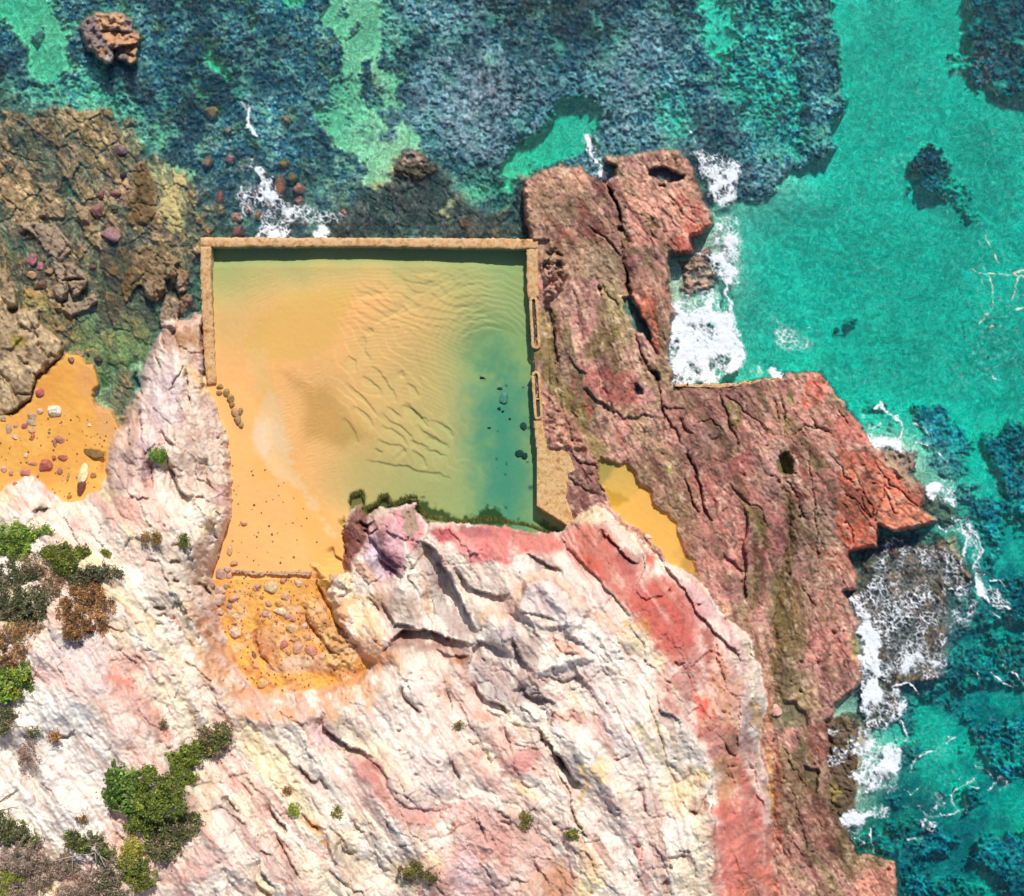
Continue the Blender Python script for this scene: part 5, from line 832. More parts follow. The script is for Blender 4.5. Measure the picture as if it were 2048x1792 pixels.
def water_mat(name, ab, density, ripple=1.0, net=.3, turb=(.0, .10, .14), turbf=.3, scale=1.0):
    m, nt, out = newmat(name); L = nt.links.new
    tc = N(nt, 'ShaderNodeTexCoord')
    wn = N(nt, 'ShaderNodeTexNoise', Scale=1.1 * scale, Detail=3.0, Distortion=.6); L(tc.outputs['Object'], wn.inputs['Vector'])
    # caustic light put into the transmission colour: webs of brighter lines, broad swell tones
    def web(sc_, det, dis, lo, hi):
        n = N(nt, 'ShaderNodeTexNoise', Scale=sc_ * scale, Detail=det, Roughness=.55, Distortion=dis); L(tc.outputs['Object'], n.inputs['Vector'])
        a = N(nt, 'ShaderNodeMath', operation='SUBTRACT'); L(n.outputs['Fac'], a.inputs[0]); a.inputs[1].default_value = .5
        b = N(nt, 'ShaderNodeMath', operation='ABSOLUTE'); L(a.outputs[0], b.inputs[0])
        c = N(nt, 'ShaderNodeMapRange', interpolation_type='SMOOTHSTEP'); c.inputs['From Min'].default_value = 0.0; c.inputs['From Max'].default_value = .10; c.inputs['To Min'].default_value = hi; c.inputs['To Max'].default_value = lo
        L(b.outputs[0], c.inputs['Value']); return c.outputs['Result']
    w1 = web(1.1, 2.0, 1.8, 1 - net * .5, 1 + net * .75); w2 = web(2.6, 1.5, 1.0, 1 - net * .25, 1 + net * .4)
    w3 = N(nt, 'ShaderNodeTexNoise', Scale=.16, Detail=3.0); L(tc.outputs['Object'], w3.inputs['Vector']); w3r = N(nt, 'ShaderNodeMapRange'); w3r.inputs['From Min'].default_value = .3; w3r.inputs['From Max'].default_value = .7; w3r.inputs['To Min'].default_value = 1 - net * .7; w3r.inputs['To Max'].default_value = 1.0; L(w3.outputs['Fac'], w3r.inputs['Value'])
    ad = N(nt, 'ShaderNodeMath', operation='MULTIPLY'); L(w1, ad.inputs[0]); L(w2, ad.inputs[1])
    mr = N(nt, 'ShaderNodeMath', operation='MULTIPLY'); L(ad.outputs[0], mr.inputs[0]); L(w3r.outputs['Result'], mr.inputs[1])
    tr = N(nt, 'ShaderNodeBsdfTransparent'); L(mr.outputs[0], tr.inputs['Color'])
    gl = N(nt, 'ShaderNodeBsdfGlossy', Roughness=.12); bn = N(nt, 'ShaderNodeTexNoise', Scale=3.0 * scale, Detail=4.0, Roughness=.6, Distortion=.5); L(tc.outputs['Object'], bn.inputs['Vector'])
    bp = N(nt, 'ShaderNodeBump', Strength=ripple, Distance=.22); L(bn.outputs['Fac'], bp.inputs['Height']); L(bp.outputs['Normal'], gl.inputs['Normal'])
    ge = N(nt, 'ShaderNodeNewGeometry'); dt = N(nt, 'ShaderNodeVectorMath', operation='DOT_PRODUCT'); L(ge.outputs['Incoming'], dt.inputs[0]); L(bp.outputs['Normal'], dt.inputs[1])
    ab1 = N(nt, 'ShaderNodeMath', operation='ABSOLUTE'); L(dt.outputs['Value'], ab1.inputs[0]); om = N(nt, 'ShaderNodeMath', operation='SUBTRACT', use_clamp=True); om.inputs[0].default_value = 1.0; L(ab1.outputs[0], om.inputs[1])
    pwr = N(nt, 'ShaderNodeMath', operation='POWER'); L(om.outputs[0], pwr.inputs[0]); pwr.inputs[1].default_value = 5.0
    fr = N(nt, 'ShaderNodeMath', operation='MULTIPLY_ADD', use_clamp=True); L(pwr.outputs[0], fr.inputs[0]); fr.inputs[1].default_value = .98; fr.inputs[2].default_value = .02
    mx = N(nt, 'ShaderNodeMixShader'); L(fr.outputs[0], mx.inputs[0]); L(tr.outputs[0], mx.inputs[1]); L(gl.outputs[0], mx.inputs[2])
    df = N(nt, 'ShaderNodeBsdfDiffuse'); df.inputs['Color'].default_value = (*turb, 1)
    m2 = N(nt, 'ShaderNodeMixShader'); m2.inputs[0].default_value = turbf; L(mx.outputs[0], m2.inputs[1]); L(df.outputs[0], m2.inputs[2])
    L(m2.outputs[0], out.inputs['Surface'])
    va_ = N(nt, 'ShaderNodeVolumeAbsorption', Density=density); va_.inputs['Color'].default_value = (*ab, 1); L(va_.outputs[0], out.inputs['Volume'])
    return m
M_sea = water_mat('sea_water', (.0, .946, .950), .85, 1.0, .34, (.0, .22, .40), .04)
M_pool = water_mat('pool_water', (.0, .88, .93), .56, .2, .0, (.05, .2, .25), .0, 1.6)
def foam_mat():
    m, nt, out = newmat('foam'); L = nt.links.new
    at = N(nt, 'ShaderNodeAttribute', attribute_name='dens'); ac = N(nt, 'ShaderNodeAttribute', attribute_name='Col')
    tc = N(nt, 'ShaderNodeTexCoord'); n1 = N(nt, 'ShaderNodeTexNoise', Scale=9.0, Detail=5.0, Roughness=.7); L(tc.outputs['Object'], n1.inputs['Vector'])
    a = N(nt, 'ShaderNodeMath', operation='MULTIPLY_ADD'); L(n1.outputs['Fac'], a.inputs[0]); a.inputs[1].default_value = .7; a.inputs[2].default_value = -.35
    b = N(nt, 'ShaderNodeMath', operation='ADD', use_clamp=True); L(a.outputs[0], b.inputs[0]); L(at.outputs['Fac'], b.inputs[1])
    c = N(nt, 'ShaderNodeMath', operation='MULTIPLY', use_clamp=True); L(b.outputs[0], c.inputs[0]); L(at.outputs['Fac'], c.inputs[1])
    s_ = N(nt, 'ShaderNodeMath', operation='MULTIPLY', use_clamp=True); L(c.outputs[0], s_.inputs[0]); s_.inputs[1].default_value = 1.25
    df = N(nt, 'ShaderNodeBsdfDiffuse'); L(ac.outputs['Color'], df.inputs['Color']); tr = N(nt, 'ShaderNodeBsdfTransparent')
    bp = N(nt, 'ShaderNodeBump', Strength=.8, Distance=.08); L(n1.outputs['Fac'], bp.inputs['Height']); L(bp.outputs['Normal'], df.inputs['Normal'])
    mx = N(nt, 'ShaderNodeMixShader'); L(s_.outputs[0], mx.inputs[0]); L(tr.outputs[0], mx.inputs[1]); L(df.outputs[0], mx.inputs[2]); L(mx.outputs[0], out.inputs['Surface']); return m
M_foam = foam_mat()
M_conc = plain('stained_concrete', ['8a6238', 'c8945c', 'dca872', 'ecc494', 'b88c5c', 'dcb080'], .85, 1.6, .6, .03)
M_conc2 = plain('ochre_concrete', ['a07848', 'd0a064', 'e8c490', 'c89858', 'dcb47c'], .85, 1.7, .6, .04)
M_fill = plain('dark_rubble_fill', ['3c3436', '6a5a58', '4c4444', '8a7468'], .9, 9.0, 1.0, .06)
M_brick = plain('weathered_pink_stone', ['b08868', 'dcb494', 'cca080'], .9, 6.0, .8, .04)
# ------------------------------------------------------------------ terrain split into named sheets
rid = np.zeros(SH, np.int8)
rid[isrp & (dLR <= 0)] = 1; rid[isrp & (dLR > 0)] = 5; rid[isbe] = 2; rid[isc] = 3; rid[ispool & ~isc] = 4
rid[(tongue > .5) & ~isc] = 6
sp = P("690,130 750,95 960,105 1050,160 1060,215 1130,280 1130,340 1110,370 1110,420 1100,500 1040,530 970,500 930,470 890,500 840,510 780,470 700,390 660,330 640,240", 0, 0)
sl, dd = sd(sp, 1, 20); t_ = rid[sl]; t_[dd > -4] = 7; rid[sl] = t_
rid[(dAP > 0)] = 8
cm_ = rid[:-1, :-1]
gs = {0: ('seabed', M_bed), 1: ('rock_platform', M_rock), 2: ('beach_sand', M_sand), 3: ('cliff', M_cliff), 4: ('pool_floor_sand', M_sand), 5: ('shore_rock_slabs', M_rock), 6: ('sand_tongue', M_sand), 7: ('sea_stack_rock', M_rock), 8: ('concrete_apron', M_conc2)}
for k, (nm, mt) in gs.items():
    o = cells(nm, cm_ == k, mt, col=C, smooth=(k in (2, 4, 6)))
    if k == 7: tag(o, 'large layered tan sea rock standing alone in the weedy shallows, upper left', 'sea rock')
    elif k == 8: tag(o, 'rough ochre concrete apron with a slanted southern end beside the pool', 'apron')
    else: o['kind'] = 'structure'
# ------------------------------------------------------------------ water bodies
def water_sheet(name, mat, us, vs, z, zb, wave, keep=None):
    u, v = np.meshgrid(us, vs); ny, nx = u.shape
    zz = z + wave * (fbm(u.astype(F), v.astype(F), 70, 4, 3) + .4 * fbm(u.astype(F), v.astype(F), 16, 2, 6))
    top = np.stack([wx(u, z), wy(v, z), zz], -1).reshape(-1, 3)
    idx = np.arange(ny * nx).reshape(ny, nx)
    q = np.stack([idx[:-1, :-1], idx[1:, :-1], idx[1:, 1:], idx[:-1, 1:]], -1).reshape(-1, 4)
    ring = np.concatenate([idx[0, :], idx[1:, -1], idx[-1, -2::-1], idx[-2:0:-1, 0]])
    bot = top[ring].copy(); bot[:, 2] = zb; nb = len(ring); o0 = len(top)
    r2 = np.roll(ring, -1); k = np.arange(nb); k2 = np.roll(k, -1)
    side = np.stack([ring, r2, o0 + k2, o0 + k], 1)
    # floor of the body of water
    c = np.concatenate([top, bot])
    o = make(name, c, np.concatenate([q, side]), mat, smooth=True)
    bm_ = __import__('bmesh').new(); bm_.from_mesh(o.data); bm_.verts.ensure_lookup_table()
    bm_.faces.new([bm_.verts[o0 + i] for i in range(nb)]); __import__('bmesh').ops.recalc_face_normals(bm_, faces=bm_.faces[:]); bm_.to_mesh(o.data); bm_.free()
    return o
ext = np.array([600, 2000, 6000, 12000.0])
us = np.concatenate([-300 - ext[::-1], np.arange(-300, 2360, 12), 2360 + ext]); vs = np.concatenate([-300 - ext[::-1], np.arange(-300, 2100, 12), 2100 + ext])
sea_o = water_sheet('sea_water', M_sea, us, vs, 0.0, -14.0, .05); sea_o['kind'] = 'structure'
def water_poly(name, pts_, z, zb, mat):
    import bmesh
    bm_ = bmesh.new(); vs_ = [bm_.verts.new((wx(u, z), wy(v, z), z)) for u, v in pts_]; vb = [bm_.verts.new((wx(u, z), wy(v, z), zb)) for u, v in pts_]
    bm_.faces.new(vs_); bm_.faces.new(vb[::-1]); n = len(pts_)
    for k in range(n): bm_.faces.new([vs_[k], vb[k], vb[(k + 1) % n], vs_[(k + 1) % n]])
    bmesh.ops.recalc_face_normals(bm_, faces=bm_.faces[:])
    me = bpy.data.meshes.new(name); bm_.to_mesh(me); bm_.free(); me.materials.append(mat)
    o = put(bpy.data.objects.new(name, me)); o['kind'] = 'structure'; return o
water_poly('pool_water', [(412, 484), (1064, 484), (1066, 690), (1071, 760), (1076, 900), (1078, 1020), (1140, 1060), (1140, 1100), (640, 1165), (445, 1160), (440, 900), (422, 780)], 1.0, .015, M_pool)
water_poly('rock_pool_water', P("1080,1350 1200,1310 1340,1340 1420,1400 1380,1460 1150,1460", 2, 0), 1.15, .7, M_pool)
water_poly('rock_pool_water', P("870,560 950,550 1060,740 1130,860 1130,970 1060,930 930,810", 2, 1), .80, .3, M_pool)
water_poly('rock_pool_water', P("950,1270 1040,1270 1050,1370 960,1370", 2, 1), .72, .3, M_pool)
water_poly('rock_pool_water', P("0,320 80,440 200,480 320,420 330,360 220,220 100,220", 3, 3), .72, .4, M_pool)
water_poly('rock_pool_water', P("690,90 880,100 1000,260 1010,330 900,440 740,460", 2, 2), .74, .3, M_pool)
# ------------------------------------------------------------------ foam
D = np.zeros(SH, F)
def fo(s, d, f, i, j, w=2, n=6):
    p = P(s, i, j); sl, m = mask(p, f * 1.9, w, n + 4); D[sl] = np.maximum(D[sl], d * m)
def fl(s, d, wd, i, j):
    p = P(s, i, j); sl = box_slice(p, wd * 3 + 20)
    dd, side, tt = segd(U[sl] + 5 * M1[sl] + 3 * S1[sl], V[sl] + 5 * M2[sl] + 3 * S2[sl], p, False)
    D[sl] = np.maximum(D[sl], d * sstep(wd * (1.3 + M2[sl] + .8 * S1[sl]), 0, dd))
for a in [("1840,1400 2048,1300 2048,1792 1940,1740",.42,6,0,0),("0,1360 60,1350 140,1440 250,1600 320,1650 300,1792 0,1850",.75,5,1,0),("150,1600 300,1600 740,1640 740,1730 640,1792 200,1792",.5,6,1,0),("-20,0 160,0 350,108 -20,108",.95,3,1,1),("450,0 640,-20 560,100 470,100",.85,4,1,1),("300,0 460,0 460,80",.35,5,1,1),
          ("1480,1280 1600,1240 1800,1330 1830,1400 1760,1500 1740,1600 1640,1680 1560,1560 1500,1430",.66,5,2,0),("1600,1420 1760,1360 1820,1400 1740,1520 1640,1500",.85,5,2,0),("690,1330 800,1330 820,1400 740,1440 700,1400",.9,4,2,0),("1620,1740 1800,1740 1810,1800 1640,1800",.8,4,2,0),
          ("1640,-20 1800,-20 1860,100 1880,300 1830,460 1740,440 1640,400 1600,300 1500,240 1560,170 1580,60",.72,5,2,1),("1270,600 1400,570 1500,520 1620,480 1640,560 1600,700 1750,760 1760,900 1850,1080 1820,1160 1650,1180 1670,1292 1305,1285 1255,1000 1258,820 1300,700",.80,5,2,1),
          ("1270,620 1360,600 1480,700 1500,850 1620,820 1700,860 1560,940 1560,1060 1660,1280 1310,1285 1260,1000 1270,820",.98,6,2,1),("1520,900 1700,880 1760,960 1600,1010",.5,8,2,1),
          ("1560,1060 1640,1060 1660,1180 1580,1180",.7,6,2,1),("1900,1210 2048,1130 2048,1170 1960,1230",.75,4,2,1),("-10,1130 90,1180 130,1190 100,1240 -10,1220",.8,4,3,1),("0,740 240,800 430,900 300,1080 0,1060",.30,14,3,1),
          ("800,1680 1060,1680 1160,1790 850,1800",.9,5,3,1),("690,1500 740,1540 800,1640 750,1640",.6,4,3,1),("860,-40 1200,-40 1190,30 1040,20 900,20",.9,4,3,2),("1280,290 1350,255 1400,290 1390,370 1480,330 1490,460 1400,420 1340,390 1270,350",.88,4,3,2),
          ("1360,620 1560,560 1720,760 1720,960 1800,1060 1940,1270 1860,1290 1680,1200 1640,960 1560,760 1460,680",.52,6,3,2),("1660,1060 1760,1060 1800,1200 1700,1200",.7,5,3,2),("880,690 1300,760 1480,860 1640,1000 1600,1120 1440,1200 1430,1500 1400,1850 850,1850 740,1640 700,1480 720,1420 680,1250 700,1180 820,880",.36,6,3,2),
          ("670,1200 740,1170 790,1340 870,1600 900,1850 770,1850 740,1660 700,1480 720,1400",1.0,5,3,2),("760,1060 960,1040 1040,1180 900,1300 760,1280",.60,6,3,2),("880,1700 1200,1640 1380,1700 1340,1850 880,1850",.72,6,3,2),("900,680 1120,760 1100,860 880,840",.3,6,3,2),
          ("790,-20 910,-20 870,100 910,200 860,300 740,180 740,120",1.0,5,3,3),("740,140 1060,140 1115,300 1010,400 960,460 780,440 730,360",.68,5,3,3),("760,460 900,500 1060,560 1085,640 1060,900 960,980 740,900 665,850 740,700 700,600",.80,5,3,3),("760,560 840,560 860,680 830,880 720,880 680,820 760,700",1.05,7,3,3),
          ("590,1160 700,1080 820,1020 960,1070 940,1160 800,1120 760,1200 720,1330 640,1270",.85,5,3,3),("1190,1170 1350,1230 1310,1290 1240,1260",.7,6,3,3),("480,470 740,450 700,700 490,790",.42,6,3,3),("1100,880 1300,900 1500,1080 1400,1150 1200,1130",.26,12,3,3),("700,1300 900,1300 880,1440 720,1400",.35,5,3,3),("1820,820 1920,860 1860,930",.6,5,3,3),("1640,0 2048,0 2048,120 1900,130",.28,8,3,3),("1350,340 1480,300 1440,460 1360,520",.3,5,2,1),("1400,1100 1400,900 1700,1100 1640,1500 1400,1500",.3,9,3,2)]:
    fo(*a)
for a in [("1920,830 1990,880 1980,1000 2060,1080",.9,6,0,0),("600,1110 640,1250 720,1340 750,1430",1.0,8,2,0),("570,1130 640,1180 700,1300",.7,7,2,0),("850,1270 920,1340 1040,1340 990,1390",.95,5,2,0),("1040,1340 1100,1240 1200,1180",.5,3,2,0),("1380,960 1440,1060 1480,1150",.6,2.5,2,0),("0,770 100,790",.8,1.6,2,0),
          ("1740,440 1700,560 1770,620 1740,760",.95,5,2,1),("1640,560 1660,700 1740,740",.7,4,2,1),("870,1480 900,1430 940,1510 1030,1540 1080,1620 1060,1700",.95,4,3,1),("1170,1590 1280,1650 1290,1700",.7,2.5,3,1),("1170,1680 1230,1740 1290,1780",.7,2.5,3,1),("830,1640 900,1590",.6,3,3,1),("330,830 400,860 430,900",.5,2,3,1),
          ("1640,360 1720,385 1850,400 1960,415 2060,420",.85,2,3,1),("1730,100 1780,170",.85,2.4,3,1),("1820,260 1850,340",.85,2,3,1),("1720,400 1720,470 1680,530",.6,1.6,3,1),("1760,400 1800,480 1800,620 1770,690 1740,750 1690,800",.85,2.6,3,1),("2010,430 1970,560 1950,600",.8,2,3,1),("1960,400 2060,370",.8,4,3,1),("2000,680 2060,660",.8,3,3,1),("1740,820 1820,830",.5,1.5,3,1),("1780,1200 1860,1250",.8,2,3,1),
          ("1190,20 1180,160",.8,2.5,3,2),("1340,20 1440,120 1340,210 1400,260 1470,270",.65,2,3,2),("1360,620 1440,670 1540,640 1590,700 1560,880 1520,940",.95,4,3,2),("1560,560 1660,700 1720,820 1640,960 1680,1060",.85,3,3,2),("1680,1060 1700,1160 1800,1260 1940,1270",.95,4,3,2),("1780,1060 1850,1060 1890,1110",.8,2,3,2),("1450,1130 1560,1110 1620,1060",.8,3,3,2),("1200,1330 1300,1400 1340,1480 1400,1500",.9,3.5,3,2),
          ("1530,1300 1440,1360",.6,2.5,3,2),("1760,1300 1860,1360",.6,2,3,2),("1860,1630 1880,1740 1920,1792",.6,2,3,2),("1030,780 1200,800 1320,780",.7,3,3,2),("940,720 1060,740 1100,800",.6,3,3,2),("740,1180 900,1080 1080,1010",.6,4,3,2),
          ("1060,380 1110,480 1100,540 1020,520",.95,4,3,3),("1070,1070 1060,640 1180,660",.0,2,3,3),("1130,800 1160,720 1300,630 1420,630",.9,2.4,3,3),("1500,940 1640,870 1640,840",.95,3,3,3),("1510,930 1470,980 1470,1060 1530,1120 1440,1140 1280,1160 1210,1080",.9,3,3,3),("1280,1160 1360,1080 1440,1030",.7,2.4,3,3),("1460,780 1540,860",.6,1.6,3,3),("1560,1000 1600,1130",.5,2,3,3),
          ("1100,550 1200,555",.8,2.5,3,3),("1080,930 1140,970 1200,930",.7,2,3,3),("1130,1350 1240,1330",.8,3,3,3),("820,1260 840,1450",.8,3,3,3),("740,1340 800,1380",.7,2.5,3,3),("1400,510 1500,525 1430,570",.75,2.5,3,3),("1790,0 1880,90 1960,110",.85,3,3,3),("1950,0 2060,100",.85,3,3,3),("1670,0 1680,60",.6,2,3,3),("1620,930 1690,930",.7,3,3,3),("1760,960 1860,830 1900,880",.6,2.6,3,3),("1600,1080 1560,1110",.5,2,3,3),("1000,110 1140,80 1200,170",.8,3.5,3,3),("520,480 640,460 740,450",.8,2.5,3,3),("490,760 600,720",.8,3,3,3),("1660,760 1760,800 1800,850",.5,1.6,3,3)]:
    fl(*a)
f1, f2, cid, dx, dy = worley((U + 12 * M1 + 14 * N1 + 3 * S1) / 15, (V + 12 * M2 + 14 * N2 + 3 * S2) / 15, 2); l1 = 1 - sstep(0, .26, f2 - f1)
f1, f2, cid, dx, dy = worley((U + 16 * M2 + 4 * S2) / 9.5, (V + 16 * M1 + 4 * S1) / 9.5, 5); l2 = 1 - sstep(0, .40, f2 - f1)
lace = np.maximum(l1, .75 * l2) * (.8 + .4 * M1) + .15 * HF
rf = ridged(U + 6 * M1, V + 6 * M2, 26, 4, 3)
D = D * (1.0 + .5 * fbm(U, V, 46, 3, 2))
D = np.clip(D * (1.1 + .35 * M1), 0, 1.1)
drop = sstep(-.4, .0, fbm(U, V, 30, 3, 4) + 1.2 * D - .42)
lines = np.clip(lace * 1.25, 0, 1) * sstep(.05, .45, D) * drop * (.9 + .4 * S1)
film = sstep(.0, .6, 1.5 * D - 1.05 + .55 * rf + .5 * FN + .45 * fbm(U, V, 38, 3, 7)) * (.34 + .50 * np.clip(D, 0, 1))
al = np.clip(np.maximum(lines, film) + .4 * film * lines, 0, 1) * (D > .03)
# glitter: sun glints painted as tiny pale flecks in the foam sheet
glint_fleck = sstep(.70, .80, fbm(U, V, 4.0, 1, 5) * .62 + .45 * fbm(U, V, 120, 2, 1) + .26 * T2 + .12) * (seaw > .5)
fk = (glint_fleck * full(np.array([(1000.,-50),(2300,-50),(2300,1900),(1500,1900),(1500,700),(1000,400)]), 0)).clip(0, 1)
al = np.maximum(al, .30 * fk)
fz = np.maximum(.05 + .05 * M1 + .03 * S1, Z + .025) + .03 * al
FC = np.ones(SH + (3,), F) * np.array([.80, .84, .88], F)
beige = np.zeros(SH, F); sl, m = mask(P("1600,80 2100,80 2100,900 1650,900", 3, 1), 10, 0); beige[sl] = m
FC = lerp(FC, np.array([.72, .70, .50], F), beige[..., None])
ac = (al[:-1, :-1] + al[1:, :-1] + al[:-1, 1:] + al[1:, 1:]) > .06
ac &= (~isc & ~ispool)[:-1, :-1] & (Z[:-1, :-1] < 1.0)
fo_ = cells('sea_foam_and_glints', ac, M_foam, X=wx(U, fz), Y=wy(V, fz), Zz=fz, col=FC, alpha=al, smooth=True); fo_['kind'] = 'stuff'
import bmesh
# ------------------------------------------------------------------ concrete
def strip(name, line, width, ztop, zbot, mat, parent=None, seg=5.0, jit=.03, seed=1, origin=(0, 0, 0)):
    """a wall or kerb that follows a traced line: worn top, chamfered edges"""
    rs = np.random.RandomState(seed); L = np.array(line, float)
    if np.isscalar(width): width = [width] * len(L)
    pp_, ww, zz = [], [], []
    zt = [ztop] * len(L) if np.isscalar(ztop) else ztop
    for k in range(len(L) - 1):
        n = max(1, int(np.hypot(*(L[k + 1] - L[k])) / seg))
        for q in range(n):
            t = q / n; pp_.append(L[k] * (1 - t) + L[k + 1] * t); ww.append(width[k] * (1 - t) + width[k + 1] * t); zz.append(zt[k] * (1 - t) + zt[k + 1] * t)
    pp_.append(L[-1]); ww.append(width[-1]); zz.append(zt[-1])
    pp_ = np.array(pp_); ww = np.array(ww); zz = np.array(zz)
    X = np.stack([wx(pp_[:, 0], zz), wy(pp_[:, 1], zz)], 1)
    T = np.gradient(X, axis=0); T /= np.linalg.norm(T, axis=1)[:, None] + 1e-9; Nn = np.stack([-T[:, 1], T[:, 0]], 1)
    prof = [(-.5, -1), (-.5, -.045), (-.46, 0), (-.2, .01), (.1, -.008), (.46, 0), (.5, -.05), (.5, -1)]
    n = len(X); vs_ = []
    sm = np.convolve(rs.randn(n + 8), np.ones(5) / 5, 'same')[4:4 + n]
    for k in range(n):
        w = ww[k] / S
        for (a, b) in prof:
            z = zbot if b == -1 else zz[k] + b + jit * sm[k] * .8 + jit * .6 * rs.randn()
            e = a * w + (jit * 1.0 * rs.randn() if abs(a) > .4 and b != -1 else 0)
            vs_.append((X[k, 0] + Nn[k, 0] * e, X[k, 1] + Nn[k, 1] * e, z))
    m_ = len(prof); q = []
    for k in range(n - 1):
        for a in range(m_ - 1):
            i0 = k * m_ + a; q.append((i0, i0 + 1, i0 + m_ + 1, i0 + m_))
    o = make(name, vs_, q, mat, parent=parent)
    b = bmesh.new(); b.from_mesh(o.data); b.verts.ensure_lookup_table()
    b.faces.new([b.verts[a] for a in range(m_)]); b.faces.new([b.verts[(n - 1) * m_ + a] for a in range(m_)][::-1])
    bmesh.ops.recalc_face_normals(b, faces=b.faces[:]); b.to_mesh(o.data); b.free(); return o
def empty(name, u, v, z):
    o = put(bpy.data.objects.new(name, None)); o.location = (wx(u, z), wy(v, z), z); return o
def adopt(parent, *kids):
    for k in kids:
        k.parent = parent; k.data.transform(__import__('mathutils').Matrix.Translation(-parent.location))
pw = empty('pool_wall', 410, 480, 0)
adopt(pw, strip('wall_section', [(401, 484), (560, 484.5), (720, 484), (900, 486), (1076, 488)], [19, 18, 17, 19, 20], 1.2, -1.0, M_conc, seed=2),
      strip('wall_section', [(411.5, 493), (411, 560), (416, 660), (419, 720), (423, 768)], [21, 20, 21, 20, 18], [1.195, 1.2, 1.2, 1.22, 1.2], -1.0, M_conc, seed=3),
      strip('wall_section', [(1064, 496), (1065, 560), (1067, 597)], [22, 22, 21], 1.195, -1.0, M_conc, seed=4))
tag(pw, 'stained concrete wall with three sides round the rock pool', 'wall')
def ring(name, u0, v0, u1, v1, label, seed, bars=0):
    o = empty(name, (u0 + u1) / 2, (v0 + v1) / 2, 1.0); w = (u1 - u0); t = 5.5
    cx = (u0 + u1) / 2; sl_ = 5
    line = []
    r = w / 2 - t / 2
    for k in range(9): a_ = math.pi + math.pi * k / 8; line.append((u0 + w / 2 + r * math.cos(a_), v0 + r + t / 2 + r * math.sin(a_)))
    for k in range(9): a_ = math.pi * k / 8; line.append((u1 + sl_ - w / 2 + r * math.cos(a_) - 0, v1 - r - t / 2 + r * math.sin(a_)))
    line.append(line[0])
    kids = [strip('rim', line, t, 1.22, .2, M_conc2, seed=seed, seg=4, jit=.02)]
    kids.append(strip('rubble_fill', [(u0 + w / 2, v0 + t), (u1 + sl_ - w / 2, v1 - t)], w - t, 1.02, .2, M_fill, seed=seed + 1, seg=4, jit=.09))
    if bars: kids.append(strip('cross_bar', [(u0 + 4, bars), (u1 + 2, bars)], 4, 1.18, .3, M_conc2, seed=9, seg=4, jit=.01))
    adopt(o, *kids); tag(o, label, 'trough', 'long concrete troughs on the east side of the pool'); return o
ring('concrete_trough', 1058, 593, 1076, 698, 'round-ended ochre concrete trough with dark rubble, north of the gap in the pool edge', 11)
ring('concrete_trough', 1063, 742, 1081, 840, 'ochre concrete trough with a cross bar, directly south of the gap in the pool edge', 15, 798)
ll = strip('concrete_ledge', [(1350, 771), (1440, 772), (1480, 768), (1560, 758)], [5, 7, 6, 5], [1.5, 1.5, 1.6, 1.7], -.6, M_conc, seed=8, jit=.05); tag(ll, 'thin pale concrete ledge edging the rock above the foaming inlet', 'ledge')
sk = strip('stone_kerb', P("1850,985 1960,990 2048,1005", 0, 2).tolist() + P("80,1003 240,1003 300,998 440,1003", 1, 2).tolist(), [5, 6, 7, 6, 7, 6, 7], 1.62, 1.0, M_brick, seed=12, jit=.07, seg=3); tag(sk, 'low pinkish stone kerb crossing the orange sand below the pool', 'kerb')
bmx = strip('concrete_beam', P("585,1038 700,1045 800,1058 835,1075", 1, 2).tolist(), [10, 11, 11, 9], [2.5, 2.6, 2.7, 2.7], 2.2, M_brick, seed=14, jit=.03, seg=4); tag(bmx, 'short weathered pinkish beam lying against the clay cliff', 'beam')
# ------------------------------------------------------------------ boulders
def rockmesh(name, seed, sx, sy, sz, planes=9):
    rs = np.random.RandomState(seed)
    b = bmesh.new(); bmesh.ops.create_icosphere(b, subdivisions=4 if max(sx, sy) > .9 else 3, radius=1)
    co = np.array([v.co for v in b.verts])
    for k in range(planes):
        n = rs.randn(3); n[2] = abs(n[2]) * .8 + .1; n /= np.linalg.norm(n); d = rs.uniform(.55, .88)
        t = co @ n - d; co = co - np.where(t > 0, t, 0)[:, None] * n * .93
    ph = rs.rand(3) * 9
    nn = fbm((co[:, 0] * 3 + ph[0] + co[:, 2]).astype(F), (co[:, 1] * 3 + ph[1] - co[:, 2]).astype(F), 1.0, 4, seed % 5)
    co = co * (1 + .13 * nn)[:, None]
    co = co / np.abs(co[:, :2]).max(0).mean()
    for v, c in zip(b.verts, co): v.co = (c[0] * sx, c[1] * sy, c[2] * sz)
    me = bpy.data.meshes.new(name); b.to_mesh(me); b.free(); return me
SURF = set('a05048 c08468 b06c58 a0605c a46c68 b0644c 9a5838 b8705c b8604c a85c50 9c5c40 a87058 a86450 b07058 9c6050 905450 c06468 c86c74 a87474 98605a a8605c 905050 7c6050 6a4228 80606c'.split())
def rock_mat(h):
    key = 'rock_' + h
    if key in bpy.data.materials: return bpy.data.materials[key]
    c = np.array([int(h[i:i + 2], 16) for i in (0, 2, 4)]); k_ = .3 if h in SURF else .1; c = c * (1 - k_) + c.mean() * k_
    hx = lambda k: '%02x%02x%02x' % tuple(int(min(255, q)) for q in c * k)
    return plain(key, [hx(.86), hx(1.02), hx(1.14), hx(1.26)], .85, 5.0, .9, .05)
def hue(h):
    r, g, b = [int(h[i:i + 2], 16) for i in (0, 2, 4)]
    if r < 120 and r - b < 40: return 'dark' if r < 90 else 'grey'
    if r > 205 and g > 185: return 'cream'
    if r - g > 62: return 'red' if g < 100 else 'rust'
    if r - g > 42 and abs(g - b) < 25: return 'pink'
    if r < 145: return 'brown'
    if r > 200: return 'pale'
    return 'tan'
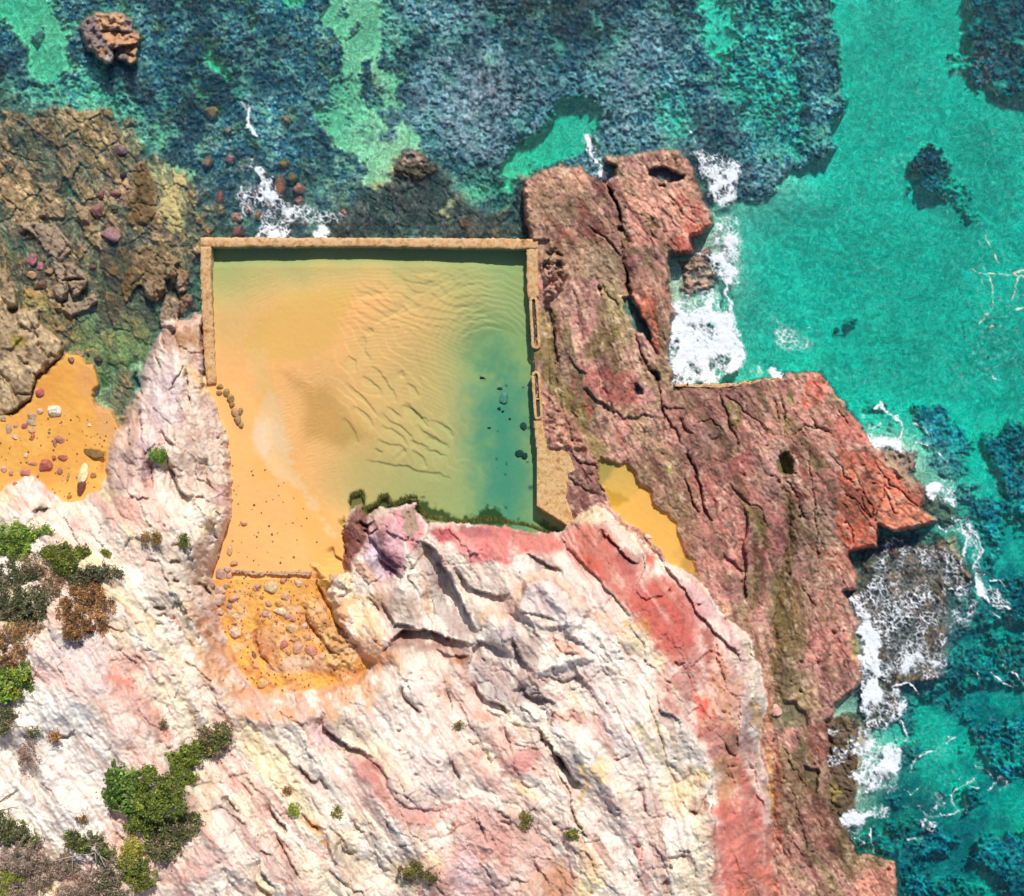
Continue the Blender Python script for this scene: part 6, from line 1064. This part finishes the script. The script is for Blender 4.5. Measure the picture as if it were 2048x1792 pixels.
ZONES = {
 'beach': (0, 1, 'on the left hand orange beach', 'stones on the left hand beach', """315,1345,80,70,b85c60 430,1500,115,105,e2d2ba 315,1495,60,55,d8b8a0 255,1540,85,60,b89878 250,1590,90,50,b8987c 195,1620,50,50,b06068 125,1620,40,35,b89880 120,1705,40,40,e0b8a0 255,1655,55,40,c8a080 68,1645,55,95,c09880 25,1560,50,50,b08c6c 262,1705,35,70,c8704c 715,1610,30,30,f0d8c0 475,1725,80,65,b07468 437,1757,42,62,a86c60
   205,1852,45,45,e0b890 500,1872,90,50,b0604c 430,1872,35,40,b06048 360,1932,125,95,b86454 262,1917,90,30,c08060 475,1977,55,50,b06c58 25,1962,60,60,dca888 85,1992,42,45,c88c70 205,1990,90,60,c87c70 745,1832,170,95,8c6a38 742,2007,60,50,b07c50 555,2182,40,35,b87c50 545,2022,22,90,b88450 650,2100,70,155,7c4838 665,1992,85,160,ecd8a0 120,2082,40,50,c87864"""),
 'shallows': (0, 1, 'in the weedy upper left shallows', 'loose rocks in the shallows', """630,1040,80,75,b08464 710,1020,80,50,c8a060 785,1085,65,75,6a4228 565,1085,50,50,a87c5c 252,280,100,110,c06468 325,335,78,72,c86c74 255,410,72,70,c0946c 330,490,130,75,7c5c44 885,80,165,140,a87474 390,380,70,60,a8805c
   785,-120,125,125,98605a 920,-245,105,42,a8605c 808,-230,50,60,905050 905,-150,85,75,8c8c6c 970,-592,110,75,80606c 1690,-890,125,115,7c7050 1660,-500,100,85,8c7058 1820,-750,80,70,90805c 985,-390,60,60,404850 740,340,60,50,806050"""),
 'surf': (1, 0, 'near the foam north of the pool wall', 'reddish boulders in the foam', """-295,1590,85,135,a05048 -155,1735,110,105,c08468 -58,1668,72,90,b06c58 -108,1560,60,50,a0605c -208,1280,100,90,a46c68 -28,1560,40,50,b0644c 190,1475,95,200,9a5838 340,1500,112,100,b8705c 350,1610,92,90,b8604c 30,1530,60,70,a85c50 60,1400,62,100,9c5c40 700,1700,55,62,a87058 290,1420,95,85,80703c 220,1310,110,90,8c7448 240,960,85,62,a07c58 20,1715,80,90,a86450 250,1765,85,60,b07058 120,1650,60,50,9c6050 -140,1850,120,110,905450"""),
 'pooledge': (0, 1, 'half sunken at the pool\'s west edge', 'stones sunk in the pool sand', """1760,1300,60,50,a88454 1755,1348,52,50,a88454 1815,1350,60,70,a07c4c 1838,1400,70,80,a88454 1855,1447,50,50,987444 1880,1510,70,80,b08c60 1922,1500,50,62,a07c54 1900,1562,70,80,a88860 1932,1602,50,60,b09060 1950,2392,55,55,d8a070"""),
 'poolfloor': (1, 1, 'under the green pool water', 'sunken stones in the pool', """1985,1385,78,95,8c9478 1945,1478,30,32,383c30 1975,1500,26,24,383c30 1810,1232,44,24,30302c 1950,1318,50,26,404838 1865,1632,30,24,404838 2140,1620,60,70,485040 2110,1840,80,70,404838 2150,1860,60,60,384030 2030,1560,26,22,404838"""),
 'gully': (1, 2, 'in the sandy gully below the pool', 'boulders in the gully', """-213,820,50,100,d0a878 -178,920,62,50,c89868 -228,970,60,60,c8a088 -278,1010,90,105,b89484 -208,1030,60,40,c09070 -358,1110,70,60,907078 -233,1100,50,50,c89c78 -288,1140,90,80,caa48c -293,1215,112,100,d0ac9c -178,1200,92,60,c89c80 -208,1265,60,60,a88080 -163,1350,60,50,d8b898 -293,1310,70,60,c8a080 -168,1480,92,100,d8b8a0 -168,1400,50,40,c8a070 -208,1440,40,50,c89870 -8,1120,42,70,c09078 -18,1660,40,80,98604c
   15,1112,60,60,c09070 110,1115,135,105,d0b488 215,1065,46,50,c88c60 340,1085,78,56,d8ac94 405,1100,30,42,c0906c 235,1190,76,66,d0a078 95,1250,62,50,c08c78 45,1195,36,42,c08454 180,1245,60,50,c89450 70,1330,60,50,c09488 110,1347,46,50,d0a488 195,1310,120,62,dcc4a4 245,1342,72,60,c89078 300,1370,56,50,c89078 290,1440,112,72,d0ac80 385,1430,62,72,d4a890 410,1520,72,60,c8906c 300,1532,50,40,c89870 225,1580,60,82,b87060 260,1637,50,72,c89860 340,1600,88,112,d09c84 440,1622,112,82,c88870 480,1190,36,32,c89060 550,1290,42,50,c08c60 710,1470,62,60,c0805c 740,1530,52,50,b87c60 765,1572,52,50,c08c70 210,1480,40,40,d0a060 330,1500,30,30,e0b070 55,1884,92,95,c8a068 160,1385,30,28,c08050 20,1290,28,26,b87848"""),
 'platform': (2, 2, 'lying on the red rock platform', None, """1090,715,62,50,e8c8b8 2118,2097,95,105,e8b0a0"""),
}
words = ['largest', 'second largest', 'third largest', 'fourth largest', 'fifth largest', 'sixth largest', 'seventh largest', 'eighth largest', 'ninth largest', 'tenth largest']
left = ['leftmost', 'second from left', 'third from left', 'fourth from left', 'fifth from left', 'sixth from left', 'seventh from left', 'eighth from left', 'ninth from left', 'tenth from left', 'eleventh from left', 'twelfth from left', '13th from left', '14th from left', '15th from left', '16th from left', '17th from left', '18th from left']
seed = 100
for zn, (ti, tj, where, grp, data) in ZONES.items():
    items = []
    for t in data.split():
        a = t.split(','); x, y, w, h = map(float, a[:4]); items.append([512 * ti + x / 4, 448 * tj + y / 4, w / 4, h / 4, a[4]])
    byh = {}
    for it in items: byh.setdefault(hue(it[4]), []).append(it)
    for hn, lst in byh.items():
        order = sorted(lst, key=lambda q: -q[2] * q[3]); nbig = min(len(order), 3)
        small = sorted(order[nbig:], key=lambda q: q[0])
        for k, it in enumerate(order[:nbig]): it.append(f'{"only" if len(lst) == 1 else words[k]} {hn} boulder {where}')
        for k, it in enumerate(small): it.append(f'{left[min(k, 17)]} of the small {hn} stones {where}' if len(small) > 1 else f'small {hn} stone {where}')
    for it in items:
        seed += 1; u, v, w, h, hx_, lab = it; rs = np.random.RandomState(seed)
        z0 = zlow(u, v, 6) if zn not in ('surf', 'shallows') else max(zlow(u, v, 6), -.35)
        if zn == 'poolfloor' : z0 = zlow(u, v, 4)
        sx, sy = w / 2 / S, h / 2 / S; sz = .72 * min(sx, sy) * (rs.uniform(.8, 1.15))
        if zn in ('surf', 'shallows'): sz = max(sz, .3)
        if zn == 'poolfloor': sz *= .6
        me = rockmesh('boulder', seed, sx, sy, sz); me.materials.append(rock_mat(hx_))
        o = put(bpy.data.objects.new('boulder' if w > 9 else 'stone', me)); zc = z0 + sz * .35
        o.location = (wx(u, zc), wy(v, zc), zc); o.rotation_euler = (rs.uniform(-.15, .15), rs.uniform(-.15, .15), rs.uniform(-.25, .25))
        tag(o, lab, 'boulder' if w > 9 else 'stone', grp)
# scattered pebbles nobody could count
rs = np.random.RandomState(77); vs_, fs_, cs_ = [], [], []
regs = [(0, 232, 830, 1000, dBE, 120), (430, 745, 1150, 1390, dGU, 520), (456, 640, 930, 1130, dPO, 60)]
for (a, b, c, d, dist_, n) in regs:
    for k in range(n):
        u = rs.uniform(a, b); v = rs.uniform(c, d); ia = np.searchsorted(ua, u); ib = np.searchsorted(va, v)
        if dist_[ib, ia] < 4 or dCL[ib, ia] > -1: continue
        r = rs.uniform(.03, .075) * (1.3 if rs.rand() > .85 else 1); z = Z[ib, ia] + r * .3
        x0, y0 = wx(u, z), wy(v, z); m_ = len(vs_)
        if dist_ is dPO and Z[ib, ia] < 1.04: continue
        for p_ in [(-1, -.7, 0), (.8, -1, 0), (1, .8, 0), (-.7, 1, 0), (-.5, -.4, .8), (.5, -.5, .9), (.5, .5, .7), (-.5, .5, .85)]: vs_.append((x0 + p_[0] * r * rs.uniform(.7, 1.2), y0 + p_[1] * r * rs.uniform(.7, 1.2), z + p_[2] * r * .8))
        fs_ += [(m_ + 4, m_ + 5, m_ + 6, m_ + 7), (m_, m_ + 1, m_ + 5, m_ + 4), (m_ + 1, m_ + 2, m_ + 6, m_ + 5), (m_ + 2, m_ + 3, m_ + 7, m_ + 6), (m_ + 3, m_, m_ + 4, m_ + 7)]
        c_ = A(['b07850', 'c89870', '8c5c44', 'a0683c', 'd8b090'][rs.randint(5)]); cs_ += [c_] * 8
peb = make('pebbles', vs_, fs_, ground_mat('pebble', .9, .3), np.array(cs_)); peb['kind'] = 'stuff'
# ------------------------------------------------------------------ shrubs
def leaf_mat():
    m, nt, out = newmat('leaves'); L = nt.links.new
    at = N(nt, 'ShaderNodeAttribute', attribute_name='Col'); d = N(nt, 'ShaderNodeBsdfPrincipled', Roughness=.6); d.inputs['Specular IOR Level'].default_value = .25
    tl = N(nt, 'ShaderNodeBsdfTranslucent'); L(at.outputs['Color'], d.inputs['Base Color']); L(at.outputs['Color'], tl.inputs['Color'])
    mx = N(nt, 'ShaderNodeMixShader'); mx.inputs[0].default_value = .25; L(d.outputs[0], mx.inputs[1]); L(tl.outputs[0], mx.inputs[2]); L(mx.outputs[0], out.inputs['Surface']); return m
M_leaf = leaf_mat(); M_twig = plain('twig_bark', ['6a5644', '9a8470', 'b8a48c'], .9, 12, .4, .01); M_dead = plain('bleached_twig', ['9c8c80', 'c8bab0', 'e0d8d0'], .9, 12, .4, .01)
def tubes(name, paths, r0, mat, parent=None):
    vs_, q = [], []
    for P_, r in paths:
        P_ = np.array(P_, float); n = len(P_)
        for k in range(n):
            T = P_[min(k + 1, n - 1)] - P_[max(k - 1, 0)]; T /= np.linalg.norm(T) + 1e-9
            a = np.cross(T, (0.1, .2, 1)); a /= np.linalg.norm(a) + 1e-9; b = np.cross(T, a); rr = r * (1 - .7 * k / (n - 1))
            for s_ in range(4): t = math.pi / 2 * s_; vs_.append(P_[k] + rr * (a * math.cos(t) + b * math.sin(t)))
        o0 = len(vs_) - 4 * n
        for k in range(n - 1):
            for s_ in range(4): q.append((o0 + 4 * k + s_, o0 + 4 * k + (s_ + 1) % 4, o0 + 4 * k + 4 + (s_ + 1) % 4, o0 + 4 * k + 4 + s_))
    o = make(name, vs_, q, mat, parent=parent); return o
def shrub(name, blobs, cols, label, cat='shrub', n=2600, leaf=.085, gap=.35, seed=1, group='shrubs on the cliff top', twigs=10, tw=M_twig, up=.6, wob=.5):
    rs = np.random.RandomState(seed)
    cu = np.mean([b[0] for b in blobs]); cv = np.mean([b[1] for b in blobs]); z0 = zlow(cu, cv, 8)
    root = empty(name, cu, cv, z0); ox, oy, oz = root.location
    area = sum(b[2] * b[3] for b in blobs); VS, CS, TW = [], [], []
    for (u, v, ru, rv, hh) in blobs:
        zb = zlow(u, v, 6); m_ = int(n * ru * rv / area); bx, by = wx(u, zb), wy(v, zb); rx_, ry_ = ru / S, rv / S
        ncl = max(6, int(14 + ru * rv / 22))
        a = rs.rand(ncl) * 2 * math.pi; r = np.sqrt(rs.rand(ncl)) * (.98 + .12 * rs.randn(ncl)); hc_ = np.sqrt(np.clip(1 - r * r, 0, 1)) * rs.uniform(.55, 1.1, ncl)
        cc = np.stack([r * np.cos(a) * rx_, r * np.sin(a) * ry_, .12 + hc_ * hh], 1); cr = rs.uniform(.1, .24, ncl) * (1 + .25 * max(rx_, ry_)); tone = rs.uniform(.6, 1.35, ncl); ct = rs.randint(len(cols), size=ncl)
        k = rs.randint(ncl, size=m_); off = rs.randn(m_, 3); off /= np.linalg.norm(off, axis=1)[:, None]; off *= (rs.rand(m_, 1) ** .4) * cr[k][:, None]; off[:, 2] *= .8
        stray = rs.rand(m_) < gap * .3; p = cc[k] + off * np.where(stray, 2.0, 1)[:, None]; p[:, 2] = np.maximum(p[:, 2], .03)
        p += np.array([bx - ox, by - oy, zb - oz])
        nr = rs.randn(m_, 3); nr[:, 2] = np.abs(nr[:, 2]) + up; nr /= np.linalg.norm(nr, axis=1)[:, None]
        t1 = np.cross(nr, rs.randn(m_, 3)); t1 /= np.linalg.norm(t1, axis=1)[:, None]; t2 = np.cross(nr, t1)
        L_ = leaf * rs.uniform(.6, 1.3, (m_, 1)); W_ = L_ * wob
        q = np.stack([p - t1 * L_, p - t2 * W_, p + t1 * L_, p + t2 * W_], 1)
        VS.append(q.reshape(-1, 3)); col = np.array([A(h) for h in cols])[np.where(rs.rand(m_) < .7, ct[k], rs.randint(len(cols), size=m_))] * np.array([2.0, 1.55, 1.5]) * (tone[k] * rs.uniform(.7, 1.25, m_))[:, None]
        col = col * .8 + col.mean(1, keepdims=True) * .2; CS.append(np.repeat(np.clip(col, .004, .8), 4, 0))
        for t in range(max(4, int(twigs * ru * rv / area * len(blobs)))):
            e = cc[rs.randint(ncl)] + np.array([bx - ox, by - oy, zb - oz]); s0 = np.array([bx - ox, by - oy, zb - oz]) + rs.randn(3) * np.array([.05, .05, 0]) - np.array([0, 0, .1])
            mid = (s0 + e) / 2 + rs.randn(3) * .12 * rx_; TW.append(([s0, mid, e + rs.randn(3) * .04], .03))
    V_ = np.concatenate(VS); q = np.arange(len(V_)).reshape(-1, 4)
    fo = make('foliage', V_, q, M_leaf, np.concatenate(CS)); fo.parent = root
    if TW and twigs: tubes('stem', TW, .03, tw, root)
    tag(root, label, cat, group); return root
G1 = ['5c8c14', '78a81c', '4c7418', '88b438', '6c8c20']; G2 = ['58701c', '6c841c', '7c9020', '485c1c']; G3 = ['54603c', '6c7850', '48543c', '7c8058']; BR = ['8c6c34', 'a8803c', '745c30', 'b89048', '6a5a34']; GY = ['8c8070', 'a89a88', '6c6858', '78764c', 'b8a894']; LM = ['94a010', 'a8b418', '788c10', 'b0b830']
shrub('shrub', [(22, 1078, 34, 28, .9), (58, 1068, 34, 16, .6), (48, 1098, 34, 24, .8), (92, 1062, 14, 9, .4)], G1, 'bright green rounded shrub at the left edge, northernmost of the cliff shrubs', n=6500, seed=1)
shrub('shrub', [(125, 1105, 36, 16, .6), (138, 1126, 26, 24, .7), (168, 1102, 14, 12, .5)], G2, 'dark green shrub between the bright green one and the grey-green one', n=4200, seed=2)
shrub('shrub', [(190, 1146, 30, 15, .5), (222, 1144, 24, 11, .45), (160, 1160, 18, 14, .4)], G3, 'low grey-green shrub just north of the round golden-brown bush', n=3200, seed=3)
shrub('shrub', [(168, 1222, 46, 42, 1.5), (172, 1184, 26, 18, .9), (205, 1200, 24, 16, .8), (150, 1255, 20, 20, 1.0)], BR, 'large round golden-brown bush casting a shadow down the clay slope', n=9000, seed=4, leaf=.07)
shrub('shrub', [(35, 1150, 42, 30, .8), (20, 1205, 36, 40, .9), (70, 1205, 36, 32, .8), (55, 1235, 34, 20, .7)], G3 + ['4c5c30'], 'wide grey-green mass of scrub at the left edge beside the brown bush', n=8200, seed=5)
shrub('shrub', [(75, 1130, 30, 20, .9), (112, 1158, 26, 14, .7), (100, 1178, 24, 16, .7), (60, 1255, 30, 12, .5)], ['7c6c50', '94805c', '64603c', 'a08c64'], 'brownish shrub bordering the bare clay directly left of the golden-brown bush', n=4800, seed=6, leaf=.06)
shrub('shrub', [(22, 1285, 34, 34, .9), (42, 1265, 14, 16, .5), (15, 1320, 30, 14, .6)], BR + ['6c6c34'], 'brown dry bush at the left edge below the grey-green scrub', n=5200, seed=7, leaf=.06)
shrub('shrub', [(22, 1362, 34, 26, .9), (48, 1345, 18, 16, .7), (15, 1388, 24, 12, .6)], G1[:4] + LM[:1], 'glossy green shrub at the left edge beneath the dry brown bush', n=5200, seed=8)
shrub('shrub', [(18, 1428, 20, 18, .5), (8, 1450, 16, 16, .4)], G3 + G2[:1], 'thin grey-green shrub with bare branches at the left edge of the white rock', n=1300, seed=9, twigs=24, gap=.8)
shrub('shrub', [(258, 1578, 40, 42, .9), (240, 1550, 20, 20, .7)], ['4c7c1c', '5c9424', '6c9c34', '7ca040', '3c6814'], 'open leafy green shrub on the left end of the long green thicket', n=3300, seed=10, leaf=.12, wob=.6, gap=.8)
shrub('shrub', [(325, 1568, 46, 38, 1.0), (358, 1535, 38, 34, .9), (385, 1508, 24, 24, .7), (322, 1610, 48, 24, .8), (290, 1640, 34, 20, .6)], ['5c7c10', '6c8c14', '7c981c', '4c6814', '687c28'], 'dense olive-green shrub forming the middle of the long diagonal thicket', n=14000, seed=11)
shrub('shrub', [(425, 1480, 26, 26, .5), (448, 1462, 16, 22, .4), (412, 1500, 22, 16, .4)], G3[:2] + G2 + ['9c8468'], 'thin straggly shrub at the upper right tip of the long thicket', n=2600, seed=12, gap=.9, twigs=30)
shrub('shrub', [(345, 1655, 42, 22, .7), (375, 1640, 28, 24, .6), (325, 1680, 34, 20, .6), (330, 1705, 22, 14, .5)], G3 + G2[:2] + ['948464'], 'dull olive shrub with dry twigs below the long green thicket', n=5600, seed=13, gap=.6, twigs=24)
shrub('shrub', [(270, 1690, 22, 18, .7), (262, 1705, 16, 12, .5)], LM, 'compact yellow-green cushion shrub near the bottom of the picture', n=4200, seed=14, leaf=.05)
shrub('shrub', [(270, 1735, 28, 22, .8), (285, 1760, 26, 18, .7), (258, 1722, 16, 14, .5)], G2 + ['8c9440'], 'dark olive shrub directly below the yellow-green cushion', n=4800, seed=15)
shrub('shrub', [(30, 1662, 30, 24, .6), (10, 1640, 24, 20, .5), (62, 1680, 26, 16, .5)], G2 + G3, 'scrubby olive shrub at the lower left edge of the white clay', n=3600, seed=16, gap=.6)
shrub('dead_shrub', [(50, 1715, 44, 28, .6), (90, 1750, 40, 30, .6), (45, 1775, 44, 20, .5)], GY, 'grey leafless scrub filling the lower left corner', n=11000, seed=17, leaf=.07, wob=.3, twigs=90, tw=M_dead, cat='dead shrub')
shrub('dead_shrub', [(185, 1765, 34, 24, .6), (150, 1780, 34, 18, .5), (135, 1730, 26, 22, .5)], GY, 'rounded grey dead bush at the bottom edge under the bleached branches', n=9000, seed=18, leaf=.07, wob=.3, twigs=80, tw=M_dead, cat='dead shrub')
shrub('shrub', [(172, 1683, 30, 14, .5), (150, 1672, 14, 14, .4), (210, 1700, 20, 20, .5)], G3 + G2, 'low green and grey shrub behind the bleached dead branches', n=3000, seed=19, gap=.6)
shrub('shrub', [(220, 1755, 22, 30, .5), (225, 1785, 26, 12, .5)], G3 + GY[:2], 'grey-green scrub between the grey dead bush and the dark olive shrub', n=2600, seed=20, gap=.7)
shrub('shrub', [(22, 1750, 24, 12, .8), (18, 1775, 26, 20, .9), (40, 1785, 20, 8, .5)], ['7c9808', '90ac14', '648010', 'a0b428'], 'vivid lime-green shrub in the bottom left corner', n=5200, seed=21, leaf=.06)
for k, (u, v, ru, rv, cols, lab, n) in enumerate([
    (318, 912, 17, 13, G1[:3], 'small green bush in a dark crevice of the pale spur', 1500), (291, 1076, 9, 8, BR[:2] + G2[:1], 'left one of two brown tufts on the white clay below the spur', 420), (314, 1078, 9, 11, BR[:2] + G2[:1], 'right one of two brown tufts on the white clay below the spur', 480),
    (370, 1083, 9, 11, G2, 'small green tuft on the rim above the pool sand', 500), (214, 1106, 11, 9, G2 + LM[:1], 'small yellow-green tuft on white clay right of the dark green shrub', 450), (834, 1738, 34, 13, ['54681c', '788028', '3c4c14', '6c5c34'], 'dark green clump on the white slope at the bottom centre', 2400), (862, 1752, 14, 9, ['4c5418', '6c6c34'], 'small dark tuft touching the clump at the bottom centre', 500),
    (1050, 1638, 12, 15, G2 + BR[:1], 'olive tuft on pink clay in the lower middle', 700), (1146, 1667, 13, 10, G2 + LM[:1], 'green tuft in a yellow seam of the cliff', 650), (676, 1628, 11, 11, BR[:1] + G2, 'dry olive tuft on the white slope in the lower centre', 600), (589, 1620, 9, 12, LM[:2] + G1[:2], 'bright yellow-green tuft at the foot of a white ledge', 500), (575, 1582, 7, 8, BR, 'brown tuft above the bright yellow-green tuft', 300),
    (68, 1462, 13, 12, G3, 'dark grey-green tuft on the white rock at far left', 500), (62, 1512, 20, 26, ['8c7860', 'a08c74', '7c6c54'], 'twiggy brown dead bush on the white rock at far left', 900), (112, 1470, 13, 12, BR, 'golden-brown tuft in a crack of the white rock', 450), (165, 1635, 9, 8, BR + G2[:1], 'lone brown tuft on white clay left of the long thicket', 320), (208, 1702, 9, 8, ['5ca83c', '78b84c'], 'tiny fresh green plant beside the bleached dead branches', 300), (330, 1448, 8, 9, G3 + BR[:1], 'small dark tuft in the pink band of the cliff', 260), (920, 1450, 9, 9, G2 + BR[:1], 'faint olive tuft below the purple hollow', 240), (262, 1572, 1, 1, G1, '', 0)]):
    if n: shrub('tuft', [(u, v, ru, rv, .12 + .012 * max(ru, rv))], cols, lab, 'tuft', n=n, seed=40 + k, group='small tufts on the cliff', twigs=5, leaf=.06)
# bleached branches
rs = np.random.RandomState(4)
db = empty('dead_branch', 165, 1700, zlow(165, 1700, 10)); ox, oy, oz = db.location; paths = []
def br(s, r, h0, h1):
    p = P(s, 0, 3); n = len(p); o = []
    for k, (u, v) in enumerate(p): z = oz + h0 + (h1 - h0) * k / (n - 1); o.append((wx(u, z) - ox, wy(v, z) - oy, z - oz))
    paths.append((o, r))
for s, r, a, b in [("560,1480 640,1465 720,1460 770,1440 800,1470 870,1520",.05,.5,.7),("770,1440 740,1400 670,1385",.03,.7,.9),("800,1470 830,1540 850,1560",.03,.7,.8),("760,1450 770,1520 740,1560 730,1600",.04,.7,.6),("720,1460 700,1540 700,1590",.035,.7,.6),("640,1465 600,1450 570,1460",.03,.6,.7),("580,1470 580,1540 580,1600",.04,.5,.4),("560,1480 440,1510 380,1500 350,1560",.035,.5,.4),("660,1480 620,1500 610,1560",.025,.6,.5),("0,1040 60,990 140,950",.05,.5,.8),("780,1420 790,1390 700,1370",.02,.7,.9),("30,400 100,430 180,440 220,500 260,560 280,640",.04,.4,.5),("100,430 80,400 30,380",.03,.4,.5),("60,420 120,490 110,530",.03,.4,.3)]: br(s, r, a, b)
tubes('branch', paths[:9] + paths[10:11], .04, M_dead, db); tag(db, 'bleached bare branches spread over the scrub at lower left', 'dead branch', None)
d2 = empty('dead_branch', 30, 1600, 0); d2.location = db.location; tubes('branch', paths[9:10], .04, M_twig, d2); tag(d2, 'single dark bare branch reaching in from the left edge over white clay', 'dead branch')
d3 = empty('dead_branch', 30, 1450, 0); d3.location = db.location; tubes('branch', paths[11:], .04, M_twig, d3); tag(d3, 'thin crooked grey branch lying on the white rock at far left', 'dead branch')
# algae fringe where the cliff meets the pool
rs = np.random.RandomState(9); VS, CS = [], []
lines = [P("760,440 770,380 850,350 870,420", 1, 2), P("900,480 980,440 1010,385 1060,380 1070,440 1110,450 1180,420 1240,390 1290,400 1330,520 1400,560 1520,580 1600,590 1720,600 1830,570 1900,570 2000,590 2048,600", 1, 2), P("0,600 120,615 240,660 300,690", 2, 2)]
for ln in lines:
    for k in range(len(ln) - 1):
        m_ = int(np.hypot(*(ln[k + 1] - ln[k])) * 5)
        for q in range(m_):
            t = rs.rand(); p = ln[k] * (1 - t) + ln[k + 1] * t; L_ = rs.uniform(2, 9); a_ = -math.pi / 2 + rs.randn() * .5 - .35; p1 = p + np.array([math.cos(a_), math.sin(a_)]) * L_ + np.array([0, 0]); p = p + np.array([0, rs.uniform(0, 4)])
            z0_ = rs.uniform(.85, .97); z1_ = rs.uniform(.7, .9); n_ = np.array([-(p1 - p)[1], (p1 - p)[0]]); n_ = n_ / (np.linalg.norm(n_) + 1e-6) * rs.uniform(.25, .6)
            for (uv, z) in ((p - n_, z0_), (p + n_, z0_), (p1 + n_ * .3, z1_), (p1 - n_ * .3, z1_)): VS.append((wx(uv[0], z), wy(uv[1], z), z))
            CS += [A(['4c4c08', '6c6810', '3c3808', '8c8420', '5c4410'][rs.randint(5)])] * 4
al_ = make('algae', VS, np.arange(len(VS)).reshape(-1, 4), M_leaf, np.array(CS)); al_['kind'] = 'stuff'
# ------------------------------------------------------------------ light, sky, camera
el, = (math.radians(47),); shx, shy = -.24, -.97                         # shadows run down and a little left
sunv = np.array([-shx * math.cos(el), -shy * math.cos(el), math.sin(el)])
sd_l = bpy.data.lights.new('sun', 'SUN'); sd_l.energy = 4.3; sd_l.angle = math.radians(.5); sd_l.color = (1.0, .955, .88)
so = put(bpy.data.objects.new('sun', sd_l)); so.rotation_euler = __import__('mathutils').Vector(sunv).to_track_quat('Z', 'Y').to_euler()
w = bpy.data.worlds.new('World'); sc.world = w; w.use_nodes = True; nt = w.node_tree
sk_ = nt.nodes.new('ShaderNodeTexSky'); sk_.sky_type = 'NISHITA'; sk_.sun_disc = False; sk_.sun_elevation = el; sk_.sun_rotation = math.atan2(sunv[0], sunv[1])
nt.links.new(sk_.outputs[0], nt.nodes['Background'].inputs[0]); nt.nodes['Background'].inputs[1].default_value = .10
cam = bpy.data.cameras.new('camera'); cam.sensor_fit = 'HORIZONTAL'; cam.sensor_width = 36; cam.lens = 36 / (2048 / S) * H; cam.clip_end = 5000; cam.clip_start = .5
co = put(bpy.data.objects.new('camera', cam)); co.location = (0, 0, H); sc.camera = co
sc.view_settings.view_transform = 'Standard'; sc.view_settings.look = 'None'; sc.view_settings.exposure = 0.0; sc.view_settings.gamma = 1
sc.cycles.use_denoising = True; sc.cycles.max_bounces = 6; sc.cycles.transparent_max_bounces = 16; sc.cycles.diffuse_bounces = 3; sc.cycles.volume_bounces = 0; sc.cycles.caustics_reflective = False; sc.cycles.caustics_refractive = False
sc.cycles.use_adaptive_sampling = True; sc.cycles.adaptive_threshold = .02
